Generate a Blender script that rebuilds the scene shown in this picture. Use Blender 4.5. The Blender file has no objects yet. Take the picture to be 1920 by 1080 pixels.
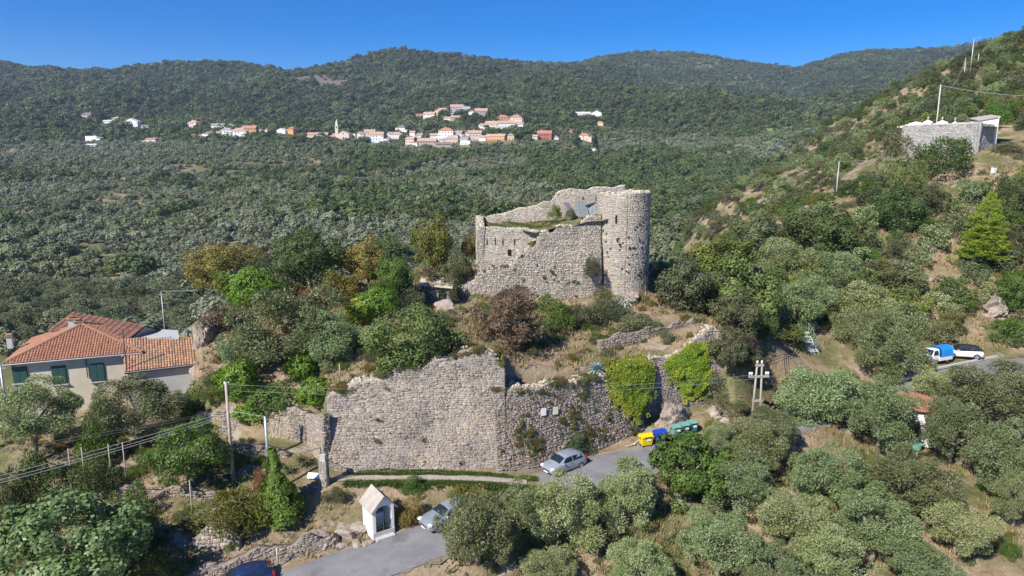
import bpy, math, random
import numpy as np
from mathutils import Vector, Matrix

# ------------------------------------------------------------------ camera, sky, sun, exposure
sc = bpy.context.scene
PITCH = math.radians(10.5); F = 1300.0; CZ = 30.0
cam_d = bpy.data.cameras.new('camera'); cam = bpy.data.objects.new('camera', cam_d)
sc.collection.objects.link(cam)
cam.location = (0, 0, CZ); cam.rotation_euler = (math.pi/2 - PITCH, 0, 0)
cam_d.sensor_width = 36.0; cam_d.lens = F/1920*36.0
cam_d.clip_start = 0.5; cam_d.clip_end = 12000
sc.camera = cam

SUN_AZ = math.radians(-139)      # clockwise from +Y: behind the camera, to the left
SUN_EL = math.radians(41)
world = bpy.data.worlds.new('World'); sc.world = world; world.use_nodes = True
wn = world.node_tree.nodes; wl = world.node_tree.links
bg = wn['Background']; bg.inputs['Strength'].default_value = 0.105
sky = wn.new('ShaderNodeTexSky'); sky.sky_type = 'NISHITA'; sky.sun_disc = False
sky.sun_elevation = SUN_EL; sky.sun_rotation = SUN_AZ
sky.air_density = 1.0; sky.dust_density = 0.0; sky.ozone_density = 7.0; sky.altitude = 1500
hsv = wn.new('ShaderNodeHueSaturation'); hsv.inputs['Hue'].default_value = 0.511; hsv.inputs['Saturation'].default_value = 1.38; hsv.inputs['Value'].default_value = 0.84
wl.new(sky.outputs['Color'], hsv.inputs['Color']); wl.new(hsv.outputs['Color'], bg.inputs['Color'])
sun_d = bpy.data.lights.new('sun', 'SUN'); sun_d.energy = 4.6; sun_d.angle = math.radians(0.55)
sun_d.color = (1.0, 0.95, 0.87)
sun = bpy.data.objects.new('sun', sun_d); sc.collection.objects.link(sun)
sdir = Vector((math.sin(SUN_AZ)*math.cos(SUN_EL), math.cos(SUN_AZ)*math.cos(SUN_EL), math.sin(SUN_EL)))
sun.rotation_euler = sdir.to_track_quat('Z', 'Y').to_euler(); sun.location = (-60, -40, 120)
sc.view_settings.view_transform = 'Standard'; sc.view_settings.look = 'None'
sc.view_settings.exposure = 0.7; sc.view_settings.gamma = 1.0
cy = sc.cycles
cy.max_bounces = 6; cy.diffuse_bounces = 3; cy.glossy_bounces = 2; cy.transmission_bounces = 4
cy.transparent_max_bounces = 8; cy.volume_bounces = 0
cy.use_denoising = True
cy.caustics_reflective = False; cy.caustics_refractive = False
sc.render.film_transparent = False

# ------------------------------------------------------------------ geometry of the view (only used to survey the place)
FW = np.array([0, math.cos(PITCH), -math.sin(PITCH)]); UP = np.array([0, math.sin(PITCH), math.cos(PITCH)])
def ray(px, py):
    return FW + np.array([(px-960)/F, 0, 0]) - (py-540)/F*UP
def P(px, py, Y):
    d = ray(px, py); return d*(Y/d[1]) + np.array([0, 0, CZ])
def PZ(px, py, z):
    d = ray(px, py); return d*((z-CZ)/d[2]) + np.array([0, 0, CZ])
def ppm(Y, z=12.0):                     # pixels per metre at a place
    return F/(Y*math.cos(PITCH)+(CZ-z)*math.sin(PITCH))

rnd = random.Random(7)
COL = sc.collection

# ------------------------------------------------------------------ object helpers
def tag(o, label=None, cat=None, group=None, kind=None):
    if label: o['label'] = label
    if cat: o['category'] = cat
    if group: o['group'] = group
    if kind: o['kind'] = kind
    return o
def link(name, data, parent=None, loc=None):
    o = bpy.data.objects.new(name, data); COL.objects.link(o)
    if parent is not None: o.parent = parent
    if loc is not None: o.location = loc
    return o
def thing(name, label, cat, loc=(0, 0, 0), rz=0.0, group=None):
    o = link(name, None); o.location = loc; o.rotation_euler = (0, 0, rz)
    o.empty_display_size = 0.3
    return tag(o, label, cat, group)
def np_mesh(name, V, faces_idx, nper, mat=None, rn=None, smooth=False):
    """V (n,3), faces_idx flat int array, nper verts per face (int) -> mesh"""
    me = bpy.data.meshes.new(name)
    V = np.asarray(V, dtype=np.float32); fi = np.asarray(faces_idx, dtype=np.int32).ravel()
    nf = len(fi)//nper
    me.vertices.add(len(V)); me.vertices.foreach_set('co', V.ravel())
    me.loops.add(len(fi)); me.loops.foreach_set('vertex_index', fi)
    me.polygons.add(nf); me.polygons.foreach_set('loop_start', np.arange(0, len(fi), nper, dtype=np.int32))
    try: me.polygons.foreach_set('loop_total', np.full(nf, nper, dtype=np.int32))
    except Exception: pass
    if smooth: me.polygons.foreach_set('use_smooth', np.ones(nf, dtype=bool))
    me.update(calc_edges=True)
    if rn is not None:
        a = me.attributes.new('rnd', 'FLOAT', 'FACE'); a.data.foreach_set('value', np.asarray(rn, dtype=np.float32))
    if mat: me.materials.append(mat)
    return me
def quads(name, Q, mat, rn=None, smooth=False):        # Q (n,4,3)
    Q = np.asarray(Q, dtype=np.float32); n = len(Q)
    return np_mesh(name, Q.reshape(-1, 3), np.arange(n*4), 4, mat, rn, smooth)

class MB:
    def __init__(s): s.v = []; s.f = []; s.r = []
    def add(s, vs, fs, r=None):
        k = len(s.v); s.v += [tuple(map(float, v)) for v in vs]
        s.f += [tuple(k+i for i in f) for f in fs]; s.r += [rnd.random() if r is None else r]*len(fs)
        return s
    def box(s, c, d, rz=0.0, taper=1.0, r=None, M=None):
        x, y, z = d[0]/2, d[1]/2, d[2]/2; vs = []
        for sz in (-1, 1):
            t = 1.0 if sz < 0 else taper
            for sx, sy in ((-1, -1), (1, -1), (1, 1), (-1, 1)):
                vs.append((sx*x*t, sy*y*t, sz*z))
        ca, sa = math.cos(rz), math.sin(rz)
        if M is not None: vs = [tuple(M @ Vector(v)) for v in vs]
        else: vs = [(v[0]*ca-v[1]*sa, v[0]*sa+v[1]*ca, v[2]) for v in vs]
        vs = [(v[0]+c[0], v[1]+c[1], v[2]+c[2]) for v in vs]
        return s.add(vs, [(3, 2, 1, 0), (4, 5, 6, 7), (0, 1, 5, 4), (1, 2, 6, 5), (2, 3, 7, 6), (3, 0, 4, 7)], r)
    def tube(s, pts, rad, n=8, cap=True, r=None):
        pts = [Vector(p) for p in pts]; m = len(pts)
        rad = [rad]*m if isinstance(rad, (int, float)) else list(rad)
        vs = []; fs = []
        for i, p in enumerate(pts):
            t = (pts[min(i+1, m-1)]-pts[max(i-1, 0)]).normalized()
            a = t.cross(Vector((0, 0, 1)) if abs(t.z) < .9 else Vector((1, 0, 0))).normalized(); b = t.cross(a)
            for k in range(n):
                q = 2*math.pi*k/n
                vs.append(p + a*math.cos(q)*rad[i] + b*math.sin(q)*rad[i])
        for i in range(m-1):
            for k in range(n):
                fs.append((i*n+k, i*n+(k+1) % n, (i+1)*n+(k+1) % n, (i+1)*n+k))
        if cap: fs += [tuple(range(n))[::-1], tuple((m-1)*n+k for k in range(n))]
        return s.add(vs, fs, r)
    def prism(s, poly, off, r=None):                 # polygon (3d pts) extruded by vector off
        n = len(poly); off = Vector(off)
        vs = [Vector(p) for p in poly] + [Vector(p)+off for p in poly]
        fs = [tuple(range(n))[::-1], tuple(range(n, 2*n))] + [(i, (i+1) % n, n+(i+1) % n, n+i) for i in range(n)]
        return s.add(vs, fs, r)
    def quad(s, a, b, c, d, r=None): return s.add([a, b, c, d], [(0, 1, 2, 3)], r)
    def mesh(s, name, mat, smooth=False):
        me = bpy.data.meshes.new(name); me.from_pydata(s.v, [], s.f)
        a = me.attributes.new('rnd', 'FLOAT', 'FACE'); a.data.foreach_set('value', np.array(s.r, dtype=np.float32))
        if smooth: me.polygons.foreach_set('use_smooth', np.ones(len(s.f), dtype=bool))
        me.materials.append(mat); me.update(); return me
    def build(s, name, mat, parent=None, smooth=False, loc=None):
        return link(name, s.mesh(name, mat, smooth), parent, loc)

# ------------------------------------------------------------------ materials
MATS = {}
def _new(name):
    m = bpy.data.materials.new(name); m.use_nodes = True; MATS[name] = m
    nt = m.node_tree; return m, nt, nt.nodes, nt.links, nt.nodes['Principled BSDF']
def _ramp(nt, cols, pos=None):
    r = nt.nodes.new('ShaderNodeValToRGB'); e = r.color_ramp.elements
    n = len(cols)
    while len(e) < n: e.new(0.5)
    for i, c in enumerate(cols):
        e[i].position = (i/(n-1) if n > 1 else 0) if pos is None else pos[i]
        e[i].color = (c[0], c[1], c[2], 1)
    return r
def _noise(nt, scale, detail=6, rough=.6, coord='Object', dist=0.0):
    tc = nt.nodes.new('ShaderNodeTexCoord'); n = nt.nodes.new('ShaderNodeTexNoise')
    n.inputs['Scale'].default_value = scale; n.inputs['Detail'].default_value = detail
    n.inputs['Roughness'].default_value = rough; n.inputs['Distortion'].default_value = dist
    nt.links.new(tc.outputs[coord], n.inputs['Vector']); return n
def mat_noise(name, cols, scale=2.0, rough=.85, bump=.0, bscale=None, spec=.3, metal=0, attr=False, stain=None, pos=None, coat=0):
    m, nt, N, L, b = _new(name)
    if attr:
        a = N.new('ShaderNodeAttribute'); a.attribute_name = 'rnd'; src = a.outputs['Fac']
    else:
        n = _noise(nt, scale); mr = N.new('ShaderNodeMapRange')
        mr.inputs['From Min'].default_value = .3; mr.inputs['From Max'].default_value = .7
        L.new(n.outputs['Fac'], mr.inputs['Value']); src = mr.outputs['Result']
    r = _ramp(nt, cols, pos); L.new(src, r.inputs['Fac']); out = r.outputs['Color']
    if attr:                                         # fine grain on each piece
        n3 = _noise(nt, scale*6, 4); mx = N.new('ShaderNodeMix'); mx.data_type = 'RGBA'; mx.blend_type = 'MULTIPLY'
        mx.inputs[0].default_value = .55
        rr = _ramp(nt, [(.62, .61, .60), (1.12, 1.1, 1.06)], [.3, .72]); L.new(n3.outputs['Fac'], rr.inputs['Fac'])
        L.new(out, mx.inputs[6]); L.new(rr.outputs['Color'], mx.inputs[7]); out = mx.outputs[2]
    if stain:                                        # weathering patches: (colour, scale, lo, hi, strength)
        for c, s_, lo, hi, st, *ani in stain:
            n2 = _noise(nt, s_, 5, .65); mr2 = N.new('ShaderNodeMapRange')
            if ani:
                mp = N.new('ShaderNodeMapping'); mp.inputs['Scale'].default_value = (1, 1, ani[0]); tc_ = n2.inputs['Vector'].links[0].from_socket; L.new(tc_, mp.inputs['Vector']); L.new(mp.outputs['Vector'], n2.inputs['Vector'])
            mr2.inputs['From Min'].default_value = lo; mr2.inputs['From Max'].default_value = hi
            mr2.inputs['To Max'].default_value = st
            L.new(n2.outputs['Fac'], mr2.inputs['Value'])
            mx = N.new('ShaderNodeMix'); mx.data_type = 'RGBA'
            L.new(mr2.outputs['Result'], mx.inputs[0]); L.new(out, mx.inputs[6]); mx.inputs[7].default_value = (*c, 1)
            out = mx.outputs[2]
    L.new(out, b.inputs['Base Color'])
    b.inputs['Roughness'].default_value = rough; b.inputs['Specular IOR Level'].default_value = spec
    b.inputs['Metallic'].default_value = metal
    if coat: b.inputs['Coat Weight'].default_value = coat
    if bump:
        n = _noise(nt, bscale or scale*4, 8); bp = N.new('ShaderNodeBump'); bp.inputs['Strength'].default_value = bump
        bp.inputs['Distance'].default_value = .1
        L.new(n.outputs['Fac'], bp.inputs['Height']); L.new(bp.outputs['Normal'], b.inputs['Normal'])
    return m
def mat_flat(name, col, rough=.6, spec=.4, metal=0, coat=0, var=.12):
    d = tuple(max(0, c*(1-var)) for c in col); l = tuple(min(1, c*(1+var)) for c in col)
    return mat_noise(name, [d, col, l], 3.0, rough, 0, None, spec, metal, coat=coat)
def mat_leaf(name, cols, trans=.25, rough=.5, spec=.25, ob=.35):
    m, nt, N, L, b = _new(name)
    a = N.new('ShaderNodeAttribute'); a.attribute_name = 'rnd'
    r = _ramp(nt, cols); L.new(a.outputs['Fac'], r.inputs['Fac'])
    oi = N.new('ShaderNodeObjectInfo'); mr = N.new('ShaderNodeMapRange')
    mr.inputs['To Min'].default_value = 1-ob; mr.inputs['To Max'].default_value = 1+ob*.8
    L.new(oi.outputs['Random'], mr.inputs['Value'])
    hs = N.new('ShaderNodeHueSaturation'); L.new(r.outputs['Color'], hs.inputs['Color']); L.new(mr.outputs['Result'], hs.inputs['Value'])
    mh = N.new('ShaderNodeMath'); mh.operation = 'MULTIPLY_ADD'; mh.inputs[1].default_value = .05*ob/.35; mh.inputs[2].default_value = .5-.025*ob/.35
    sn = N.new('ShaderNodeMath'); sn.operation = 'FRACT'; s2 = N.new('ShaderNodeMath'); s2.operation = 'MULTIPLY'; s2.inputs[1].default_value = 7.31
    L.new(oi.outputs['Random'], s2.inputs[0]); L.new(s2.outputs[0], sn.inputs[0]); L.new(sn.outputs[0], mh.inputs[0]); L.new(mh.outputs[0], hs.inputs['Hue'])
    L.new(hs.outputs['Color'], b.inputs['Base Color'])
    b.inputs['Roughness'].default_value = rough; b.inputs['Specular IOR Level'].default_value = spec
    tr = N.new('ShaderNodeBsdfTranslucent'); L.new(hs.outputs['Color'], tr.inputs['Color'])
    mx = N.new('ShaderNodeMixShader'); mx.inputs[0].default_value = trans
    L.new(b.outputs[0], mx.inputs[1]); L.new(tr.outputs[0], mx.inputs[2]); L.new(mx.outputs[0], N['Material Output'].inputs['Surface'])
    return m

M = MATS
# stone
mat_noise('stone_wall', [(.255, .205, .165), (.33, .272, .222), (.385, .325, .268), (.45, .39, .325), (.32, .268, .225)], 2, .9, .35, 14, .2, attr=True,
          stain=[((.17, .145, .125), .28, .49, .62, .72), ((.47, .385, .28), .2, .52, .64, .6), ((.44, .42, .40), .6, .58, .72, .6), ((.15, .135, .105), 1.3, .60, .72, .5), ((.17, .15, .13), 1.1, .55, .7, .6, .12), ((.47, .43, .38), .9, .60, .75, .5, .15)])
mat_noise('stone_castle', [(.37, .315, .255), (.455, .40, .33), (.515, .46, .385), (.585, .53, .45), (.43, .375, .31)], 2, .9, .35, 14, .2, attr=True,
          stain=[((.26, .235, .21), .3, .51, .68, .55), ((.52, .44, .33), .22, .56, .72, .4), ((.20, .18, .15), 1.2, .60, .74, .45), ((.22, .20, .175), 1.2, .56, .7, .6, .12)])
mat_noise('stone_rubble', [(.215, .17, .135), (.295, .24, .195), (.355, .295, .24), (.275, .23, .195)], 2, .92, .4, 12, .2, attr=True,
          stain=[((.20, .18, .13), .5, .5, .66, .6)])
mat_noise('stone_core', [(.19, .16, .135), (.27, .232, .20)], 1.2, .95, .5, 8)
mat_noise('mortar_pale', [(.27, .235, .205), (.36, .32, .28)], 1.0, .95, .5, 9)
mat_noise('wall_top', [(.40, .33, .22), (.58, .50, .36), (.46, .42, .35)], 1.6, .95, .5, 10)
mat_noise('rock', [(.23, .185, .15), (.33, .275, .225), (.42, .365, .31)], 1.2, .93, .8, 3, stain=[((.36, .26, .18), .5, .5, .65, .5)])
mat_noise('cemetery_stone', [(.32, .31, .29), (.43, .415, .39), (.50, .485, .46), (.38, .37, .35)], 2, .9, .3, 12, .2, attr=True)
# ground
mat_noise('asphalt', [(.165, .158, .162), (.205, .198, .202), (.245, .238, .238)], .5, .9, .2, 30, stain=[((.30, .275, .25), .9, .54, .72, .6), ((.11, .108, .112), .22, .57, .62, .55), ((.10, .098, .10), 2.5, .66, .68, .6), ((.33, .30, .26), 3.5, .64, .7, .5)])
mat_noise('verge_dirt', [(.20, .17, .11), (.30, .25, .18)], 1.4, .95, .4, 18)
mat_noise('gravel_path', [(.32, .275, .22), (.44, .39, .33)], 1.4, .95, .4, 18)
mat_noise('kerb_stone', [(.45, .43, .40), (.60, .58, .54)], 2, .9, .3, 20)
# buildings
mat_noise('plaster_cream', [(.54, .47, .35), (.66, .59, .46)], .6, .9, .1, 10, stain=[((.44, .37, .27), .5, .56, .75, .5)])
mat_noise('plaster_grey', [(.43, .42, .40), (.56, .55, .53)], .7, .9, .15, 10)
mat_noise('white_plaster', [(.72, .71, .68), (.82, .81, .78)], .8, .85, .06, 8)
mat_noise('terracotta', [(.33, .15, .092), (.385, .182, .115), (.42, .212, .138), (.355, .166, .105)], 2, .9, 0, None, .2, attr=True, stain=[((.25, .17, .12), .5, .56, .7, .4)])
mat_noise('terracotta_old', [(.26, .15, .10), (.40, .22, .14), (.50, .30, .18), (.33, .20, .14)], 2, .9, 0, None, .2, attr=True, stain=[((.22, .18, .13), .7, .5, .66, .6)])
mat_noise('terracotta_dark', [(.20, .10, .075), (.30, .15, .11), (.36, .19, .14)], 2, .9, 0, None, .2, attr=True)
mat_flat('shutter_green', (.035, .095, .085), .55)
mat_flat('dark_timber', (.09, .06, .045), .8)
mat_flat('grey_sheet', (.45, .45, .44), .7)
mat_noise('slate_roof', [(.34, .29, .25), (.46, .41, .36)], 2, .9, .2, 14, attr=False)
mat_flat('old_sheet', (.20, .215, .225), .7)
mat_flat('iron', (.10, .10, .105), .5, .5, .4)
mat_flat('galvanised', (.42, .45, .48), .45, .5, .5)
mat_flat('white_board', (.80, .80, .79), .6, var=.03)
mat_flat('cream_board', (.66, .62, .48), .7, var=.06)
mat_flat('recess_shade', (.02, .018, .016), 1.0, .1)  # near-black colour standing in for the shade inside openings
mat_flat('dark_icon', (.05, .06, .10), .5)
mat_noise('concrete', [(.42, .40, .37), (.56, .54, .50)], 1.5, .9, .15, 12)
mat_noise('pole_concrete', [(.30, .265, .225), (.42, .375, .325)], 1.5, .9, .15, 12)
mat_noise('pole_wood', [(.36, .30, .24), (.48, .42, .35)], 3, .9, .2, 20)
mat_flat('porcelain', (.8, .8, .8), .25, .5, var=.02)
mat_flat('cable', (.30, .30, .30), .6)
mat_flat('cable_dark', (.06, .06, .065), .6)
# vehicles
mat_flat('paint_silver', (.36, .40, .45), .3, .5, .35, coat=.6, var=.02)
mat_flat('paint_grey', (.30, .345, .38), .3, .5, .35, coat=.6, var=.02)
mat_flat('paint_white', (.80, .80, .80), .3, .5, 0, coat=.7, var=.02)
mat_flat('paint_navy', (.02, .035, .10), .25, .5, .2, coat=.8, var=.05)
mat_flat('glass_dark', (.016, .024, .036), .06, .6, var=.05)
mat_flat('tyre', (.022, .022, .022), .85)
mat_flat('rim', (.45, .46, .47), .35, .5, .7)
mat_flat('black_plastic', (.025, .025, .027), .6)
mat_flat('lamp_glass', (.75, .77, .80), .1, .6, var=.02)
mat_flat('tail_red', (.38, .02, .02), .25, .5)
mat_noise('tarp_blue', [(.012, .20, .56), (.02, .28, .68)], 1.5, .5, .3, 5)
mat_flat('bin_yellow', (.78, .55, .012), .45, .4, var=.05)
mat_flat('bin_blue', (.012, .06, .46), .42, .4, var=.08)
mat_flat('bin_green', (.045, .19, .15), .45, .4, var=.08)
mat_flat('bin_pale', (.16, .33, .28), .5, .4, var=.08)
mat_flat('tub_green', (.20, .48, .33), .5)
mat_noise('bark', [(.13, .10, .075), (.24, .20, .155), (.32, .28, .23)], 4, .95, .6, 12)
# foliage
mat_leaf('leaf_olive', [(.12, .152, .05), (.188, .228, .085), (.268, .312, .14), (.345, .385, .205)], .2, .45, .35)
mat_leaf('leaf_oak', [(.062, .095, .026), (.115, .16, .046), (.175, .22, .072)], .25)
mat_leaf('leaf_green', [(.06, .108, .02), (.115, .188, .036), (.185, .265, .06)], .3, .5, .25, .2)
mat_leaf('leaf_fig', [(.095, .155, .045), (.17, .25, .085), (.26, .35, .145)], .25, .45, .35, .06)
mat_leaf('leaf_ivy', [(.085, .16, .015), (.16, .28, .028), (.25, .38, .05)], .3, .45, .3, .12)
mat_leaf('leaf_ivy_dark', [(.065, .115, .016), (.125, .205, .03), (.20, .29, .05)], .3, .5, .3, .1)
mat_leaf('leaf_vine', [(.11, .19, .018), (.21, .30, .03), (.38, .41, .04), (.50, .43, .06)], .3, .5, .3, .1)
mat_leaf('leaf_yellowgreen', [(.10, .12, .025), (.19, .21, .045), (.29, .28, .075)], .3)
mat_leaf('leaf_ochre', [(.12, .085, .022), (.21, .15, .04), (.27, .20, .06), (.12, .12, .035)], .25)
mat_leaf('leaf_brown', [(.065, .046, .028), (.115, .085, .05), (.165, .125, .075), (.10, .098, .042)], .15)
mat_leaf('leaf_russet', [(.16, .07, .035), (.26, .12, .06), (.34, .18, .09)], .2)
mat_leaf('leaf_dull', [(.08, .095, .038), (.135, .15, .066), (.195, .20, .105)], .22)
mat_leaf('leaf_pine', [(.17, .24, .02), (.29, .37, .04), (.40, .46, .07)], .25, .5, .25, .04)
mat_leaf('leaf_conifer', [(.018, .035, .014), (.035, .06, .022)], .15)
mat_leaf('leaf_agave', [(.17, .24, .235), (.28, .36, .35), (.40, .47, .45)], .08, .5, .35, .1)
mat_leaf('grass_dry', [(.25, .18, .09), (.37, .28, .15), (.47, .38, .22)], .25, .7, .1, .0)
mat_leaf('grass_green', [(.045, .085, .018), (.09, .14, .03), (.14, .18, .05)], .25, .7, .1, .0)
mat_leaf('far_olive', [(.12, .142, .066), (.172, .195, .098), (.235, .255, .145)], .12, .6, .2, .30)
mat_leaf('far_pale', [(.15, .17, .095), (.205, .228, .14), (.27, .29, .195)], .12, .6, .2, .25)
mat_leaf('far_green', [(.064, .092, .030), (.105, .14, .046), (.155, .19, .066)], .15, .6, .2, .35)
mat_leaf('far_dark', [(.058, .075, .032), (.092, .11, .046), (.135, .15, .064)], .15, .6, .2, .42)

def valnoise(x, y, seed=0):
    xi = np.floor(x).astype(np.int64); yi = np.floor(y).astype(np.int64); fx = x-xi; fy = y-yi
    fx = fx*fx*(3-2*fx); fy = fy*fy*(3-2*fy)
    def h(a, b):
        n = (a*374761393 + b*668265263 + seed*144665) & 0x7fffffff
        n = ((n ^ (n >> 13))*1274126177) & 0x7fffffff
        return ((n ^ (n >> 16)) & 0xffff)/65535.0
    return (h(xi, yi)*(1-fx)+h(xi+1, yi)*fx)*(1-fy) + (h(xi, yi+1)*(1-fx)+h(xi+1, yi+1)*fx)*fy
def fbm(x, y, seed=0, o=4):
    s = 0; a = .5
    for i in range(o):
        s = s + a*valnoise(x*2**i, y*2**i, seed+i*17); a *= .5
    return s/(1-.5**o)-.5
# ------------------------------------------------------------------ terrain
def rbf(pts):
    A = np.array(pts, dtype=float); X = A[:, :2]; z = A[:, 2]; n = len(A)
    D = np.sqrt(((X[:, None]-X[None])**2).sum(-1)+4.0)
    K = np.zeros((n+3, n+3)); K[:n, :n] = D - np.eye(n)*.6; K[:n, n] = 1; K[:n, n+1:] = X; K[n, :n] = 1; K[n+1:, :n] = X.T
    w = np.linalg.solve(K, np.concatenate([z, [0, 0, 0]]))
    def f(x, y):
        x = np.asarray(x, float); y = np.asarray(y, float); sh = x.shape; x = x.ravel(); y = y.ravel()
        out = np.empty(len(x))
        for i in range(0, len(x), 20000):
            q = np.stack([x[i:i+20000], y[i:i+20000]], 1)
            d = np.sqrt(((q[:, None]-X[None])**2).sum(-1)+4.0)
            out[i:i+20000] = d@w[:n] + w[n] + q@w[n+1:]
        return out.reshape(sh)
    return f
ROAD = np.array([(-40, 26.5, .9), (-30, 32.6, 1.5), (-22, 36.6, 2.0), (-15, 40.3, 2.5), (-9.3, 43.4, 3.0), (-4.8, 45.8, 3.4), (-.4, 48.9, 3.9), (4, 52, 4.5), (8, 54.0, 4.8),
                 (12, 55.6, 5.0), (17, 57.5, 5.2), (25, 61.5, 5.5), (35, 67.3, 5.9), (45, 72.6, 6.2), (55, 76.4, 6.4), (66, 79, 6.6), (80, 81, 6.8), (100, 82.5, 7)], float)
PATH = np.array([(1.2, 52.0, 4.5), (-2.5, 51.95, 4.85), (-7, 51.7, 5.0), (-14, 51.6, 5.0)], float)
LOW = [(-46, 60, 6.8), (-37, 62.5, 6.8), (-28, 60, 7.2), (-22, 54, 6.3), (-22, 50.7, 5.5), (-30, 50, 5.0), (-40, 51, 4.6), (-50, 50, 4), (-17, 50.0, 4.9), (-20, 45, 3.0),
       (-30, 42, 2.2), (-45, 40, 1.5), (-60, 45, 2), (-14, 48.2, 3.6), (-9.5, 47.6, 3.5), (-3, 48.9, 4.1), (-60, 62, 6), (-55, 75, 3), (-42, 75, 5), (-34, 74, 8), (-45, 90, -4),
       (-34, 85, 6), (-60, 110, -16), (-30, 105, -2), (0, 110, 4), (-10, 125, -8), (20, 110, 8), (-40, 140, -28), (0, 150, -24), (30, 140, -4), (-90, 80, -8), (-90, 50, 2), (-100, 130, -28),
       (-60, 200, -60), (0, 210, -50), (-120, 200, -60), (30, 200, -30),
       (10, 46, 1.8), (20, 50, 2.6), (20, 42, 0), (30, 55, 3.4), (40, 60, 3.6), (30, 45, .4), (50, 66, 4.4), (62, 73, 5.4), (50, 50, 1), (65, 62, 2.8), (0, 42, 1.6), (5, 46, 2.6),
       (-5, 39, 1.0), (0, 33, -1), (20, 33, -2.5), (-20, 33, .2), (45, 35, -2.5), (80, 50, 0), (80, 70, 4.5), (0, 24, -3), (40, 22, -6), (-40, 25, -1),
       (16, 62, 5.8), (24, 66, 6.5), (24, 72, 9.5), (30, 72, 7.2), (40, 76, 7.8), (48, 80, 7.2), (56, 82.5, 6.9), (66, 85, 8), (30, 85, 11.5), (45, 90, 11), (60, 92, 10.5), (70, 92, 10.5),
       (76, 100, 17), (69, 100, 14), (50, 105, 15), (40, 115, 14), (33, 100, 12), (60, 130, 23.6), (48, 120, 17.5), (86, 128, 30.6), (78, 125, 27), (95, 135, 33), (80, 145, 31.5),
       (90, 150, 34), (127, 200, 52.4), (110, 170, 42), (140, 180, 52), (100, 110, 24), (100, 90, 14)]
for a in ((1530, 247, 300), (1440, 312, 260), (1400, 338, 240), (1330, 385, 200), (1640, 195, 290), (1750, 133, 275), (1850, 95, 250), (1920, 72, 235), (2020, 45, 225), (1640, 330, 138), (1560, 290, 200), (1480, 400, 130)):
    p = P(*a); LOW.append(tuple(p))
    if a[2] > 190: LOW.append((p[0]*1.22-6, p[1]*1.25, p[2]-34))
UPP = [(-14.6, 54.6, 11.0), (-8, 55.2, 12.4), (-1.5, 56.4, 13.5), (.8, 59, 11.7), (6, 60.6, 11.4), (11.4, 63, 11.0), (20, 67, 13.4), (-22, 57.2, 9.2), (-27, 60, 10.5), (-27.5, 66, 14), (-21, 75, 14.9), (-10, 72, 14.5),
       (-10, 63, 13.8), (0, 66, 13.1), (6, 68, 12.4), (12, 70, 12.9), (18, 74, 14), (13, 79, 14.6), (-3, 82.6, 16.0), (-3, 77.6, 13.7), (-8, 77.5, 13.9), (5, 77.5, 13.2), (0, 73, 13.2), (10, 77.5, 13.5), (-15, 85, 15), (-25, 82, 14), (0, 95, 15),
       (20, 85, 13.5), (22, 75, 12.5), (-14, 66, 14.2), (-4, 62, 14.0)]
POLY = np.array([(-30.5, 66), (-28.6, 60.5), (-25.5, 57.2), (-22, 56.6), (-15.8, 56.2), (-14.9, 54.2), (-1.3, 55.6), (-.7, 58.2), (5, 59.9), (11.4, 62.5), (14, 63.6), (20.5, 66.4), (22.5, 70), (24, 80), (20, 92), (0, 97), (-22, 90), (-31, 80)])
f_low = rbf(LOW); f_up = rbf(UPP)
def seg_dist(x, y, L):
    """distance to a polyline and the z there"""
    best = np.full(x.shape, 1e9); bz = np.zeros(x.shape)
    for a, b in zip(L[:-1], L[1:]):
        dx, dy = b[0]-a[0], b[1]-a[1]; t = np.clip(((x-a[0])*dx+(y-a[1])*dy)/(dx*dx+dy*dy), 0, 1)
        d = np.hypot(x-a[0]-t*dx, y-a[1]-t*dy); m = d < best
        best = np.where(m, d, best); bz = np.where(m, a[2]+t*(b[2]-a[2]) if len(a) > 2 else 0, bz)
    return best, bz
def inside(x, y, Pl):
    c = np.zeros(x.shape, bool); n = len(Pl); j = n-1
    for i in range(n):
        xi, yi = Pl[i]; xj, yj = Pl[j]
        with np.errstate(divide='ignore', invalid='ignore'):
            c ^= ((yi > y) != (yj > y)) & (x < (xj-xi)*(y-yi)/(yj-yi+1e-12)+xi)
        j = i
    return c
def sstep(a, b, v):
    t = np.clip((v-a)/(b-a), 0, 1); return t*t*(3-2*t)
def Hn(x, y):
    x = np.asarray(x, float); y = np.asarray(y, float)
    lo = f_low(x, y) + fbm(x*.12, y*.12, 3)*1.3*sstep(45, 110, y) + fbm(x*.5, y*.5, 5)*.35
    lay = sstep(0, 1, 1-np.hypot((x-54)/9, (y-80.6)/4.0)*.9)
    lo = lo*(1-lay)+6.55*lay
    d, z = seg_dist(x, y, ROAD); w = 1-sstep(2.5, 4.4, d); lo = lo*(1-w)+(z-.05)*w
    d, z = seg_dist(x, y, PATH); w = 1-sstep(1.0, 1.5, d); lo = lo*(1-w)+(z-.04)*w
    up = f_up(x, y) + fbm(x*.3, y*.3, 9)*.7
    ins = inside(x, y, POLY); d, _ = seg_dist(x, y, np.vstack([POLY, POLY[:1]]))
    soft = np.where(y > 70, 12.0, np.where(x > 20.6, 5.0, np.where(x < -28.9, 1.2, .55)))
    w = np.where(ins, 1.0, 1-sstep(0, 1, d/soft))
    return lo*(1-w)+up*w
def h1(x, y): return float(Hn(np.array([x]), np.array([y]))[0])
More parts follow.
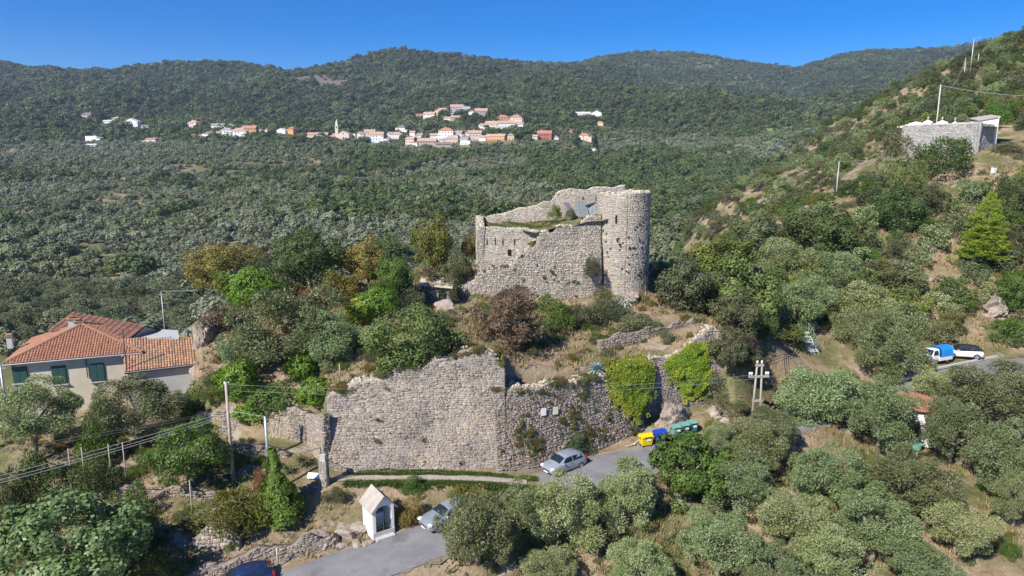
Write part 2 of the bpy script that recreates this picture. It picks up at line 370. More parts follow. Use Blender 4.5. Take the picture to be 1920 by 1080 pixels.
def grid_mesh(name, xs, ys, zf, mat):
    X, Y = np.meshgrid(xs, ys); Z = zf(X, Y); V = np.stack([X, Y, Z], -1).reshape(-1, 3)
    nx, ny = len(xs), len(ys); i = np.arange(nx*ny).reshape(ny, nx)
    Fq = np.stack([i[:-1, :-1], i[:-1, 1:], i[1:, 1:], i[1:, :-1]], -1).reshape(-1)
    return np_mesh(name, V, Fq, 4, mat, None, True)

def mat_ground():
    m, nt, N, L, b = _new('ground_soil')
    n1 = _noise(nt, .16, 7, .62); r1 = _ramp(nt, [(.10, .115, .042), (.17, .16, .075), (.30, .225, .145), (.38, .295, .20)], [.33, .43, .55, .67])
    L.new(n1.outputs['Fac'], r1.inputs['Fac'])
    n2 = _noise(nt, 1.6, 8, .7); r2 = _ramp(nt, [(.55, .52, .48), (1.0, 1, 1), (1.2, 1.18, 1.12)], [.3, .5, .72]); L.new(n2.outputs['Fac'], r2.inputs['Fac'])
    mx = N.new('ShaderNodeMix'); mx.data_type = 'RGBA'; mx.blend_type = 'MULTIPLY'; mx.inputs[0].default_value = .9
    L.new(r1.outputs['Color'], mx.inputs[6]); L.new(r2.outputs['Color'], mx.inputs[7])
    n3 = _noise(nt, .45, 6, .6); mr = N.new('ShaderNodeMapRange'); mr.inputs['From Min'].default_value = .58; mr.inputs['From Max'].default_value = .66
    L.new(n3.outputs['Fac'], mr.inputs['Value']); m2 = N.new('ShaderNodeMix'); m2.data_type = 'RGBA'
    L.new(mr.outputs['Result'], m2.inputs[0]); L.new(mx.outputs[2], m2.inputs[6]); m2.inputs[7].default_value = (.36, .31, .26, 1)
    L.new(m2.outputs[2], b.inputs['Base Color']); b.inputs['Roughness'].default_value = .95; b.inputs['Specular IOR Level'].default_value = .1
    bp = N.new('ShaderNodeBump'); bp.inputs['Strength'].default_value = .9; bp.inputs['Distance'].default_value = .25
    n4 = _noise(nt, 2.2, 9, .7); L.new(n4.outputs['Fac'], bp.inputs['Height']); L.new(bp.outputs['Normal'], b.inputs['Normal'])
    return m
mat_ground()
xs = np.concatenate([np.arange(-150, -52, 4), np.arange(-52, 26, .5), np.arange(26, 100, 1.0), np.arange(100, 300, 5)])
ys = np.concatenate([np.arange(14, 36, 2), np.arange(36, 84, .5), np.arange(84, 150, 1.3), np.arange(150, 420, 5)])
ground = link('ground', grid_mesh('ground', xs, ys, Hn, M['ground_soil'])); tag(ground, kind='structure')

def ribbon(name, L, half, mat, lift=.02, step=.7, crown=0.0, n=5, edge=.0, seed=1):
    L = np.array(L); t = np.concatenate([[0], np.cumsum(np.hypot(np.diff(L[:, 0]), np.diff(L[:, 1])))])
    s = np.arange(0, t[-1], step); c = np.stack([np.interp(s, t, L[:, k]) for k in range(3)], 1)
    for _ in range(6): c[1:-1] = (c[:-2]+2*c[1:-1]+c[2:])/4
    tan = np.gradient(c[:, :2], axis=0); tan /= np.linalg.norm(tan, axis=1)[:, None]; nn = np.stack([-tan[:, 1], tan[:, 0]], 1)
    q = np.linspace(-1, 1, n); V = []
    hl = half*(1+edge*(valnoise(s*.9, s*0+3, seed)-.5+.6*(valnoise(s*2.7, s*0+5, seed)-.5))); hr = half*(1+edge*(valnoise(s*.7, s*0+9, seed)-.5))
    for k in q:
        h = (hl if k < 0 else hr)*k
        V.append(np.column_stack([c[:, 0]+nn[:, 0]*h, c[:, 1]+nn[:, 1]*h, c[:, 2]+lift+crown*(1-k*k)]))
    V = np.stack(V, 1); ns = len(s); i = np.arange(ns*n).reshape(ns, n)
    Fq = np.stack([i[:-1, :-1], i[1:, :-1], i[1:, 1:], i[:-1, 1:]], -1).reshape(-1)
    me = np_mesh(name, V.reshape(-1, 3), Fq, 4, mat, None, True); return link(name, me)
tag(ribbon('road', ROAD, 2.35, M['asphalt'], .02, .7, .04, 5, .16), kind='structure')
tag(ribbon('road_verge', ROAD, 2.6, M['verge_dirt'], -.005, .7, .0, 5, .3, 11), kind='structure')
tag(ribbon('path', PATH, .42, M['gravel_path'], .03, .4, .02, 3, .5, 4), kind='structure')

# far side of the valley: surveyed columns of (distance, height in view)
COLS = {
 -500: [(150, 700), (200, 620), (270, 545), (360, 470), (500, 395), (680, 335), (840, 285), (1000, 248), (1250, 205), (1550, 165)],
 0: [(150, 690), (200, 612), (270, 540), (360, 468), (500, 395), (680, 330), (840, 284), (1000, 246), (1250, 205), (1550, 165)],
 300: [(150, 680), (200, 600), (270, 535), (360, 465), (500, 392), (680, 328), (840, 284), (1000, 246), (1250, 205), (1550, 165)],
 600: [(155, 640), (200, 560), (270, 500), (360, 440), (500, 380), (680, 322), (840, 282), (1000, 246), (1250, 208), (1550, 165)],
 850: [(160, 600), (210, 530), (280, 475), (370, 430), (520, 380), (690, 330), (850, 284), (1010, 240), (1250, 196), (1550, 150)],
 1050: [(170, 600), (230, 525), (310, 470), (420, 425), (560, 375), (720, 325), (860, 283), (1010, 238), (1280, 180), (1750, 128)],
 1250: [(200, 580), (260, 510), (350, 455), (470, 405), (620, 350), (800, 305), (900, 275), (1050, 240), (1400, 192), (1900, 200)],
 1500: [(260, 500), (340, 440), (450, 380), (580, 330), (740, 285), (920, 250), (1050, 232), (1250, 220), (1500, 222), (1850, 222)],
 1800: [(300, 420), (420, 350), (560, 300), (720, 260), (900, 225), (1100, 195), (1300, 170), (1500, 150), (1750, 140), (2000, 135)],
 2400: [(300, 420), (420, 350), (560, 300), (720, 250), (900, 210), (1100, 180), (1300, 150), (1500, 120), (1750, 90), (1950, 70)]}
SKY = [(-600, 120), (-300, 105), (-100, 108), (0, 113), (60, 123), (130, 129), (200, 131), (250, 124), (330, 115), (400, 113), (450, 114), (500, 124), (560, 132), (600, 124), (650, 114),
       (690, 100), (720, 92), (750, 90), (800, 95), (850, 103), (930, 110), (1000, 116), (1080, 117), (1130, 104), (1190, 94), (1250, 95), (1320, 100), (1400, 114), (1450, 121), (1490, 126), (1530, 115),
       (1580, 100), (1620, 93), (1700, 91), (1780, 88), (1850, 75), (1920, 68), (2100, 60), (2500, 70)]
ck = sorted(COLS); NK = 10
kc = np.zeros((NK, len(ck))); kY = np.zeros((NK, len(ck))); kz = np.zeros((NK, len(ck)))
for j, px in enumerate(ck):
    for k, (Y, py) in enumerate(COLS[px]):
        p = P(px, py, Y); kc[k, j] = p[0]/p[1]; kY[k, j] = Y; kz[k, j] = p[2]
sc_, sY, sz_ = [], [], []
for px, py in SKY:
    Y = float(np.interp(px, [-600, 900, 1040, 1130, 1480, 1600, 2500], [1900, 1950, 2350, 2900, 2900, 2700, 2600])); p = P(px, py+3, Y)
    sc_.append(p[0]/p[1]); sY.append(Y); sz_.append(p[2])
def Hf(x, y, noise=True):
    x = np.asarray(x, float); y = np.asarray(y, float); c = x/y
    Yk = [np.interp(c, kc[k], kY[k]) for k in range(NK)]; Zk = [np.interp(c, kc[k], kz[k]) for k in range(NK)]
    ys_ = np.interp(c, sc_, sY); zs_ = np.interp(c, sc_, sz_)
    Yk += [ys_, ys_*1.5]; Zk += [zs_, zs_-420]
    Yk = [Yk[0]*.5] + Yk; Zk = [Zk[0]-25] + Zk
    z = Zk[0]+0*y
    for k in range(len(Yk)-1):
        t = np.clip((y-Yk[k])/(Yk[k+1]-Yk[k]), 0, 1); z = np.where(y >= Yk[k], Zk[k]+t*(Zk[k+1]-Zk[k]), z)
    if noise:
        edge = np.clip(np.abs(y-ys_)/300, 0, 1)
        a = sstep(950, 1300, y)*edge
        z = z + a*(fbm(x/260, y/420, 21, 4)*95 - np.abs(fbm(x/170, y/600, 31, 3))*70 + 12) + (1-sstep(900, 1100, y))*fbm(x/60, y/60, 41, 3)*6 + sstep(260, 420, y)*(1-sstep(1000, 1250, y))*fbm(x/190, y/240, 45, 2)*26
        z = np.where((y < ys_) & (y > 900), np.minimum(z, CZ+(zs_-CZ)*(y/ys_)-6-14*np.clip((ys_-y)/600, 0, 1)), z)
        terr = sstep(180, 260, y)*(1-sstep(800, 950, y)); z = z + terr*np.sin(z*1.6)*.35
    return z
def mat_hills():
    m, nt, N, L, b = _new('hill_ground')
    n1 = _noise(nt, .012, 9, .65); r1 = _ramp(nt, [(.10, .11, .048), (.15, .145, .065), (.27, .22, .13), (.35, .275, .17)], [.36, .47, .57, .70]); L.new(n1.outputs['Fac'], r1.inputs['Fac'])
    r2 = _ramp(nt, [(.065, .082, .032), (.10, .115, .045), (.16, .145, .075)], [.35, .55, .72]); n2 = _noise(nt, .01, 8, .6); L.new(n2.outputs['Fac'], r2.inputs['Fac'])
    g = N.new('ShaderNodeNewGeometry'); sp = N.new('ShaderNodeSeparateXYZ'); L.new(g.outputs['Position'], sp.inputs[0])
    mr = N.new('ShaderNodeMapRange'); mr.inputs['From Min'].default_value = 800; mr.inputs['From Max'].default_value = 1050; L.new(sp.outputs['Y'], mr.inputs['Value'])
    mx = N.new('ShaderNodeMix'); mx.data_type = 'RGBA'; L.new(mr.outputs['Result'], mx.inputs[0]); L.new(r1.outputs['Color'], mx.inputs[6]); L.new(r2.outputs['Color'], mx.inputs[7])
    out = mx.outputs[2]
    for (cx, cyy, rad, colr) in BARE:                 # burnt and quarried clearings
        vs = N.new('ShaderNodeVectorMath'); vs.operation = 'DISTANCE'; cb = N.new('ShaderNodeCombineXYZ'); L.new(sp.outputs['X'], cb.inputs[0]); L.new(sp.outputs['Y'], cb.inputs[1])
        L.new(cb.outputs[0], vs.inputs[0]); vs.inputs[1].default_value = (cx, cyy, 0)
        nn = _noise(nt, .03, 5); ad = N.new('ShaderNodeMath'); ad.operation = 'MULTIPLY_ADD'; ad.inputs[1].default_value = rad*1.2; ad.inputs[2].default_value = -rad*.6
        L.new(nn.outputs['Fac'], ad.inputs[0]); a2 = N.new('ShaderNodeMath'); L.new(vs.outputs['Value'], a2.inputs[0]); L.new(ad.outputs[0], a2.inputs[1])
        m3 = N.new('ShaderNodeMapRange'); m3.inputs['From Min'].default_value = rad; m3.inputs['From Max'].default_value = rad*.8; L.new(a2.outputs[0], m3.inputs['Value'])
        m4 = N.new('ShaderNodeMix'); m4.data_type = 'RGBA'; L.new(m3.outputs['Result'], m4.inputs[0]); L.new(out, m4.inputs[6]); m4.inputs[7].default_value = (*colr, 1); out = m4.outputs[2]
    L.new(out, b.inputs['Base Color']); b.inputs['Roughness'].default_value = .95; b.inputs['Specular IOR Level'].default_value = .05
    return m
def far_hit(px, py):                                  # where a sight line meets the far hills
    d = ray(px, py); Ys = np.arange(230, 3100, 2.0); X = d[0]/d[1]*Ys; Z = CZ+d[2]/d[1]*Ys
    below = Z < Hf(X, Ys); k = int(np.argmax(below)) if below.any() else len(Ys)-1
    return np.array([X[k], Ys[k], Z[k]])
BARE = []
for (px, py, rad, c) in ((600, 150, 85, (.17, .14, .108)), (1195, 104, 120, (.20, .165, .125)), (1290, 128, 190, (.15, .135, .085)), (1400, 150, 120, (.16, .14, .095)), (545, 134, 40, (.33, .26, .17)), (1478, 243, 42, (.17, .24, .075)), (1440, 268, 26, (.15, .20, .075))):
    p = far_hit(px, py); BARE.append((p[0], p[1], rad, c))
mat_hills()
cs = np.concatenate([np.linspace(-1.35, -.82, 14), np.linspace(-.81, .81, 260), np.linspace(.82, 1.35, 14)])
yy = np.concatenate([np.arange(110, 400, 6), np.arange(400, 1000, 9), np.arange(1000, 3400, 20)])
Cg, Yg = np.meshgrid(cs, yy); Xg = Cg*Yg; Zg = np.maximum(Hf(Xg, Yg), -129)
i = np.arange(Cg.size).reshape(Cg.shape)
Fq = np.stack([i[:-1, :-1], i[:-1, 1:], i[1:, 1:], i[1:, :-1]], -1).reshape(-1)
hills = link('hills', np_mesh('hills', np.stack([Xg, Yg, Zg], -1).reshape(-1, 3), Fq, 4, M['hill_ground'], None, True)); tag(hills, kind='structure')
# the country behind and beside the viewpoint
land = link('terrain', quads('terrain', [[(-3190, -590, -131), (3190, -590, -131), (3190, 3590, -131), (-3190, 3590, -131)]], M['hill_ground'])); tag(land, kind='structure')
# ------------------------------------------------------------------ masonry
def masonry(pos, ulen, top, bottom=None, ch=.135, sl=.25, seed=1, skip=.006, depth=(.012, .05), holes=(), wave=.10):
    """individual stones laid in uneven courses; pos(u,v,d)->xyz arrays. returns (verts, quads, rnd)"""
    r = np.random.RandomState(seed); rect = []
    vmax = float(np.max(top(np.linspace(0, ulen, 200)))); v = -.15
    while v < vmax+wave:
        h = ch*r.uniform(.5, 1.9); u = -sl*r.rand()
        while u < ulen:
            l = sl*(r.uniform(.35, 1.5) if r.rand() < .8 else r.uniform(1.4, 2.8))
            if h > ch*1.1 and r.rand() < .55: rect += [(u, u+l, v, v+h*.5), (u, u+l, v+h*.5, v+h)]
            else: rect.append((u, u+l, v, v+h))
            u += l
        v += h
    R = np.array(rect); R[:, :2] = np.clip(R[:, :2], 0, ulen); uc = (R[:, 0]+R[:, 1])/2; vc = (R[:, 2]+R[:, 3])/2
    ok = (R[:, 1]-R[:, 0] > .05) & (vc < top(uc)+.04) & (r.rand(len(R)) > skip)
    if bottom is not None: ok &= vc > bottom(uc)
    for hu, hv, hr in holes: ok &= ~((np.abs(uc-hu) < hr) & (np.abs(vc-hv) < hr))
    R = R[ok]; n = len(R); j = lambda s: r.uniform(-s, s, n)
    d = r.uniform(depth[0], depth[1], n); g = .007; b = .022
    wv = lambda u, v: v+wave*(valnoise(u*.55+seed, v*.35, seed)-.5)*2
    out = []
    for iu, iv, su, sv in ((0, 2, 1, 1), (1, 2, -1, 1), (1, 3, -1, -1), (0, 3, 1, -1)):
        u = R[:, iu]+su*g+j(.012); v = R[:, iv]+sv*g+j(.012); out.append((u, wv(u, v), np.zeros(n)-.02))
    for iu, iv, su, sv in ((0, 2, 1, 1), (1, 2, -1, 1), (1, 3, -1, -1), (0, 3, 1, -1)):
        u = R[:, iu]+su*(g+b)+j(.022); v = R[:, iv]+sv*(g+b*.8)+j(.016); out.append((u, wv(u, v), d+j(.02)))
    V = np.stack([pos(*o) for o in out], 1).reshape(-1, 3)
    base = (np.arange(n)*8)[:, None]
    Fq = np.concatenate([base+np.array(q) for q in ((4, 5, 6, 7), (0, 1, 5, 4), (1, 2, 6, 5), (2, 3, 7, 6), (3, 0, 4, 7))], 1).reshape(-1)
    return V, Fq, np.repeat(r.rand(n), 5)
def wall_core(pos, ulen, top, thick, nu=24, nv=14):
    u = np.linspace(0, ulen, nu); t = top(u); o = np.zeros(nu); rows = []
    for k in range(nv+1): rows.append(pos(u, -.6+(t+.6)*k/nv, o))
    for k in range(nv, -1, -1): rows.append(pos(u, -.6+(t+.6)*k/nv, o-thick))
    V = np.concatenate(rows); k = np.arange(nu-1); f = []; m = len(rows)
    for a in range(m-1): f.append(np.stack([a*nu+k, a*nu+k+1, (a+1)*nu+k+1, (a+1)*nu+k], 1))
    for a in range(nv): f.append(np.array([[a*nu, (a+1)*nu, (m-2-a)*nu, (m-1-a)*nu], [a*nu+nu-1, (m-1-a)*nu+nu-1, (m-2-a)*nu+nu-1, (a+1)*nu+nu-1]]))
    return V, np.concatenate(f)
def stone_wall(parent, pos, ulen, top, thick=.6, stone='stone_wall', core='stone_core', nu=24, both=False, capmat=None, corename='core', mname='masonry', ends=True, **kw):
    V, f = wall_core(pos, ulen, top, thick, max(nu, int(ulen*2.5)))
    link(corename, np_mesh(corename, V, f, 4, M[core]), parent)
    sheets = [masonry(pos, ulen, top, None, **kw)]; k2 = dict(kw); k2.pop('holes', None); s0 = kw.get('seed', 1)
    if both: k2['seed'] = s0+50; sheets.append(masonry(lambda u, v, d: pos(ulen-u, v, -thick-d), ulen, lambda u: top(ulen-u), None, **k2))
    if ends:
        k2['seed'] = s0+60; tr = float(top(np.array([ulen]))[0]); sheets.append(masonry(lambda u, v, d: pos(ulen+d, v, -u), thick, lambda u: tr+0*u, None, **k2))
        k2['seed'] = s0+70; tl = float(top(np.array([0.0]))[0]); sheets.append(masonry(lambda u, v, d: pos(-d, v, u-thick), thick, lambda u: tl+0*u, None, **k2))
    off = 0; Vs = []; Fs = []; Rs = []
    for a, b_, c in sheets: Vs.append(a); Fs.append(b_+off); Rs.append(c); off += len(a)
    tag(link(mname, np_mesh(mname, np.concatenate(Vs), np.concatenate(Fs), 4, M[stone], np.concatenate(Rs)), parent), kind='stuff')
    if capmat:                                        # loose stones and earth along the wall head
        r = np.random.RandomState(s0+9); mb = MB()
        for q in np.arange(.15, ulen-.1, .11):
            p = pos(np.array([q]), top(np.array([q])), np.array([-thick*r.uniform(.05, .95)]))[0]; s = r.uniform(.09, .2)
            mb.box(p+np.array([0, 0, .02]), (s*1.6, s*1.3, s), r.rand()*3, .7)
        tag(mb.build('wall_head', M[capmat], parent), kind='stuff')
def flat(a, b, batter=0.0, bulge=.22):
    a = np.array(a, float); b = np.array(b, float); d = b[:2]-a[:2]; ln = float(np.hypot(*d)); e = d/ln; nrm = np.array([e[1], -e[0]])   # faces the right of a->b
    def pos(u, v, dd):
        t = u/ln; z0 = a[2]+(b[2]-a[2])*t
        bu = bulge*((valnoise(u*.45+a[0]+50, v*.5+9, 3)-.5)+.5*(valnoise(u*1.4+a[0]+50, v*1.3+9, 5)-.5)); x = a[0]+e[0]*u+nrm[0]*(dd+bu-batter*v); y = a[1]+e[1]*u+nrm[1]*(dd+bu-batter*v)
        return np.stack([x, y, z0+v], -1)
    return pos, ln
def flatpoly(pts, batter):
    A = np.array(pts, float); sg = np.hypot(np.diff(A[:, 0]), np.diff(A[:, 1])); U = np.concatenate([[0], np.cumsum(sg)]); e = np.diff(A[:, :2], axis=0)/sg[:, None]
    nv = np.stack([e[:, 1], -e[:, 0]], 1); nn = np.vstack([nv[:1], (nv[1:]+nv[:-1])/2, nv[-1:]])
    def pos(u, v, d):
        uc = np.clip(u, 0, U[-1]); x, y, z = [np.interp(uc, U, A[:, k]) for k in range(3)]; nx, ny = np.interp(uc, U, nn[:, 0]), np.interp(uc, U, nn[:, 1]); ex = u-uc
        return np.stack([x+nx*(d-batter*v)-ny*ex, y+ny*(d-batter*v)+nx*ex, z+v], -1)
    return pos, float(U[-1])
def prof(pts):
    p = np.array(pts, float); return lambda u: np.interp(u, p[:, 0], p[:, 1])
def jag(f, amp=.25, fr=.9, seed=3): return lambda u: f(u)+amp*(valnoise(u*fr, u*0+seed, seed)-.5)*2

# --- great retaining wall
t = thing('bastion_wall', 'tall weathered stone bastion wall with a corner behind the grassy path', 'wall', (-14.8, 52.5, 5.0))
def put(o, parent): return o
def rel(parent, pos):                                 # world -> local of an unrotated empty
    L = np.array(parent.location); return lambda u, v, d: pos(u, v, d)-L
pos, ln = flat((-15.0, 52.6, 4.9), (-.5, 53.4, 5.1), .22)
stone_wall(t, rel(t, pos), ln, jag(prof([(0, 6.0), (1, 6.6), (3.5, 7.4), (7, 8.2), (10.5, 9.0), (12.2, 9.3), (13.4, 9.1), (14.1, 8.5), (14.5, 7.8)]), .3), 1.6, 'stone_wall', 'mortar_pale', 40, False, 'wall_top', seed=11, holes=((12.9, 2.6, .2), (9.4, 8.6, .18), (5.3, 6.2, .15)))
pos, ln = flat((-.85, 55.5, 5.1), (-.45, 58.7, 5.1), .04)
stone_wall(t, rel(t, pos), ln, jag(prof([(0, 7.9), (1.5, 8.2), (3.2, 7.6)])), 1.2, 'stone_wall', 'stone_core', 20, False, None, 'return_core', 'return_masonry', seed=12)
t = thing('retaining_wall', 'lower rough stone retaining wall with dry weeds and two notice boards', 'wall', (0, 54, 5.1))
pos, ln = flatpoly([(-1.2, 53.25, 5.0), (1.75, 54.0, 5.05), (4.5, 55.4, 5.1), (8, 57.5, 5.15), (12.2, 60.1, 5.2)], .24)
RW_pos, RW_ln = pos, ln
stone_wall(t, rel(t, pos), ln, jag(prof([(0, 6.3), (3, 6.2), (7, 6.0), (10, 5.8), (14.4, 5.6)]), .3), 1.4, 'stone_rubble', 'stone_core', 40, False, 'wall_top', seed=13, skip=.03, depth=(.01, .09))
t = thing('vine_wall', 'ruined stone wall end standing right of the yellow green vines', 'wall', (16, 63, 6))
pos, ln = flat((11.6, 61.6, 6.6), (20.9, 65.6, 6.9), .10)
VW_pos, VW_ln = pos, ln
stone_wall(t, rel(t, pos), ln, jag(prof([(0, 4.6), (3, 4.9), (5.5, 5.2), (7, 6.2), (8.4, 6.9), (10.1, 6.6)]), .3), 1.2, 'stone_wall', 'stone_core', 30, False, 'wall_top', seed=14)
pos, ln = flat((20.9, 65.6, 6.9), (21.6, 70, 7.6), .05)
stone_wall(t, rel(t, pos), ln, jag(prof([(0, 6.6), (2, 6.3), (4.5, 5.2)]), .3), 1.0, 'stone_wall', 'stone_core', 16, False, None, 'return_core', 'return_masonry', seed=15)

# --- castle
castle = thing('castle_ruin', 'ruined stone castle with round tower and broken curtain walls on the hilltop', 'castle', (6, 82, 14))
TC = np.array([13.35, 83.3])
def tower_pos(u, v, d):
    a = u/3.15; r = 3.15+d+np.clip(2.2-v, 0, 3)*.07+.05*np.sin(a*3+v*.7)+.10*(valnoise(a*2.6+9, v*.55, 12)-.5)+.05*(valnoise(a*7+9, v*1.6, 14)-.5)
    return np.stack([TC[0]+r*np.sin(a), TC[1]-r*np.cos(a), 13.6+v], -1)
ulen = 2*math.pi*3.15
ttop = lambda u: 12.5+.22*(valnoise(u*1.3, u*0+2, 5)-.5)+.16*(valnoise(u*4, u*0+2, 7)-.5)+.12*np.sin(u/3.15)
hr = np.random.RandomState(4)
holes = [((u_ % (2*math.pi))*3.15, v_, .13) for u_, v_ in zip(hr.uniform(-1.2, 1.2, 46), hr.uniform(2.5, 9.8, 46))]
stone_wall(castle, rel(castle, tower_pos), ulen, ttop, 1.3, 'stone_castle', 'mortar_pale', 60, False, None, 'tower_core', 'tower_masonry', False, seed=21, holes=holes)
PUT = MB().box((0, 0, 0), (.19, .2, .19)).mesh('putlog_shade', M['recess_shade'])  # solid block, its near-black colour painted as the shade of a putlog hole
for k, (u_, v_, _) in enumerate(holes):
    p = tower_pos(np.array([u_]), np.array([v_]), np.array([-.03]))[0]-np.array(castle.location); o = link('putlog_shade', PUT, castle, tuple(p)); o.rotation_euler = (0, 0, u_/3.15); o.scale = (.7+.5*((k*7) % 5)/5, 1, .7+.6*((k*3) % 5)/5)
mb = MB()                                             # earth and rubble fill in the tower head
ring = [(TC[0]-6+2.2*math.sin(a)-.0, TC[1]-82-2.2*math.cos(a), 11.6+.15*math.sin(a*3)) for a in np.linspace(0, 2*math.pi, 25)[:-1]]
mb.add([(x+0, y, z) for x, y, z in ring]+[(TC[0]-6, TC[1]-82, 11.9)], [(k, (k+1) % 24, 24) for k in range(24)]); mb.build('tower_floor', M['wall_top'], castle)
mb = MB()
for k in range(70):                                   # stones along the tower rim
    a = k/70*2*math.pi; rr = 3.15-rnd.uniform(.15, .95); z = 13.6+float(ttop(np.array([a*3.15]))[0])-14
    s = rnd.uniform(.14, .30); mb.box((TC[0]-6+rr*math.sin(a), TC[1]-82-rr*math.cos(a), z+.05), (s*1.5, s*1.2, s*.8), a+rnd.uniform(-.3, .3), .75)
tag(mb.build('tower_rim', M['wall_top'], castle), kind='stuff')
for a, v, hh in ((-.42, 9.6, .9), (-.35, 7.2, .35), (.1, 6.3, .3)):
    r0 = 3.17; MB().box((TC[0]-6+r0*math.sin(a), TC[1]-82-r0*math.cos(a), 13.6+v-14), (.16, .22, hh), a).build('loop_window', M['recess_shade'], castle)  # near-black block on the face, painted as the shade in a loop
# upper left wall (paler)
pos, ln = flat((-4.3, 82.2, 15.5), (4.2, 81.2, 15.5), .055)
holes = [(u_, 4.9, .1) for u_ in (1.3, 2.3, 3.2, 4.6, 5.6)] + [(4.0, 3.6, .32)]
stone_wall(castle, rel(castle, pos), ln, jag(prof([(0, 6.55), (3, 6.5), (6, 6.4), (8.5, 6.0)]), .08), 1.0, 'stone_castle', 'mortar_pale', 24, False, 'wall_top', 'wall_core', 'wall_masonry', seed=22, holes=holes)
for u_ in (1.3, 2.3, 3.2, 4.6):                        # near-black blocks, painted shade of vertical putlog slits and a window
    p = pos(np.array([u_]), np.array([4.9]), np.array([.0]))[0]-np.array(castle.location); MB().box(p, (.09, .2, .75), -.12).build('wall_slit', M['recess_shade'], castle)
p = pos(np.array([4.0]), np.array([3.6]), np.array([-.02]))[0]-np.array(castle.location); MB().box(p, (.42, .24, .75), -.12).build('window_opening', M['recess_shade'], castle)
# rough front wall, nearer, ragged head sloping down to the left
SC_A, SC_B, SC_PR = (-9.7, 78.3, 12.6), (10.6, 80.6, 12.8), [(0, .6), (1.2, 1.3), (2.5, 1.5), (3.8, 2.5), (5.1, 3.6), (6.5, 4.5), (8.0, 4.9), (9.5, 5.1), (10.1, 5.7), (11.1, 6.3), (11.8, 7.4), (12.9, 7.8), (13.4, 8.7), (14.4, 8.8), (15.5, 9.5), (17.8, 9.7), (18.7, 10.3), (20.4, 10.7)]
pos, ln = flat(SC_A, SC_B, .09)
stone_wall(castle, rel(castle, pos), ln, jag(prof(SC_PR), .38, 1.3), 1.2, 'stone_castle', 'stone_core', 50, False, 'wall_top', 'scarp_core', 'scarp_masonry', seed=23, skip=.02, depth=(.01, .08))
# left side wall and rear wall
pos, ln = flat((-4.9, 92.5, 16), (-4.3, 82.2, 16), .03)
stone_wall(castle, rel(castle, pos), ln, jag(prof([(0, 6.6), (5, 6.4), (10.3, 6.1)]), .1), .9, 'stone_castle', 'stone_core', 16, True, 'wall_top', 'side_core', 'side_masonry', seed=24)
pos, ln = flat((-4.7, 92.3, 16), (14.5, 90.0, 16), .0)
stone_wall(castle, rel(castle, pos), ln, jag(prof([(0, 6.3), (2.2, 6.6), (5, 7.4), (7.5, 8.0), (9.8, 8.6), (10.6, 9.6), (12.3, 10.2), (14, 10.1), (16, 10.4), (19.3, 10.6)]), .15), 1.0, 'stone_castle', 'mortar_pale', 40, False, 'wall_top', 'rear_core', 'rear_masonry', seed=25, holes=((10.7, 8.5, .15), (11.6, 8.9, .15), (12.4, 9.2, .15), (9.9, 7.6, .15)))
pos, ln = flat((16.4, 84.5, 16), (14.3, 90.3, 16), .0)
stone_wall(castle, rel(castle, pos), ln, jag(prof([(0, 10.2), (6.2, 10.3)]), .15), 1.0, 'stone_castle', 'stone_core', 10, False, None, 'east_core', 'east_masonry', seed=26)
mb = MB()                                             # terrace floor inside, rising to the tower
g = []
for iy, t_ in enumerate(np.linspace(0, 1, 10)):
    for ix, x_ in enumerate(np.linspace(-4.2, 12.5, 18)):
        f0 = 82.4 if x_ < 1.2 else 80.9; y_ = f0+(91.6-f0)*t_
        z_ = 21.85+.12*math.sin(x_*1.7+y_)+ (0 if x_ < 3 else (x_-3)*.19)-.02*(91-y_)
        g.append((x_-6, y_-82, z_-14))
mb.add(g, [(a*18+b, a*18+b+1, a*18+18+b+1, a*18+18+b) for a in range(9) for b in range(17)]); mb.build('terrace_floor', M['ground_soil'], castle, True)
for k, (x_, y_, w_, rz_, tl) in enumerate(((8.0, 85.5, 1.5, .3, 1.0), (9.2, 86.1, 1.3, -.2, 1.2), (7.0, 86.8, 1.2, .9, .9))):   # fallen roof sheets
    mb = MB(); Mx = Matrix.Rotation(rz_, 3, 'Z') @ Matrix.Rotation(tl, 3, 'X')
    for q in range(6): mb.box((x_-6+.0, y_-82, 24.0-14-k*.1), (w_/6*.8, 2.2, .03), 0, 1, None, Mx @ Matrix.Translation((0, 0, 0)).to_3x3()) if q == 0 else mb.box(tuple(Vector((x_-6, y_-82, 24.0-14-k*.1)) + Mx @ Vector((q*w_/6, 0, .04*(q % 2)))), (w_/6, 2.2, .03), 0, 1, None, Mx)
    mb.build('fallen_sheet', M['old_sheet'], castle)
mb = MB(); mb.box((10.4-6, 87.2-82, 11.15), (3.6, 2.2, .14), .35, 1, None, Matrix.Rotation(.25, 3, 'Z') @ Matrix.Rotation(-.25, 3, 'Y') @ Matrix.Rotation(.25, 3, 'X')); mb.build('roof_slab', M['stone_core'], castle)
MB().box((10.4-6, 86.3-82, 10.2), (.16, .16, 2.6), .2).build('timber_post', M['dark_timber'], castle); MB().box((8.9-6, 87.5-82, 10.2), (.14, .14, 2.4), .6).build('timber_post', M['dark_timber'], castle)

